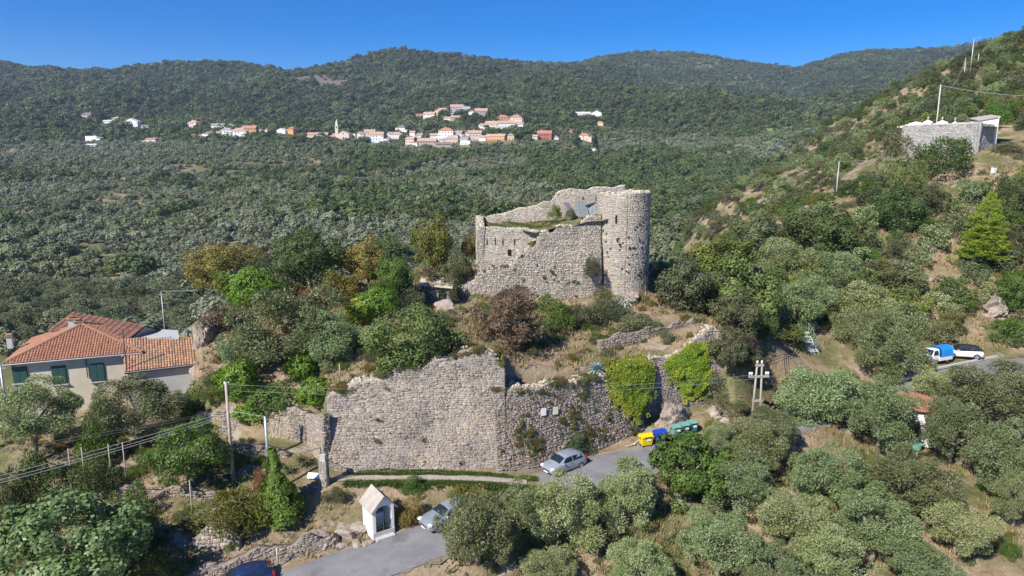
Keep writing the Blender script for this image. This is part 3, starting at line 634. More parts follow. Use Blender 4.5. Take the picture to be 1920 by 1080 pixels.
# small ruined outbuilding left of the castle
t = thing('stone_hut', 'small ruined stone hut with open doorway left of the castle', 'hut', (-8.4, 77.2, 14.4))
for a, b, tp, sd in (((-1.7, -.9, -.4), (1.5, -.9, -.4), [(0, 2.0), (1.2, 2.3), (3.2, 2.1)], 31), ((1.5, -.9, -.4), (1.8, 1.4, -.4), [(0, 2.1), (2.3, 2.4)], 32), ((-1.9, 1.4, -.4), (-1.7, -.9, -.4), [(0, 2.3), (2.3, 2.0)], 33)):
    pos, ln = flat(a, b, .02); stone_wall(t, pos, ln, jag(prof(tp), .1), .45, 'stone_wall', 'mortar_pale', 8, False, None, seed=sd, holes=((2.2, .9, .5), (2.2, 1.4, .4)) if sd == 31 else ())
MB().box((.55, -.92, .55), (.75, .12, 1.4)).build('doorway', M['recess_shade'], t)  # near-black slab, colour standing in for the shade in the doorway
MB().box((-.1, .2, 1.95), (3.9, 2.9, .14), 0, .96, None, Matrix.Rotation(.1, 3, 'Y') @ Matrix.Rotation(.18, 3, 'X')).build('roof', M['wall_top'], t)

# walls of the garden terraces
def low_wall(name, label, a, b, tops, seed, batter=.08, stone='stone_wall', thick=.45, skip=.01, jg=.1, core='stone_core'):
    t = thing(name, label, 'wall', a); A = (0, 0, -.3); B = (b[0]-a[0], b[1]-a[1], b[2]-a[2]-.3); pos, ln = flat(A, B, batter)
    n = len(tops); stone_wall(t, pos, ln, jag(prof([(ln*i/(n-1), tops[i]+.3) for i in range(n)]), jg), thick, stone, core, 16, False, None, seed=seed, skip=skip, depth=(.02, .09)); return t
low_wall('terrace_wall', 'dry stone wall below the path beside the small shrine', (-17.2, 50.2, 3.5), (-3.5, 50.7, 3.9), [1.35, 1.3, 1.2, 1.0, .7, .4], 41)
low_wall('terrace_wall', 'pale stone wall under bright ivy left of the bastion', (-27.5, 57.0, 6.9), (-17.4, 55.3, 6.2), [1.4, 1.9, 2.3, 2.6, 3.0], 42, .14, 'stone_wall', core='mortar_pale', jg=.35)
low_wall('terrace_wall', 'tall stone wall end beside the iron gate with ragged top', (-17.4, 55.3, 5.4), (-15.3, 52.6, 5.0), [3.6, 3.9, 4.4, 4.9], 43, .03, 'stone_wall', .6)
low_wall('terrace_wall', 'rough pinkish rubble wall behind the wooden utility pole', (-25.5, 53.4, 5.6), (-18.4, 53.0, 5.4), [1.0, 1.5, 1.4, .9], 44, .25, 'stone_rubble')
low_wall('terrace_wall', 'dry stone roadside wall at the bottom near the dark car', (-22.5, 41.2, 2.2), (-12.6, 45.2, 2.9), [.3, .6, .8, .7, .9, .5], 45, .55, 'stone_rubble', jg=.35, skip=.06)
low_wall('terrace_wall', 'broken terrace wall in the garden left of the utility pole', (-31.5, 49.2, 4.0), (-22.2, 48.4, 4.2), [1.0, 1.3, 1.1, 1.4, .8], 46, .15, 'stone_rubble', jg=.3)
low_wall('terrace_wall', 'patch of sloping grey stone facing above the roadside wall', (-22.6, 44.2, 2.7), (-19.2, 44.6, 2.9), [.7, 1.7, 1.8, .6], 47, .6, 'stone_wall')
low_wall('terrace_wall', 'low broken stone wall on the slope above the two vines', (8.5, 65.2, 12.1), (20, 69.5, 13.0), [.5, .9, .7, 1.0, .8], 48, .2, 'stone_rubble', jg=.3)
low_wall('terrace_wall', 'pale stone terrace edge at the lower right corner', (44.5, 52.0, 1.2), (50, 49.0, .8), [.9, 1.0, .9], 49, .1, 'stone_wall')

# rocks
def rock_mesh(name, seed, sub=2, rough=.0):
    import bmesh
    bm = bmesh.new(); bmesh.ops.create_icosphere(bm, subdivisions=sub, radius=1); r = np.random.RandomState(seed); pl = [(Vector(r.normal(size=3)).normalized(), r.uniform(.5, .85)) for _ in range(11)]
    for v in bm.verts:
        for n_, d_ in pl:
            q = v.co.dot(n_)
            if q > d_: v.co -= n_*(q-d_)*.92
        v.co *= 1+r.uniform(-.035, .035)
        if rough:
            c = v.co; k = float(fbm(np.array([c.x*2.2+c.z*1.7+9]), np.array([c.y*2.2+c.z*2.9]), seed, 4)[0]); st = math.sin((c.z*1.2+c.x*.6)*9+k*7); v.co *= 1+rough*(k*1.3+.12*st)
    me = bpy.data.meshes.new(name); bm.to_mesh(me); bm.free(); me.materials.append(M['rock']); return me
ROCKM = [rock_mesh('rock', s+40, 3, .35) for s in range(5)]; CRAG = [rock_mesh('rock_outcrop', s+20, 5, .5) for s in range(5)]
def rock(label, x, y, z, s, rz=0, k=0, group=None, name='rock'):
    o = link(name, (ROCKM if name == 'rock' else CRAG)[k % 5]); o.location = (x, y, z); o.scale = s; o.rotation_euler = (.2*math.sin(k*2.1), .25*math.cos(k*1.7), rz); return tag(o, label, 'rock', group)
for k, (px, py, Y, s) in enumerate(((598, 990, 46.2, .9), (625, 998, 45.8, .8), (650, 985, 46.4, 1.0), (672, 975, 46.8, .85), (668, 1005, 45.4, .6), (690, 1010, 45.3, .5), (610, 1012, 45.3, .6), (585, 1010, 45.4, .7), (640, 1010, 45.2, .55))):
    p = P(px, py, Y); z = h1(p[0], p[1]); rock('grey boulder in the roadside pile left of the small shrine', p[0], p[1], z+.2*s, (s*.95, s*.7, s*.55), k*1.3, k, 'boulders beside the shrine')
rock('tall pale rock outcrop at the left end of the mound', -29.6, 65.4, 12.2, (1.5, 1.9, 3.6), .3, 1, None, 'rock_outcrop')
rock('lower pale rock face beside the small tiled annex', -28.6, 62.3, 9.3, (1.1, 1.5, 2.8), 1.3, 2, None, 'rock_outcrop')
rock('bare tan rock face between the two vines above the bins', 15.4, 61.8, 5.4, (2.3, 1.2, 2.2), .5, 3, None, 'rock_outcrop')
rock('bare tan rock slope right of the bins under the vine', 19.4, 63.6, 5.5, (1.7, 1.0, 1.2), 2.5, 4, None, 'rock_outcrop')
p = P(1878, 590, 90); rock('grey rocky outcrop on the slope above the white car', p[0], p[1]+1, h1(p[0], p[1])+.6, (2.6, 1.6, 1.9), 1.0, 0, None, 'rock_outcrop')
p = P(1180, 590, 77); rock('small rock foot under the castle tower', p[0], p[1], h1(p[0], p[1])+.2, (1.6, 1.2, 1.3), .4, 1, None, 'rock_outcrop')
p = P(845, 585, 73); rock('pale rocky scree at the foot of the left castle wall', p[0], p[1], h1(p[0], p[1])+.1, (2.2, 1.4, 1.1), 2.2, 2, None, 'rock_outcrop')
for k, (px, py) in enumerate(((1880, 575), (1850, 605), (1900, 610), (1870, 640), (1895, 648), (1765, 545), (1745, 500), (1705, 520))):
    p = P(px, py, 90 if px > 1800 else 98); rock('loose stone lying on the bare slope above the white car', p[0], p[1], h1(p[0], p[1])+.1, (.7, .6, .4), k*1.9, k, 'stones on the bare slope')

# ------------------------------------------------------------------ house
def clip_uv(poly, u, v):
    return inside(u, v, np.array(poly))
def tiles(parent, A, B, C, D, mat, name='tiles', pu=.24, pv=.36, seed=1, lift=.02, ribs=0):
    """tile courses over the planar polygon A,B (eave) C,D (upper edge); D may equal C"""
    A, B, C, D = [Vector(p) for p in (A, B, C, D)]; e = (B-A).normalized(); n = (B-A).cross(C-A).normalized(); f = n.cross(e).normalized()
    if n.z < 0: n = -n; f = -f
    uv = lambda p: ((p-A).dot(e), (p-A).dot(f)); poly = [uv(A), uv(B), uv(C)] + ([uv(D)] if (D-C).length > .01 else [])
    us = [q[0] for q in poly]; vs = [q[1] for q in poly]; r = np.random.RandomState(seed)
    U, Vv = np.meshgrid(np.arange(min(us), max(us), pu), np.arange(min(vs), max(vs), pv)); U = U.ravel(); Vv = Vv.ravel()
    ok = clip_uv(poly, U+pu/2, Vv+pv/2); U = U[ok]; Vv = Vv[ok]; k = len(U)
    An, en, fn, nn = [np.array(q) for q in (A, e, f, n)]
    du = np.array([0, .2, .5, .8, 1.0])*pu; dh = np.array([.0, .055, .085, .055, .0])
    jit = r.uniform(-.012, .012, k); rows = []
    for vv, up in ((-.04, .035), (pv, .0)):
        for a, h in zip(du, dh):
            p = An+(U+a+jit)[:, None]*en+(Vv+vv)[:, None]*fn+(h+up+lift)*nn; rows.append(p)
    Vt = np.stack(rows, 1); base = (np.arange(k)*10)[:, None]
    Fq = np.concatenate([base+np.array((i_, i_+1, i_+6, i_+5)) for i_ in range(4)], 1).reshape(-1)
    o = link(name, np_mesh(name, Vt.reshape(-1, 3), Fq, 4, M[mat], np.repeat(r.rand(k), 4), True), parent); tag(o, kind='stuff')
    if ribs:
        mb = MB(); q = ribs/2
        while q < max(us):
            inn = [v_ for v_ in np.arange(min(vs), max(vs), .1) if clip_uv(poly, np.array([q]), np.array([v_]))[0]]
            if inn: mb.tube([A+e*q+f*inn[0]+n*.1, A+e*q+f*inn[-1]+n*.1], .07, 5)
            q += ribs
        mb.build('roof_rib', M['dark_timber'], parent)
    return o
house = thing('farmhouse', 'cream farmhouse with orange tiled hip roof and green shutters', 'house', (-40, 62, 6.8))
HL = Vector(house.location)
def hl(p): return Vector(p)-HL
eL = Vector(PZ(4, 684, 12.0)); eR = Vector(PZ(267, 661, 12.0)); ex = (eR-eL).normalized(); ey = Vector((-ex.y, ex.x, 0)); W = (eR-eL).length
bL = eL+ey*9.6; bR = eR+ey*9.6; ap = eL+ex*W*.5+ey*4.6+Vector((0, 0, 2.15)); ap2 = ap+ey*.4
zg = 5.6
ov = .5; fl = eL+ex*ov+ey*ov; fr = eR-ex*ov+ey*ov; rl = bL+ex*ov-ey*ov; rr = bR-ex*ov-ey*ov
mb = MB()
for a, b in ((fl, fr), (fr, rr), (rr, rl), (rl, fl)):
    mb.prism([hl((a.x, a.y, zg)), hl((b.x, b.y, zg)), hl((b.x, b.y, 11.98)), hl((a.x, a.y, 11.98))], (b-a).cross(Vector((0, 0, 1))).normalized()*-.3)
mb.build('wall', M['plaster_cream'], house)
mb = MB(); dz = Vector((0, 0, -.06))
mb.add([hl(q)+dz for q in (eL, eR, bR, bL, ap, ap2)], [(0, 1, 4), (1, 2, 5, 4), (2, 3, 5), (3, 0, 4, 5), (3, 2, 1, 0)]); roof = mb.build('roof', M['terracotta_dark'], house)
for q, (a, b, c, d, mt) in enumerate(((eL, eR, ap, ap, 'terracotta'), (eR, bR, ap2, ap, 'terracotta'), (bR, bL, ap2, ap2, 'terracotta'), (bL, eL, ap, ap2, 'terracotta'))):
    tiles(roof, hl(a), hl(b), hl(c), hl(d), mt, 'tiles', seed=q+1)
mb = MB()
for a, b in ((eL, ap), (eR, ap), (ap, ap2), (bR, ap2), (bL, ap2)): mb.tube([hl(a)+Vector((0, 0, .08)), hl(b)+Vector((0, 0, .1))], .13, 6)
mb.build('ridge_tiles', M['terracotta_old'], roof)
mb = MB()
for a, b in ((eL, eR), (eR, bR), (bL, eL)): mb.tube([hl(a)+Vector((0, 0, -.05)), hl(b)+Vector((0, 0, -.05))], .075, 6)
mb.build('gutter', M['galvanised'], house)
def on_front(px, py): # point on the front wall plane
    d = Vector(ray(px, py)); o = Vector((0, 0, CZ)); nn = ey; k = (fl-o).dot(nn)/d.dot(nn); return o+d*k
angf = math.atan2(ex.y, ex.x)
for (px, py, hh, open_) in ((111, 703, 1.75, 0), (183, 698, 1.75, 1), (38, 703, 1.5, 0)):
    p = on_front(px, py); w = link('window', MB().box((0, 0, 0), (1.15, .06, hh), 0).mesh('window', M['recess_shade']), house, hl(p)-ey*.03); w.rotation_euler = (0, 0, angf)
    for s in (-1, 1):
        m_ = MB().box((0, 0, 0), (.54, .05, hh-.05))
        for q in range(9): m_.box((0, -.03, -hh/2+.15+q*(hh-.3)/8), (.44, .02, .06))
        link('shutter', m_.mesh('shutter', M['shutter_green']), w, (s*.28, -.06, 0))
    link('sill', MB().box((0, 0, 0), (1.35, .22, .08)).mesh('sill', M['concrete']), w, (0, -.08, -hh/2-.04))
for px in (163,):
    p = on_front(px, 690); link('downpipe', MB().tube([(0, -.1, 1.2), (0, -.1, -.9)], .05, 6).mesh('downpipe', M['iron']), house, hl(p)).rotation_euler = (0, 0, angf)
# wing with ribbed roof, behind to the right
wa = Vector(P(138, 585, 70)); wb = Vector(P(274, 610, 67.5)); wd = (wb-wa).normalized(); wf = Vector((wd.y, -wd.x, 0)).normalized()
wa0 = wa+wf*3.0+Vector((0, 0, -1.3)); wb0 = wb+wf*3.0+Vector((0, 0, -1.3)); wa1 = wa-wf*4+Vector((0, 0, -1.7)); wb1 = wb-wf*4+Vector((0, 0, -1.7))
mb = MB(); mb.add([hl(q)+Vector((0, 0, -.06)) for q in (wa0, wb0, wb, wa, wb1, wa1)], [(0, 1, 2, 3), (3, 2, 4, 5)]); wr = mb.build('wing_roof', M['terracotta_dark'], house)
tiles(wr, hl(wa0), hl(wb0), hl(wb), hl(wa), 'terracotta_dark', 'tiles', seed=8, ribs=.72)
mb = MB(); g0 = wb0-wd*.4-wf*.3; g1 = wb1-wd*.4+wf*.3
mb.add([hl((g0.x, g0.y, zg)), hl((g1.x, g1.y, zg)), hl(g1)+Vector((0, 0, -.1)), hl(wb-wd*.4)+Vector((0, 0, -.15)), hl(g0)+Vector((0, 0, -.1))], [(0, 1, 2, 3, 4)])
h0 = wa0-wf*.3; mb.quad(hl((h0.x, h0.y, zg)), hl((g0.x, g0.y, zg)), hl(g0)+Vector((0, 0, -.12)), hl(h0)+Vector((0, 0, -.12))); mb.build('wing_wall', M['plaster_grey'], house)
for (px, py, Y, hh, ww) in ((134, 606, 66.5, 1.1, .5), (146, 612, 66.2, 1.2, .5), (18, 636, 64.5, .8, .45)):
    p = hl(P(px, py, Y)); ch_ = link('chimney', MB().box((0, 0, -hh*.35), (ww, ww, hh*1.5), .4).mesh('chimney', M['plaster_grey']), roof, p)
    link('chimney_cap', MB().box((0, 0, hh*.45), (ww*1.5, ww*1.5, .08), .4).box((0, 0, hh*.62), (ww*1.1, ww*1.1, .07), .4).mesh('chimney_cap', M['terracotta_old']), ch_)
# annex
annex = thing('annex', 'low annex with weathered tiled lean-to roof beside the farmhouse', 'house', (-32, 64, 6.8)); AL = Vector(annex.location)
aL = Vector(PZ(233, 698, 10.8)); aR = Vector(PZ(378, 681, 10.8)); tL = Vector(PZ(229, 643, 12.5)); tR = Vector(PZ(371, 634, 12.5))
al = lambda p: Vector(p)-AL
mb = MB(); mb.add([al(q)+Vector((0, 0, -.06)) for q in (aL, aR, tR, tL)]+[al(q)+Vector((0, 0, -.2)) for q in (aL, aR, tR, tL)], [(0, 1, 2, 3), (7, 6, 5, 4), (0, 4, 5, 1), (1, 5, 6, 2), (2, 6, 7, 3), (3, 7, 4, 0)]); ar = mb.build('roof', M['terracotta_dark'], annex)
tiles(ar, al(aL), al(aR), al(tR), al(tL), 'terracotta_old', 'tiles', seed=12)
axx = (aR-aL).normalized(); ayy = Vector((-axx.y, axx.x, 0)).normalized(); q0 = aL+ayy*.35+axx*.2; q1 = aR+ayy*.35-axx*.2; q2 = tR-ayy*.2-axx*.2; q3 = tL-ayy*.2
mb = MB()
for a, b, za, zb in ((q0, q1, 10.85, 10.85), (q1, q2, 10.85, 12.3), (q2, q3, 12.3, 12.3)):
    mb.prism([al((a.x, a.y, zg)), al((b.x, b.y, zg)), al((b.x, b.y, zb)), al((a.x, a.y, za))], (b-a).cross(Vector((0, 0, 1))).normalized()*-.25)
mb.build('wall', M['plaster_grey'], annex)
MB().tube([al(aL)+Vector((0, 0, -.05)), al(aR)+Vector((0, 0, -.05))], .07, 6).build('gutter', M['galvanised'], annex)
p = al(q0)-ayy*.1; MB().tube([p+Vector((0, 0, 3.9)), p+Vector((0, 0, .2))], .05, 6).build('downpipe', M['iron'], annex)
# flat roofed shed behind
s = [Vector(PZ(a, b, 12.6)) for a, b in ((262, 640), (336, 636), (334, 622), (276, 618))]
shed = thing('shed', 'pale flat roofed shed behind the farmhouse annex', 'shed', (s[0].x, s[0].y, 8)); SL = Vector(shed.location)
MB().prism([q-SL for q in s], (0, 0, .15)).build('roof', M['grey_sheet'], shed)
MB().prism([Vector((q.x*.985+s[0].x*.015, q.y+.1, 6.5))-SL for q in s], (0, 0, 6.08)).build('wall', M['plaster_grey'], shed)
# ------------------------------------------------------------------ wayside shrine
p0 = PZ(701, 1007, 3.35); p1 = PZ(739, 995, 3.35); ang = math.atan2(p1[1]-p0[1], p1[0]-p0[0])
shrine = thing('wayside_shrine', 'small white wayside shrine with gabled stone roof and arched niche', 'shrine', ((p0[0]+p1[0])/2, (p0[1]+p1[1])/2, 3.35), ang)
SW, SD, SH, SP = 1.62, 1.95, 2.05, 2.85              # width, depth, eave height, peak
mb = MB()
for s in (-1, 1): mb.prism([(s*SW/2, .0, -.4), (s*SW/2, SD, -.4), (s*SW/2, SD, SH), (s*SW/2, .0, SH)], (-s*.2, 0, 0))
mb.prism([(-SW/2+.2, SD-.15, -.4), (SW/2-.2, SD-.15, -.4), (SW/2-.2, SD-.15, SH), (0, SD-.15, SP), (-SW/2+.2, SD-.15, SH)], (0, .15, 0)); mb.build('wall', M['white_plaster'], shrine)
mb = MB(); hw = .60; za = 1.74; arc = [(-hw*math.cos(a), za+hw*.75*math.sin(a)) for a in np.linspace(0, math.pi, 13)]; outer = []
for x, z in arc:
    xx = x/hw*SW/2; outer.append((xx, SH+(SP-SH)*(1-abs(xx)/(SW/2))))
for k in range(12):
    (x0, z0), (x1, z1), (X0, Z0), (X1, Z1) = arc[k], arc[k+1], outer[k], outer[k+1]; mb.prism([(x0, -.02, z0), (x1, -.02, z1), (X1, -.02, Z1), (X0, -.02, Z0)], (0, .2, 0))
for s in (-1, 1): mb.prism([(s*hw, -.02, -.4), (s*SW/2, -.02, -.4), (s*SW/2, -.02, SH), (s*hw, -.02, za)], (0, .2, 0))
mb.build('arched_front', M['white_plaster'], shrine)
for s in (-1, 1):
    e0 = (s*(SW/2+.2), SH-.2); MB().prism([(0, -.22, SP+.1), (e0[0], -.22, e0[1]), (e0[0], SD+.15, e0[1]), (0, SD+.15, SP+.1)], (0, 0, .09)).build('roof_slope', M['slate_roof'], shrine)
MB().box((0, -.035, .0), (SW+.02, .05, .55)).build('plinth', M['concrete'], shrine)
MB().box((0, SD-.45, .5), (1.1, .55, 1.1)).build('altar', M['white_plaster'], shrine)
f = MB().box((-.18, SD-.2, 1.78), (.45, .05, .55)).build('icon_panel', M['dark_icon'], shrine)
MB().box((-.18, SD-.185, 1.78), (.53, .04, .63)).build('icon_frame', M['dark_timber'], f)
for x in (.25, .45): MB().tube([(x, SD-.5, 1.05), (x, SD-.5, 1.3)], [.05, .03], 7).build('candle_holder', M['iron'], shrine)
mb = MB()
for k in range(8): mb.tube([(-.52+k*.1486, .02, .12), (-.52+k*.104, .02, 1.0)], .009, 4)
for z in (.15, .55, .98): mb.tube([(-.55, .02, z), (.55, .02, z)], .018, 5)
for x in (-.54, 0, .54): mb.tube([(x, .02, .0), (x, .02, 1.05)], .03, 6)
mb.build('railing', M['iron'], shrine)
MB().box((0, -.25, -.14), (1.4, .45, .18)).build('step', M['concrete'], shrine)

# ------------------------------------------------------------------ gate at the end of the path
gp = thing('gate_pillar', 'square stone gate pillar standing beside the iron gate', 'pillar', (-14.75, 50.75, 4.6))
for a, b, sd in (((-.3, -.3, 0), (.3, -.3, 0), 1), ((.3, -.3, 0), (.3, .3, 0), 2), ((.3, .3, 0), (-.3, .3, 0), 3), ((-.3, .3, 0), (-.3, -.3, 0), 4)):
    pos, ln = flat(a, b, .01); Vm, Fm, rm = masonry(pos, ln, lambda u: 2.25+0*u, None, .15, .26, 60+sd); tag(link('masonry', np_mesh('masonry', Vm, Fm, 4, M['stone_castle'], rm), gp), kind='stuff')
MB().box((0, 0, 1.1), (.58, .58, 2.25)).build('core', M['mortar_pale'], gp)
MB().box((0, 0, 2.4), (.4, .4, .75)).build('cap_block', M['concrete'], gp)
gt = thing('iron_gate', 'dark sagging iron mesh gate hinged to the stone pillar', 'gate', (-14.4, 50.95, 4.95), .5)
mb = MB(); mb.tube([(0, 0, 0), (0, 0, 1.9)], .03, 6); mb.tube([(0, 0, 1.9), (2.1, 0, .35)], .025, 6); mb.tube([(0, 0, .1), (2.1, 0, .1)], .025, 6); mb.tube([(2.1, 0, 0), (2.1, 0, .4)], .03, 6); mb.tube([(1.0, 0, .1), (1.05, 0, 1.1)], .025, 6); mb.build('frame', M['iron'], gt)
mb = MB()
for k in range(17): x = .12*k+.1; mb.tube([(x, 0, .1), (x, 0, 1.9-1.55*x/2.1)], .006, 4)
mb.build('bars', M['iron'], gt)
p = P(590, 899, 51.2); sg = thing('leaning_board', 'white rectangular board leaning beside the gate pillar', 'board', (p[0], p[1], h1(p[0], p[1])), .1)
MB().box((0, 0, .3), (1.1, .04, .5), 0, 1, None, Matrix.Rotation(-.9, 3, 'X') @ Matrix.Rotation(.12, 3, 'Y')).build('panel', M['white_board'], sg)
[MB().tube([(x_, .1, 0), (x_, .05, .3)], .02, 5).build('stake', M['dark_timber'], sg) for x_ in (-.4, .4)]
# notice boards on the retaining wall
for label, px, py, mt in (('white notice board fixed to the rough retaining wall', 1020, 773, 'white_board'), ('cream notice board right of the white one on the wall', 1041, 770, 'cream_board')):
    best = None
    for u in np.arange(.2, RW_ln, .1):
        for v in np.arange(1, 5.5, .1):
            q = RW_pos(np.array([u]), np.array([v]), np.array([.25]))[0]; d = q-np.array([0, 0, CZ]); dep = d@FW; e = abs(960+F*d[0]/dep-px)+abs(540-F*(d@UP)/dep-py)
            if best is None or e < best[0]: best = (e, q)
    q = best[1]; o = thing('notice_board', label, 'sign', tuple(q), math.radians(25)); MB().box((0, 0, 0), (.46, .04, .62)).build('panel', M[mt], o); MB().box((0, .03, 0), (.52, .03, .68)).build('frame', M['galvanised'], o)
    [MB().tube([(x_, .03, -.2), (x_, .5, -.25)], .02, 5).build('bracket', M['iron'], o) for x_ in (-.15, .15)]

# ------------------------------------------------------------------ rubbish bins
def big_bin(label, x, y, z, rz, mat, lidmat=None, w=1.25):
    t = thing('wheeled_bin', label, 'bin', (x, y, z), rz); h = .92; d = .80
    mb = MB(); lo, hi = .82, 1.0
    ring = lambda s, zz, dd=1.0: [(-w/2*s, -d/2*s*dd, zz), (w/2*s, -d/2*s*dd, zz), (w/2*s, d/2*s*dd, zz), (-w/2*s, d/2*s*dd, zz)]
    vs = ring(lo, .18)+ring(.93, .55)+ring(hi, h); mb.add(vs, [(3, 2, 1, 0)]+[(a*4+k, a*4+(k+1) % 4, a*4+4+(k+1) % 4, a*4+4+k) for a in (0, 1) for k in range(4)]); mb.build('body', M[mat], t)
    MB().box((0, 0, h+.02), (w+.1, d+.1, .09)).build('rim', M[mat], t)
    mb = MB(); n = 9; prof_ = [(-d/2-.03+(d+.06)*k/(n-1), h+.07+.22*math.sin(math.pi*k/(n-1))**.8) for k in range(n)]
    for k in range(n-1): mb.quad((-w/2, prof_[k][0], prof_[k][1]), (w/2, prof_[k][0], prof_[k][1]), (w/2, prof_[k+1][0], prof_[k+1][1]), (-w/2, prof_[k+1][0], prof_[k+1][1]))
    for s in (-1, 1): mb.add([(s*w/2, a, b) for a, b in prof_], [tuple(range(n)) if s > 0 else tuple(range(n))[::-1]])
    lid = mb.build('lid', M[lidmat or mat], t)
    MB().tube([(-w*.35, -d/2-.09, h+.06), (w*.35, -d/2-.09, h+.06)], .025, 6).build('handle', M['black_plastic'], lid)
    for sx in (-1, 1):
        MB().tube([(sx*(w/2+.02), 0, h-.12), (sx*(w/2+.12), 0, h-.12)], .05, 8).build('trunnion', M['black_plastic'], t)
        for sy in (-1, 1): MB().tube([(sx*w*.36-.03, sy*d*.34, .1), (sx*w*.36+.03, sy*d*.34, .1)], .1, 10).build('wheel', M['black_plastic'], t)
    MB().box((w*.12, -d/2*.965-.02, .7), (.34, .02, .24)).build('sticker', M['white_board'], t)
    return t
BR = .33
for label, px, py, z, mt, lm in (('yellow wheeled recycling bin at the roadside', 1212, 840, 5.0, 'bin_yellow', None), ('blue wheeled bin between the yellow and green bins', 1239, 832, 5.08, 'bin_blue', None),
                                 ('pale green bin half hidden behind the leafy fig tree', 1268, 822, 5.15, 'bin_pale', None), ('green wheeled bin second from the right end of the row', 1284, 818, 5.2, 'bin_green', 'bin_pale'), ('green wheeled bin at the far right end of the row', 1299, 814, 5.22, 'bin_green', 'bin_pale')):
    q = PZ(px, py, z); big_bin(label, q[0], q[1]+.45, h1(q[0], q[1]+.45)+.03, BR, mt, lm, 1.04 if 'bin_y' in mt or 'bin_b' in mt else .76)
p = PZ(1190, 838, 5.0); o = thing('waste_heap', 'small heap of pale planks lying left of the yellow bin', 'planks', (p[0], p[1]+.3, h1(p[0], p[1]+.3)))
for k in range(4): MB().box((-.2+.15*k, .1*k, .06+.06*k), (1.2, .14, .04), .3+.25*k).build('plank', M['wall_top'], o)

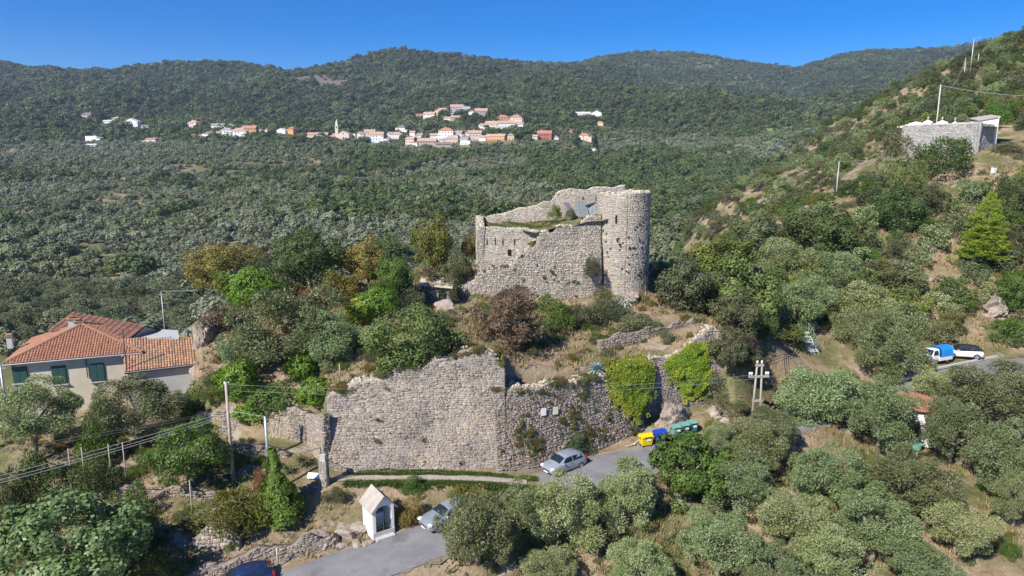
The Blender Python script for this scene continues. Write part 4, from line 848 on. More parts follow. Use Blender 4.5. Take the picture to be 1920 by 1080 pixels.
# ------------------------------------------------------------------ vehicles
def car(name, label, x, y, z, rz, st, paint, wheels, wr=.30, roofmat=None, tilt=0.0, glassdark='glass_dark', doors=1):
    t = thing(name, label, 'car', (x, y, z), rz); t.rotation_euler = (0, tilt, rz)
    vs = []; half = 8
    def section(s):
        x_, zb, zbelt, zr, wl_, wb_, wr_ = s
        h = [(0, zb), (wl_*.93, zb), (wl_, zb+.14), (wb_+.015, zbelt-.12), (wb_-.03, zbelt), (wr_, zr-.05), (wr_*.82, zr), (0, zr+.03)]
        return [(x_, yy, zz) for yy, zz in h] + [(x_, -yy, zz) for yy, zz in h[-2:0:-1]]
    ns = len(st); n = 14
    for s in st: vs += section(s)
    fs = [tuple(range(n)), tuple((ns-1)*n+k for k in range(n))[::-1]]
    low = []; top = []
    for a in range(ns-1):
        for k in range(n):
            f_ = (a*n+k, (a+1)*n+k, (a+1)*n+(k+1) % n, a*n+(k+1) % n); (top if k in ((4, 5, 6, 7, 8, 9) if roofmat and 1 <= a <= ns-5 else (5, 6, 7, 8)) and not (roofmat and a > ns-5) else low).append(f_)
    if roofmat:
        body = MB().add(vs, fs+low).build('body', M[paint], t, True)
        keep = [f_ for f_ in top]; MB().add(vs, keep).build('roof', M[roofmat], t, True)
    else: body = MB().add(vs, fs+low+top).build('body', M[paint], t, True)
    S = lambda xq: [float(np.interp(xq, [q[0] for q in st], [q[k] for q in st])) for k in range(7)]
    # windows
    def side(name_, x0, x1, x2, x3):                   # belt x0..x1 , upper x3..x2
        for sg_ in (-1, 1):
            pts = []
            for xq, top_ in ((x0, 0), (x1, 0), (x2, 1), (x3, 1)):
                s = S(xq); lo_ = Vector((xq, sg_*(s[5]-.03), s[2])); hi_ = Vector((xq, sg_*s[6], s[3]-.05)); pq = lo_.lerp(hi_, .88 if top_ else .10); pts.append(pq+Vector((0, sg_*.014, .006)))
            if sg_ < 0: pts = pts[::-1]
            MB().add(pts, [(3, 2, 1, 0)]).build(name_, M[glassdark], t)
    g = wheels['glass']
    for w_ in g['side']: side('side_window', *w_)
    def screen(name_, xa, xb):                         # from belt station xa to roof station xb
        a = S(xa); b = S(xb); off = .02 if xa > xb else -.02; pts = []
        for xq, s, k in ((xa, a, .06), (xb, b, .92)):
            xx = xa+(xb-xa)*k; q = S(xx); wq = q[6]*.94
            pts.append((Vector((xx+off, wq, q[3]-.0+.0)), Vector((xx+off, -wq, q[3]+.0)), Vector((xx+off, 0, q[3]+.05))))
        (l0, r0, m0), (l1, r1, m1) = pts; MB().add([l0, m0, r0, r1, m1, l1], [(0, 1, 4, 5), (1, 2, 3, 4)]).build(name_, M[glassdark], t, True)
    screen('windscreen', *g['front']); screen('rear_window', *g['rear'])
    for xw in wheels['x']:
        for sg_ in (-1, 1):
            s = S(xw); yw = s[4]-.08
            MB().tube([(xw, sg_*(yw-.1), wr), (xw, sg_*(yw+.06), wr), (xw, sg_*(yw+.085), wr)], [wr*1.13, wr*1.13, wr*1.0], 18).build('wheel_arch', M['black_plastic'], t)
            wv = MB().tube([(xw, sg_*(yw-.08), wr), (xw, sg_*(yw+.1), wr), (xw, sg_*(yw+.115), wr)], [wr, wr, wr*.9], 18).build('wheel', M['tyre'], t)
            mb = MB().tube([(xw, sg_*(yw+.1), wr), (xw, sg_*(yw+.125), wr)], wr*.64, 14)
            mb.build('rim', M['rim'], wv)
    xf, xr = st[-1][0], st[0][0]
    for sg_ in (-1, 1):
        s = S(xf-.16); MB().box((xf-.15, sg_*(s[6]+.12), s[2]-.02), (.26, .28, .13), sg_*-.35).build('headlight', M['lamp_glass'], t)
        s = S(xr+.08); MB().box((xr+.1, sg_*(s[5]-.06), s[2]-.02), (.14, .16, .34), 0).build('tail_light', M['tail_red'], t)
        s = S(g['front'][0]-.25); MB().box((g['front'][0]-.3, sg_*(s[5]+.1), s[2]+.08), (.14, .18, .13), 0, .8).build('mirror', M[paint], t)
        for q in range(doors):
            xd = g['side'][q][0]+.12; s = S(xd); MB().box((xd, sg_*(s[5]+.015), s[2]-.13), (.18, .03, .035)).build('door_handle', M['black_plastic'], t)
    s = S(xf-.03); MB().box((xf-.02, 0, s[1]+.16), (.08, s[4]*1.1, .14)).build('grille', M['black_plastic'], t)
    MB().box((xf+.01, 0, s[1]+.05), (.06, .5, .11)).build('number_plate', M['white_board'], t)
    s = S(xr+.02); MB().box((xr+.0, 0, s[1]+.08), (.08, s[4]*1.8, .2)).build('rear_bumper', M['black_plastic'], t)
    return t
HATCH = [(-1.92, .38, .74, .80, .68, .70, .60), (-1.84, .28, .90, 1.0, .78, .79, .62), (-1.5, .22, .94, 1.36, .82, .82, .60), (-.9, .2, .92, 1.46, .83, .83, .62), (0, .2, .90, 1.47, .83, .83, .63), (.42, .2, .90, 1.39, .83, .83, .61),
         (.75, .2, .91, 1.17, .83, .82, .63), (1.08, .2, .91, .965, .83, .80, .66), (1.45, .2, .84, .885, .82, .77, .60), (1.78, .25, .70, .74, .77, .71, .52), (1.93, .34, .55, .58, .62, .6, .42)]
G_H = {'x': (-1.22, 1.22), 'glass': {'side': [(-.28, .78, .38, -.22), (-1.45, -.36, -.30, -1.25)], 'front': (1.06, .42), 'rear': (-1.83, -1.45)}}
SUV = [(-2.05, .45, .85, .92, .74, .76, .64), (-1.95, .34, 1.02, 1.12, .85, .86, .64), (-1.6, .3, 1.05, 1.45, .89, .89, .62), (-1.0, .28, 1.03, 1.56, .90, .90, .65), (-.1, .28, 1.0, 1.58, .90, .90, .66), (.4, .28, .99, 1.48, .90, .90, .64),
       (.75, .28, 1.0, 1.25, .90, .89, .67), (1.1, .28, 1.0, 1.06, .90, .87, .72), (1.6, .28, .94, .99, .89, .84, .66), (1.95, .33, .80, .84, .84, .78, .58), (2.1, .42, .64, .67, .70, .66, .46)]
G_S = {'x': (-1.28, 1.30), 'glass': {'side': [(-.2, .80, .40, -.16), (-1.55, -.28, -.24, -1.3)], 'front': (1.08, .40), 'rear': (-1.93, -1.55)}}
SED = [(-2.2, .40, .82, .88, .72, .74, .6), (-2.1, .3, .92, .97, .84, .84, .64), (-1.6, .24, .95, 1.10, .87, .87, .62), (-1.0, .22, .94, 1.40, .88, .88, .60), (-.2, .2, .92, 1.46, .88, .88, .62), (.35, .2, .92, 1.38, .88, .88, .60),
       (.75, .2, .93, 1.15, .88, .87, .64), (1.05, .2, .93, .99, .88, .85, .70), (1.7, .2, .88, .93, .87, .81, .66), (2.1, .26, .74, .79, .82, .75, .56), (2.25, .36, .60, .63, .68, .64, .46)]
G_D = {'x': (-1.35, 1.40), 'glass': {'side': [(-.2, .78, .36, -.16), (-1.35, -.28, -.24, -1.0)], 'front': (1.03, .36), 'rear': (-1.75, -1.05)}}
def head(a, b): return math.atan2(b[1]-a[1], b[0]-a[0])
q = PZ(1058, 884, 4.62); car('parked_car', 'silver hatchback parked on the road below the rough wall', q[0], q[1]+.55, 4.56, math.radians(217), HATCH, 'paint_silver', G_H)
q = PZ(815, 990, 3.55); car('parked_car', 'grey saloon car partly hidden under an olive tree beside the shrine', q[0]+1.0, q[1]+1.15, 3.5, math.radians(218), SED, 'paint_grey', G_D, .32, tilt=.05)
q = PZ(1808, 673, 6.55); car('parked_car', 'white crossover car with dark roof parked in the layby', q[0], q[1]+.5, 6.6, math.radians(166), SUV, 'paint_white', G_S, .36, 'black_plastic')
q = PZ(455, 1092, 2.2); car('parked_car', 'dark blue car cut off by the bottom edge of the picture', q[0]+.2, q[1]-.3, 2.0, math.radians(208), HATCH, 'paint_navy', G_H)
# three wheeled delivery truck with blue tarpaulin
q = PZ(1757, 684, 6.55); tr = thing('pickup_truck', 'small white truck with blue tarpaulin cover beside the white car', 'truck', (q[0]+.2, q[1]+.9, 6.58), math.radians(203))
mb = MB(); S_ = [(1.9, .35, .62, .55), (1.75, .3, .95, .66), (1.35, .3, 1.15, .72), (.95, .3, 1.72, .66), (.25, .3, 1.76, .68), (.2, .3, 1.76, .68)]; vs = []
for x_, zb, zt, w_ in S_: vs += [(x_, -w_, zb), (x_, -w_*1.03, (zb+min(zt, 1.1))/2), (x_, -w_*.96, min(zt, 1.12)), (x_, -w_*.84, zt), (x_, w_*.84, zt), (x_, w_*.96, min(zt, 1.12)), (x_, w_*1.03, (zb+min(zt, 1.1))/2), (x_, w_, zb)]
mb.add(vs, [tuple(range(8))]+[tuple(40+k for k in range(8))[::-1]]+[(a*8+k, a*8+(k+1) % 8, a*8+8+(k+1) % 8, a*8+8+k) for a in range(5) for k in range(8)]); mb.build('cab', M['paint_white'], tr, True)
MB().add([(1.37, -.6, 1.18), (1.37, .6, 1.18), (.99, .54, 1.68), (.99, -.54, 1.68)], [(0, 1, 2, 3)]).build('windscreen', M['glass_dark'], tr)
for s in (-1, 1):
    MB().add([(.35, s*.715, 1.15), (1.22, s*.715, 1.15), (1.0, s*.60, 1.62), (.38, s*.61, 1.65)], [(0, 1, 2, 3)]).build('side_window', M['glass_dark'], tr)
    MB().box((1.78, s*.42, .82), (.14, .2, .16)).build('headlight', M['lamp_glass'], tr)
    for x_ in (1.25, -1.2):
        wv = MB().tube([(x_, s*.55, .27), (x_, s*.72, .27)], .27, 14).build('wheel', M['tyre'], tr); MB().tube([(x_, s*.71, .27), (x_, s*.735, .27)], .15, 10).build('rim', M['rim'], wv)
MB().box((-.95, 0, .62), (2.2, 1.5, .5)).build('load_bed', M['paint_white'], tr)
mb = MB(); n = 11; ys_ = [(-.78*math.cos(a), .85+1.05*min(1, math.sin(a)*1.5)**.6) for a in np.linspace(0, math.pi, n)]; xs_ = np.linspace(-2.1, .12, 9); vs = []
for k, x_ in enumerate(xs_): vs += [(x_, a, b-(.03 if k % 2 else 0)) for a, b in ys_]
mb.add(vs, [(a*n+k, a*n+k+1, a*n+n+k+1, a*n+n+k) for a in range(8) for k in range(n-1)]+[tuple(range(n)), tuple(8*n+k for k in range(n))[::-1]]); mb.build('tarpaulin', M['tarp_blue'], tr, True)

# kerb along the layby
mb = thing('kerb', 'pale stone kerb between the road and the layby cars', 'kerb', (50, 78, 6.5))
L = [PZ(1715, 702, 6.5), PZ(1760, 691, 6.5), PZ(1812, 680, 6.52), PZ(1870, 669, 6.55)]
for k in range(3):
    a, b = L[k], L[k+1]
    for j in range(4):
        c = a+(b-a)*(j+.5)/4; d = (b-a)/4; ln = float(np.hypot(d[0], d[1])); MB().box((c[0]-50, c[1]-78, c[2]-6.45), (ln-.03, .22, .24), math.atan2(d[1], d[0])).build('kerb_stone', M['kerb_stone'], mb)

# ------------------------------------------------------------------ poles and cables
POLES = {}
def pole(name, label, px0, py0, Y, pytop, r0=.13, r1=.09, mat='pole_wood', arm=None, lamp=False, ins=0, z=None):
    b = P(px0, py0, Y); z0 = h1(b[0], b[1]) if z is None else z; top = P(px0, pytop, Y)[2]; h = top-z0
    t = thing(name, label, 'pole', (b[0], b[1], z0)); n = 7
    MB().tube([(0, 0, -.4), (0, 0, h*.5), (0, 0, h)], [r0, (r0+r1)/2, r1], 10).build('shaft', M[mat], t, True)
    if arm: MB().box((0, 0, h-.35), (arm, .09, .1), .2).build('crossarm', M['galvanised'], t)
    for k in range(ins):
        MB().tube([(0, 0, 0), (0, 0, .08), (0, 0, .2), (0, 0, .24)], [.02, .06, .05, .02], 8).build('insulator', M['porcelain'], t, True, ((k-(ins-1)/2)*.3, .1, h-.05-.35*(arm is None)*.6))
    if lamp: MB().tube([(0, 0, h-.1), (.4, -.3, h+.1), (.8, -.5, h+.12)], .04, 6).build('lamp_arm', M['galvanised'], t); MB().box((1.0, -.62, h+.1), (.5, .22, .12), -.5).build('lamp_head', M['galvanised'], t)
    POLES[name+str(px0)] = (b[0], b[1], z0+h); return t
pole('utility_pole', 'wooden utility pole with lamp standing in the garden terraces', 437, 893, 50.8, 716, .14, .10, 'pole_wood', None, False, 2)
pole('steel_pole', 'pale steel pole in front of the farmhouse left edge', 8, 740, 56.5, 683, .11, .09, 'galvanised', .8)
pole('steel_pole', 'short grey steel pole rising from the ivy column', 512, 1000, 49.3, 781, .10, .10, 'galvanised')
pole('fence_post', 'tilted wooden stake under the grey olive on the mound', 638, 720, 57.5, 682, .06, .04, 'pole_wood')
pole('utility_pole', 'thin pole behind the farmhouse carrying a single cable', 306, 590, 80, 546, .05, .04, 'galvanised', .5, z=h1(*P(306, 590, 80)[:2]))
pole('utility_pole', 'pale concrete pole on the hillside right of the castle tower', 1568, 365, 130, 303, .14, .10, 'concrete', None, False, 1)
pole('utility_pole', 'tall pale pole rising behind the cemetery tombs', 1756, 232, 148, 160, .16, .11, 'concrete', .9, False, 1)
pole('utility_pole', 'short bare pole left of the tall hilltop mast', 1807, 145, 200, 108, .14, .10, 'concrete')
pole('lamp_mast', 'tallest pale mast with lamp head on the upper hillside', 1818, 145, 202, 72, .17, .11, 'galvanised', None, True)
pole('utility_pole', 'short bare pole right of the tall hilltop mast', 1831, 140, 204, 101, .14, .10, 'concrete')
pole('utility_pole', 'thin pole at the right corner of the cemetery wall', 1863, 302, 129.0, 218, .11, .08, 'concrete')
pole('fence_post', 'small wooden post on the grass right of the tower foot', 1277, 487, 84, 476, .07, .06, 'pole_wood')
pole('fence_post', 'thin stake at the broken terrace wall beside the utility pole', 360, 955, 46.8, 900, .05, .04, 'pole_wood')
pole('fence_post', 'pale post at the roadside wall near the dark car', 522, 1078, 43.4, 1028, .06, .05, 'concrete')
for k, px in enumerate((75, 130, 155, 205, 232)): pole('fence_post', 'short fence post in the row below the left olive trees', px, 870-(px-75)*.1, 50.5, 848-(px-75)*.12, .05, .04, 'pole_wood')['group'] = 'fence posts below the olive trees'
# twin concrete line support
a = P(1418, 775, 62.5); z0 = h1(a[0], a[1]); hp = P(1418, 676, 62.5)[2]-z0
hpole = thing('twin_pole', 'twin legged concrete line support with crossarm and white insulators', 'pole', (a[0], a[1], z0), .1)
for s in (-1, 1): MB().tube([(s*.42, 0, -.4), (s*.24, 0, hp-.5)], [.13, .09], 8).build('leg', M['pole_concrete'], hpole, True)
for zz, w_ in ((hp*.35, .95), (hp-1.55, 2.0), (hp-.45, .8)): MB().box((0, -.02, zz), (w_, .16, .2)).build('crossarm', M['pole_concrete'], hpole)
for x_, zz in ((-.9, hp-1.3), (-.7, hp-1.3), (.7, hp-1.3), (.9, hp-1.3), (-.22, hp-.2), (.22, hp-.2)): MB().tube([(x_, 0, zz-.15), (x_, 0, zz), (x_, 0, zz+.14), (x_, 0, zz+.2)], [.03, .09, .1, .04], 8).build('insulator', M['porcelain'], hpole, True)
HPT = (a[0], a[1], z0+hp)
def cable(label, pts, sag=.6, r=.022, mat='cable', group=None):
    mb = MB()
    for a, b in zip(pts[:-1], pts[1:]):
        a = Vector(a); b = Vector(b); n = 16; mb.tube([a.lerp(b, k/n)-Vector((0, 0, sag*4*(k/n)*(1-k/n)*((b-a).length/40))) for k in range(n+1)], r, 5)
    return tag(mb.build('cable', M[mat], None), label, 'cable', group)
PT = lambda px, py, Y: tuple(P(px, py, Y))
up_ = POLES['utility_pole437']; p1568 = POLES['utility_pole1568']; pcem = POLES['utility_pole1756']
cable('pale cable from the castle tower up to the hillside pole', [(16.3, 84.5, P(1230, 379, 84.5)[2]), p1568], 1.0, .03)
cable('pale cable running from the hillside pole to the cemetery', [p1568, PT(1785, 283, 127)], .7, .03)
cable('lower pale cable from the castle tower toward the right slope', [(16.3, 85.0, P(1230, 416, 85)[2]), PT(1372, 395, 108), PT(1480, 365, 128)], .6, .028)
cable('cable sweeping from the cemetery pole up to the hilltop poles', [pcem, POLES['utility_pole1807']], 2.2, .045)
cable('cable from the cemetery pole to the right picture edge', [pcem, PT(1925, 180, 135)], .9, .04)
for k, (y0, y1) in enumerate(((893, 779), (901, 785), (907, 789))): cable('pale cable strung across the lower left garden', [PT(-20, y0+4, 43), PT(402, y1, 50.5)], .35, .02, 'cable', 'cables over the lower left garden')
for k, (y0, y1) in enumerate(((846, 768), (852, 773))): cable('thin dark cable in front of the left olive trees', [PT(-20, y0, 46), (up_[0], up_[1], up_[2]-2.2-.15*k)], .3, .016, 'cable_dark', 'cables in front of the left olives')
cable('pale cable rising from the farmhouse roof to a thin pole', [PT(208, 600, 68), POLES['utility_pole306']], .3, .028)
cable('pale cable from the thin pole to the mound', [POLES['utility_pole306'], PT(358, 545, 78)], .2, .028)
for k in range(3): cable('dark cable climbing the right slope from the line support', [(HPT[0]+.2*k, HPT[1], HPT[2]-.3*k), PT(1520+5*k, 640, 82), PT(1716, 436+3*k, 118)], .5, .03, 'cable_dark', 'cables climbing the right slope')
for k in range(2): cable('thin cable crossing in front of the bastion wall', [(up_[0], up_[1], up_[2]-.2-.5*k), (HPT[0]-.6, HPT[1]-.3, HPT[2]-1.3-.4*k)], .8, .012, 'cable', 'thin cables across the bastion wall')
cable('short cable from the utility pole to the ivy column pole', [(up_[0], up_[1], up_[2]-2.3), POLES['steel_pole512']], .15, .018)

# ------------------------------------------------------------------ hut among the olives, white steps
q = PZ(1690, 800, 5.0); q = P(1690, 815, 62.5); z0 = h1(q[0], q[1])
hut = thing('garden_hut', 'small white hut with orange tiled roof among the olive trees', 'hut', (q[0], q[1], z0), -.35)
rz_ = P(1670, 724, 64)[2]-z0; W_, D_, E_ = 4.6, 4.0, rz_-1.1
mb = MB()
for a, b in (((-W_/2, -D_/2), (W_/2, -D_/2)), ((W_/2, -D_/2), (W_/2, D_/2)), ((W_/2, D_/2), (-W_/2, D_/2)), ((-W_/2, D_/2), (-W_/2, -D_/2))):
    mb.prism([(*a, -.5), (*b, -.5), (*b, E_), (*a, E_)], (Vector((b[0]-a[0], b[1]-a[1], 0)).cross(Vector((0, 0, 1)))).normalized()*-.2)
mb.build('wall', M['white_plaster'], hut)
e = .35; c = [(-W_/2-e, -D_/2-e, E_-.05), (W_/2+e, -D_/2-e, E_-.05), (W_/2+e, D_/2+e, E_-.05), (-W_/2-e, D_/2+e, E_-.05)]; r0 = (-.6, 0, rz_); r1 = (.6, 0, rz_)
mb = MB().add(c+[r0, r1], [(0, 1, 5, 4), (1, 2, 5), (2, 3, 4, 5), (3, 0, 4), (3, 2, 1, 0)]); rf = mb.build('roof', M['terracotta_dark'], hut)
tiles(rf, c[0], c[1], r1, r0, 'terracotta', seed=31); tiles(rf, c[1], c[2], r1, r1, 'terracotta', seed=32); tiles(rf, c[2], c[3], r0, r1, 'terracotta', seed=33); tiles(rf, c[3], c[0], r0, r0, 'terracotta', seed=34)
MB().box((.6, -D_/2-.03, .95), (.85, .08, 1.9)).build('door', M['dark_timber'], hut)
q = P(1714, 826, 60.0); o = thing('water_tub', 'pale green plastic tub beside the small white hut', 'tub', (q[0], q[1], h1(q[0], q[1])))
MB().tube([(0, 0, 0), (0, 0, .55), (0, 0, .62)], [.62, .75, .8], 16).build('body', M['tub_green'], o); MB().tube([(0, 0, .56), (0, 0, .63)], [.66, .7], 16).build('cover', M['bin_pale'], o)
q = P(1522, 672, 76); z0 = h1(q[0], q[1]); st_ = thing('white_stairs', 'flight of white concrete steps with wire railing on the slope', 'stairs', (q[0], q[1], z0), .12)
for k in range(8): MB().box((0, k*.3, .1+k*.2), (1.3, .32, .24+k*.04)).build('step', M['white_plaster'], st_)
for s in (-1, 1):
    mb = MB(); mb.tube([(s*.68, -.1, 1.1), (s*.68, 2.3, 2.8)], .025, 6); mb.tube([(s*.68, -.1, .6), (s*.68, 2.3, 2.3)], .02, 6)
    for k in range(5): mb.tube([(s*.68, k*.57, k*.4), (s*.68, k*.57, 1.15+k*.4)], .025, 6)
    mb.build('railing', M['galvanised'], st_)
    MB().prism([(s*.68, -.15, -.3), (s*.68, 2.5, -.3), (s*.68, 2.5, 1.45), (s*.68, -.15, .0)], (s*.1, 0, 0)).build('side_wall', M['plaster_grey'], st_)

# ------------------------------------------------------------------ hilltop cemetery
cem = thing('cemetery_wall', 'high pale stone cemetery enclosure on the right hillside', 'wall', (86, 130, 30)); CLc = np.array(cem.location)
c0 = np.array(P(1690, 235, 143)); c1 = np.array(P(1838, 229, 130)); c2 = np.array(P(1867, 241, 135)); zt = 36.6
for a, b, sd, nm in ((c0, c1, 71, ''), (c1, c2, 72, '')):
    A = np.array([a[0], a[1], 27.0]); B = np.array([b[0], b[1], 27.0 if sd == 71 else 29.0]); pos, ln = flat(A, B, .035)
    stone_wall(cem, rel(cem, pos), ln, (lambda u: zt-27.0+0*u) if sd == 71 else prof([(0, zt-27), (ln, zt-29.2)]), .5, 'cemetery_stone', 'mortar_pale', 10, False, None, seed=sd, ch=.22, sl=.42)
    mb = MB(); tp = [pos(np.array([u]), np.array([zt-27.0 if sd == 71 else zt-27-(2.2)*u/ln]), np.array([-.25]))[0]-CLc for u in (0, ln)]
    d = Vector(tp[1])-Vector(tp[0]); MB().box(tuple((Vector(tp[0])+Vector(tp[1]))/2+Vector((0, 0, .06))), (d.length, .62, .12), math.atan2(d.y, d.x), 1, None, None).build('coping', M['concrete'], cem) if sd == 71 else None
mid = (c0+c1)/2
nrm = np.array([(c1-c0)[1], -(c1-c0)[0]])/np.hypot(*(c1-c0)[:2])       # outward
MB().prism([Vector((*(q_), 36.0))-Vector(CLc) for q_ in ((c0[0]-nrm[0]*.5, c0[1]-nrm[1]*.5), (c1[0]-nrm[0]*.5, c1[1]-nrm[1]*.5), (c1[0]-nrm[0]*12, c1[1]-nrm[1]*12), (c0[0]-nrm[0]*12, c0[1]-nrm[1]*12))], (0, 0, .05)).build('yard', M['gravel_path'], cem)
def tomb(label, px, Y, w, h, cross):
    q = P(px, 230, Y); t = thing('tomb', label, 'tomb', (q[0], q[1], 36.05), -.9)
    MB().box((0, 0, h*.3), (w, 1.2, h*.6)).box((0, 0, h*.62), (w*1.06, 1.3, .08)).build('base', M['white_plaster'], t)
    MB().prism([(-w*.48, .3, h*.65), (w*.48, .3, h*.65), (w*.4, .3, h*.8), (0, .3, h), (-w*.4, .3, h*.8)], (0, .2, 0)).build('headstone', M['white_plaster'], t)
    if cross: MB().box((0, .4, h+.35), (.1, .1, .8)).box((0, .4, h+.45), (.45, .09, .1)).build('cross', M['concrete'], t)
tomb('long white tomb slab at the left end of the cemetery', 1716, 146, 3.2, 1.6, False); tomb('white tomb with small cross left of the cemetery pole', 1738, 145, 2.0, 1.9, True); tomb('white gabled tomb just right of the cemetery pole', 1765, 143, 2.3, 1.7, True); tomb('small white tomb near the middle of the cemetery', 1789, 141, 1.0, 1.4, True)
q = P(1706, 236, 144.5); t = thing('white_slab', 'flat white slab projecting over the cemetery wall left end', 'slab', (q[0], q[1], 36.3), -.9); MB().box((0, 0, .25), (4.2, 2.0, .3)).build('slab', M['white_board'], t); MB().box((0, 0, .03), (3.8, 1.6, .25)).build('base', M['concrete'], t)
q = P(1846, 229, 137); t = thing('cemetery_chapel', 'small white cemetery chapel with sloping grey roof', 'chapel', (q[0], q[1], 32.7), -.12)
MB().prism([(-1.7, -1.5, 0), (1.7, -1.5, 0), (1.7, -1.5, 5.2), (-1.7, -1.5, 4.6)], (0, 3.2, 0)).build('wall', M['white_plaster'], t)
MB().prism([(-1.95, -1.75, 4.55), (1.95, -1.75, 5.22), (1.95, 1.9, 5.75), (-1.95, 1.9, 5.1)], (0, 0, .14)).build('roof', M['slate_roof'], t); MB().box((1.72, .0, 3.2), (.06, .9, 1.9)).build('door', M['recess_shade'], t)
q = P(1815, 231, 141); t = thing('burial_niche', 'low grey roofed burial niches between tombs and chapel', 'tomb', (q[0], q[1], 36.05), -.5); MB().box((0, 0, .5), (3.2, 1.5, 1.0)).build('base', M['concrete'], t); MB().box((0, -.1, 1.08), (3.6, 1.9, .14)).build('roof', M['concrete'], t); MB().box((0, -.77, .6), (2.4, .05, .5)).build('opening', M['recess_shade'], t)
q = P(1862, 332, 122); t = thing('water_box', 'small white concrete box on the slope below the cemetery', 'box', (q[0], q[1], h1(q[0], q[1])), .3); MB().box((0, 0, .45), (.7, .55, 1.0), 0, .95).build('body', M['white_plaster'], t); MB().box((0, 0, .98), (.8, .65, .08)).build('lid', M['concrete'], t)
# ------------------------------------------------------------------ village on the far hillside
VC = {'w': (.80, .79, .76), 'c': (.66, .58, .42), 'p': (.66, .55, .47), 'o': (.66, .36, .16), 'l': (.55, .45, .50), 's': (.42, .36, .30), 'y': (.70, .60, .30), 'g': (.52, .51, .49), 'r': (.45, .16, .13)}
RC = {'r': (.46, .22, .15), 'd': (.26, .19, .17), 'k': (.50, .33, .26), 'g': (.34, .31, .29), 'w': (.62, .60, .57)}
for k, c in VC.items(): mat_noise('village_wall_'+k, [tuple(q*.88 for q in c), c], .15, .9)
for k, c in RC.items(): mat_noise('village_roof_'+k, [tuple(q*.8 for q in c), c], .4, .9)
WIN = MB().box((0, 0, 0), (1.0, .12, 1.5)).mesh('window', M['recess_shade'])
VILL = []
def vhouse(label, px, py, w, h, wc, rc, shape='h', rz=None, wins=True):
    d = far_hit(px, py); s = d[1]*math.cos(PITCH)+(CZ-d[2])*math.sin(PITCH); s = s/F; Wd = max(4.5, w*s*1.0); Hh = max(4.0, h*s*1.12); dep = min(Wd, 10.0)
    if rz is None: rz = rnd.uniform(-.35, .2)
    t = thing('village_house', label, 'house', (d[0], d[1], d[2]-.3), rz, None); VILL.append((d[0], d[1], max(Wd, dep)*.62))
    rh = 0 if shape == 'f' else min(Hh*.34, Wd*.16+.6); eh = Hh-rh
    MB().box((0, dep/2, (eh-3)/2), (Wd, dep, eh+3)).build('wall', M['village_wall_'+wc], t)
    x, y0, y1, o = Wd/2+.5, -.5, dep+.5, .4
    if shape == 'h': MB().add([(-x, y0, eh), (x, y0, eh), (x, y1, eh), (-x, y1, eh), (-x*.35, dep/2, eh+rh+.3), (x*.35, dep/2, eh+rh+.3)], [(0, 1, 5, 4), (1, 2, 5), (2, 3, 4, 5), (3, 0, 4), (3, 2, 1, 0)]).build('roof', M['village_roof_'+rc], t)
    elif shape == 'e': MB().prism([(-x, y0, eh), (x, y0, eh), (x, dep/2, eh+rh+.5), (-x, dep/2, eh+rh+.5)], (0, 0, .25)).prism([(-x, dep/2, eh+rh+.5), (x, dep/2, eh+rh+.5), (x, y1, eh), (-x, y1, eh)], (0, 0, .25)).build('roof', M['village_roof_'+rc], t)
    elif shape == 'g':
        MB().prism([(-Wd/2, 0, eh), (Wd/2, 0, eh), (0, 0, eh+rh+.3)], (0, dep, 0)).build('gable', M['village_wall_'+wc], t)
        for s_ in (-1, 1): MB().prism([(0, y0, eh+rh+.35), (s_*x, y0, eh-.1), (s_*x, y1, eh-.1), (0, y1, eh+rh+.35)], (0, 0, .22)).build('roof', M['village_roof_'+rc], t)
    else: MB().box((0, dep/2, eh+.15), (Wd+.6, dep+.6, .3)).build('roof', M['village_roof_'+rc], t)
    if wins:
        nf = max(1, int(eh/3.2)); nc = max(2, int(Wd/3.4))
        for a in range(nf):
            for b in range(nc):
                if rnd.random() < .85: o_ = link('window', WIN, t, (-Wd/2+(b+.5)*Wd/nc, -.04, 1.6+a*eh/nf)); o_.scale = (1.05, 1, .95)
    if w >= 14 and rnd.random() < .75:                 # lower extension beside the main block
        sd = rnd.choice((-1, 1)); ew = Wd*rnd.uniform(.3, .5); eh2 = eh*rnd.uniform(.45, .8); ex_ = sd*(Wd/2+ew/2-.3); ed = dep*.7
        e = MB().box((ex_, ed/2-1, (eh2-3)/2), (ew, ed, eh2+3)).build('extension', M['village_wall_'+rnd.choice((wc, 'w', 'p'))], t)
        MB().prism([(ex_-ew/2-.4, -1.5, eh2), (ex_+ew/2+.4, -1.5, eh2), (ex_+ew/2+.4, ed-.6, eh2+1.1), (ex_-ew/2-.4, ed-.6, eh2+1.1)], (0, 0, .22)).build('extension_roof', M['village_roof_'+rnd.choice((rc, 'k'))], e)
    if w >= 16: MB().box((Wd*rnd.uniform(-.3, .3), dep*.5, eh+rh+.9), (.8, .8, 1.8)).build('chimney', M['village_wall_p'], t)
    return t
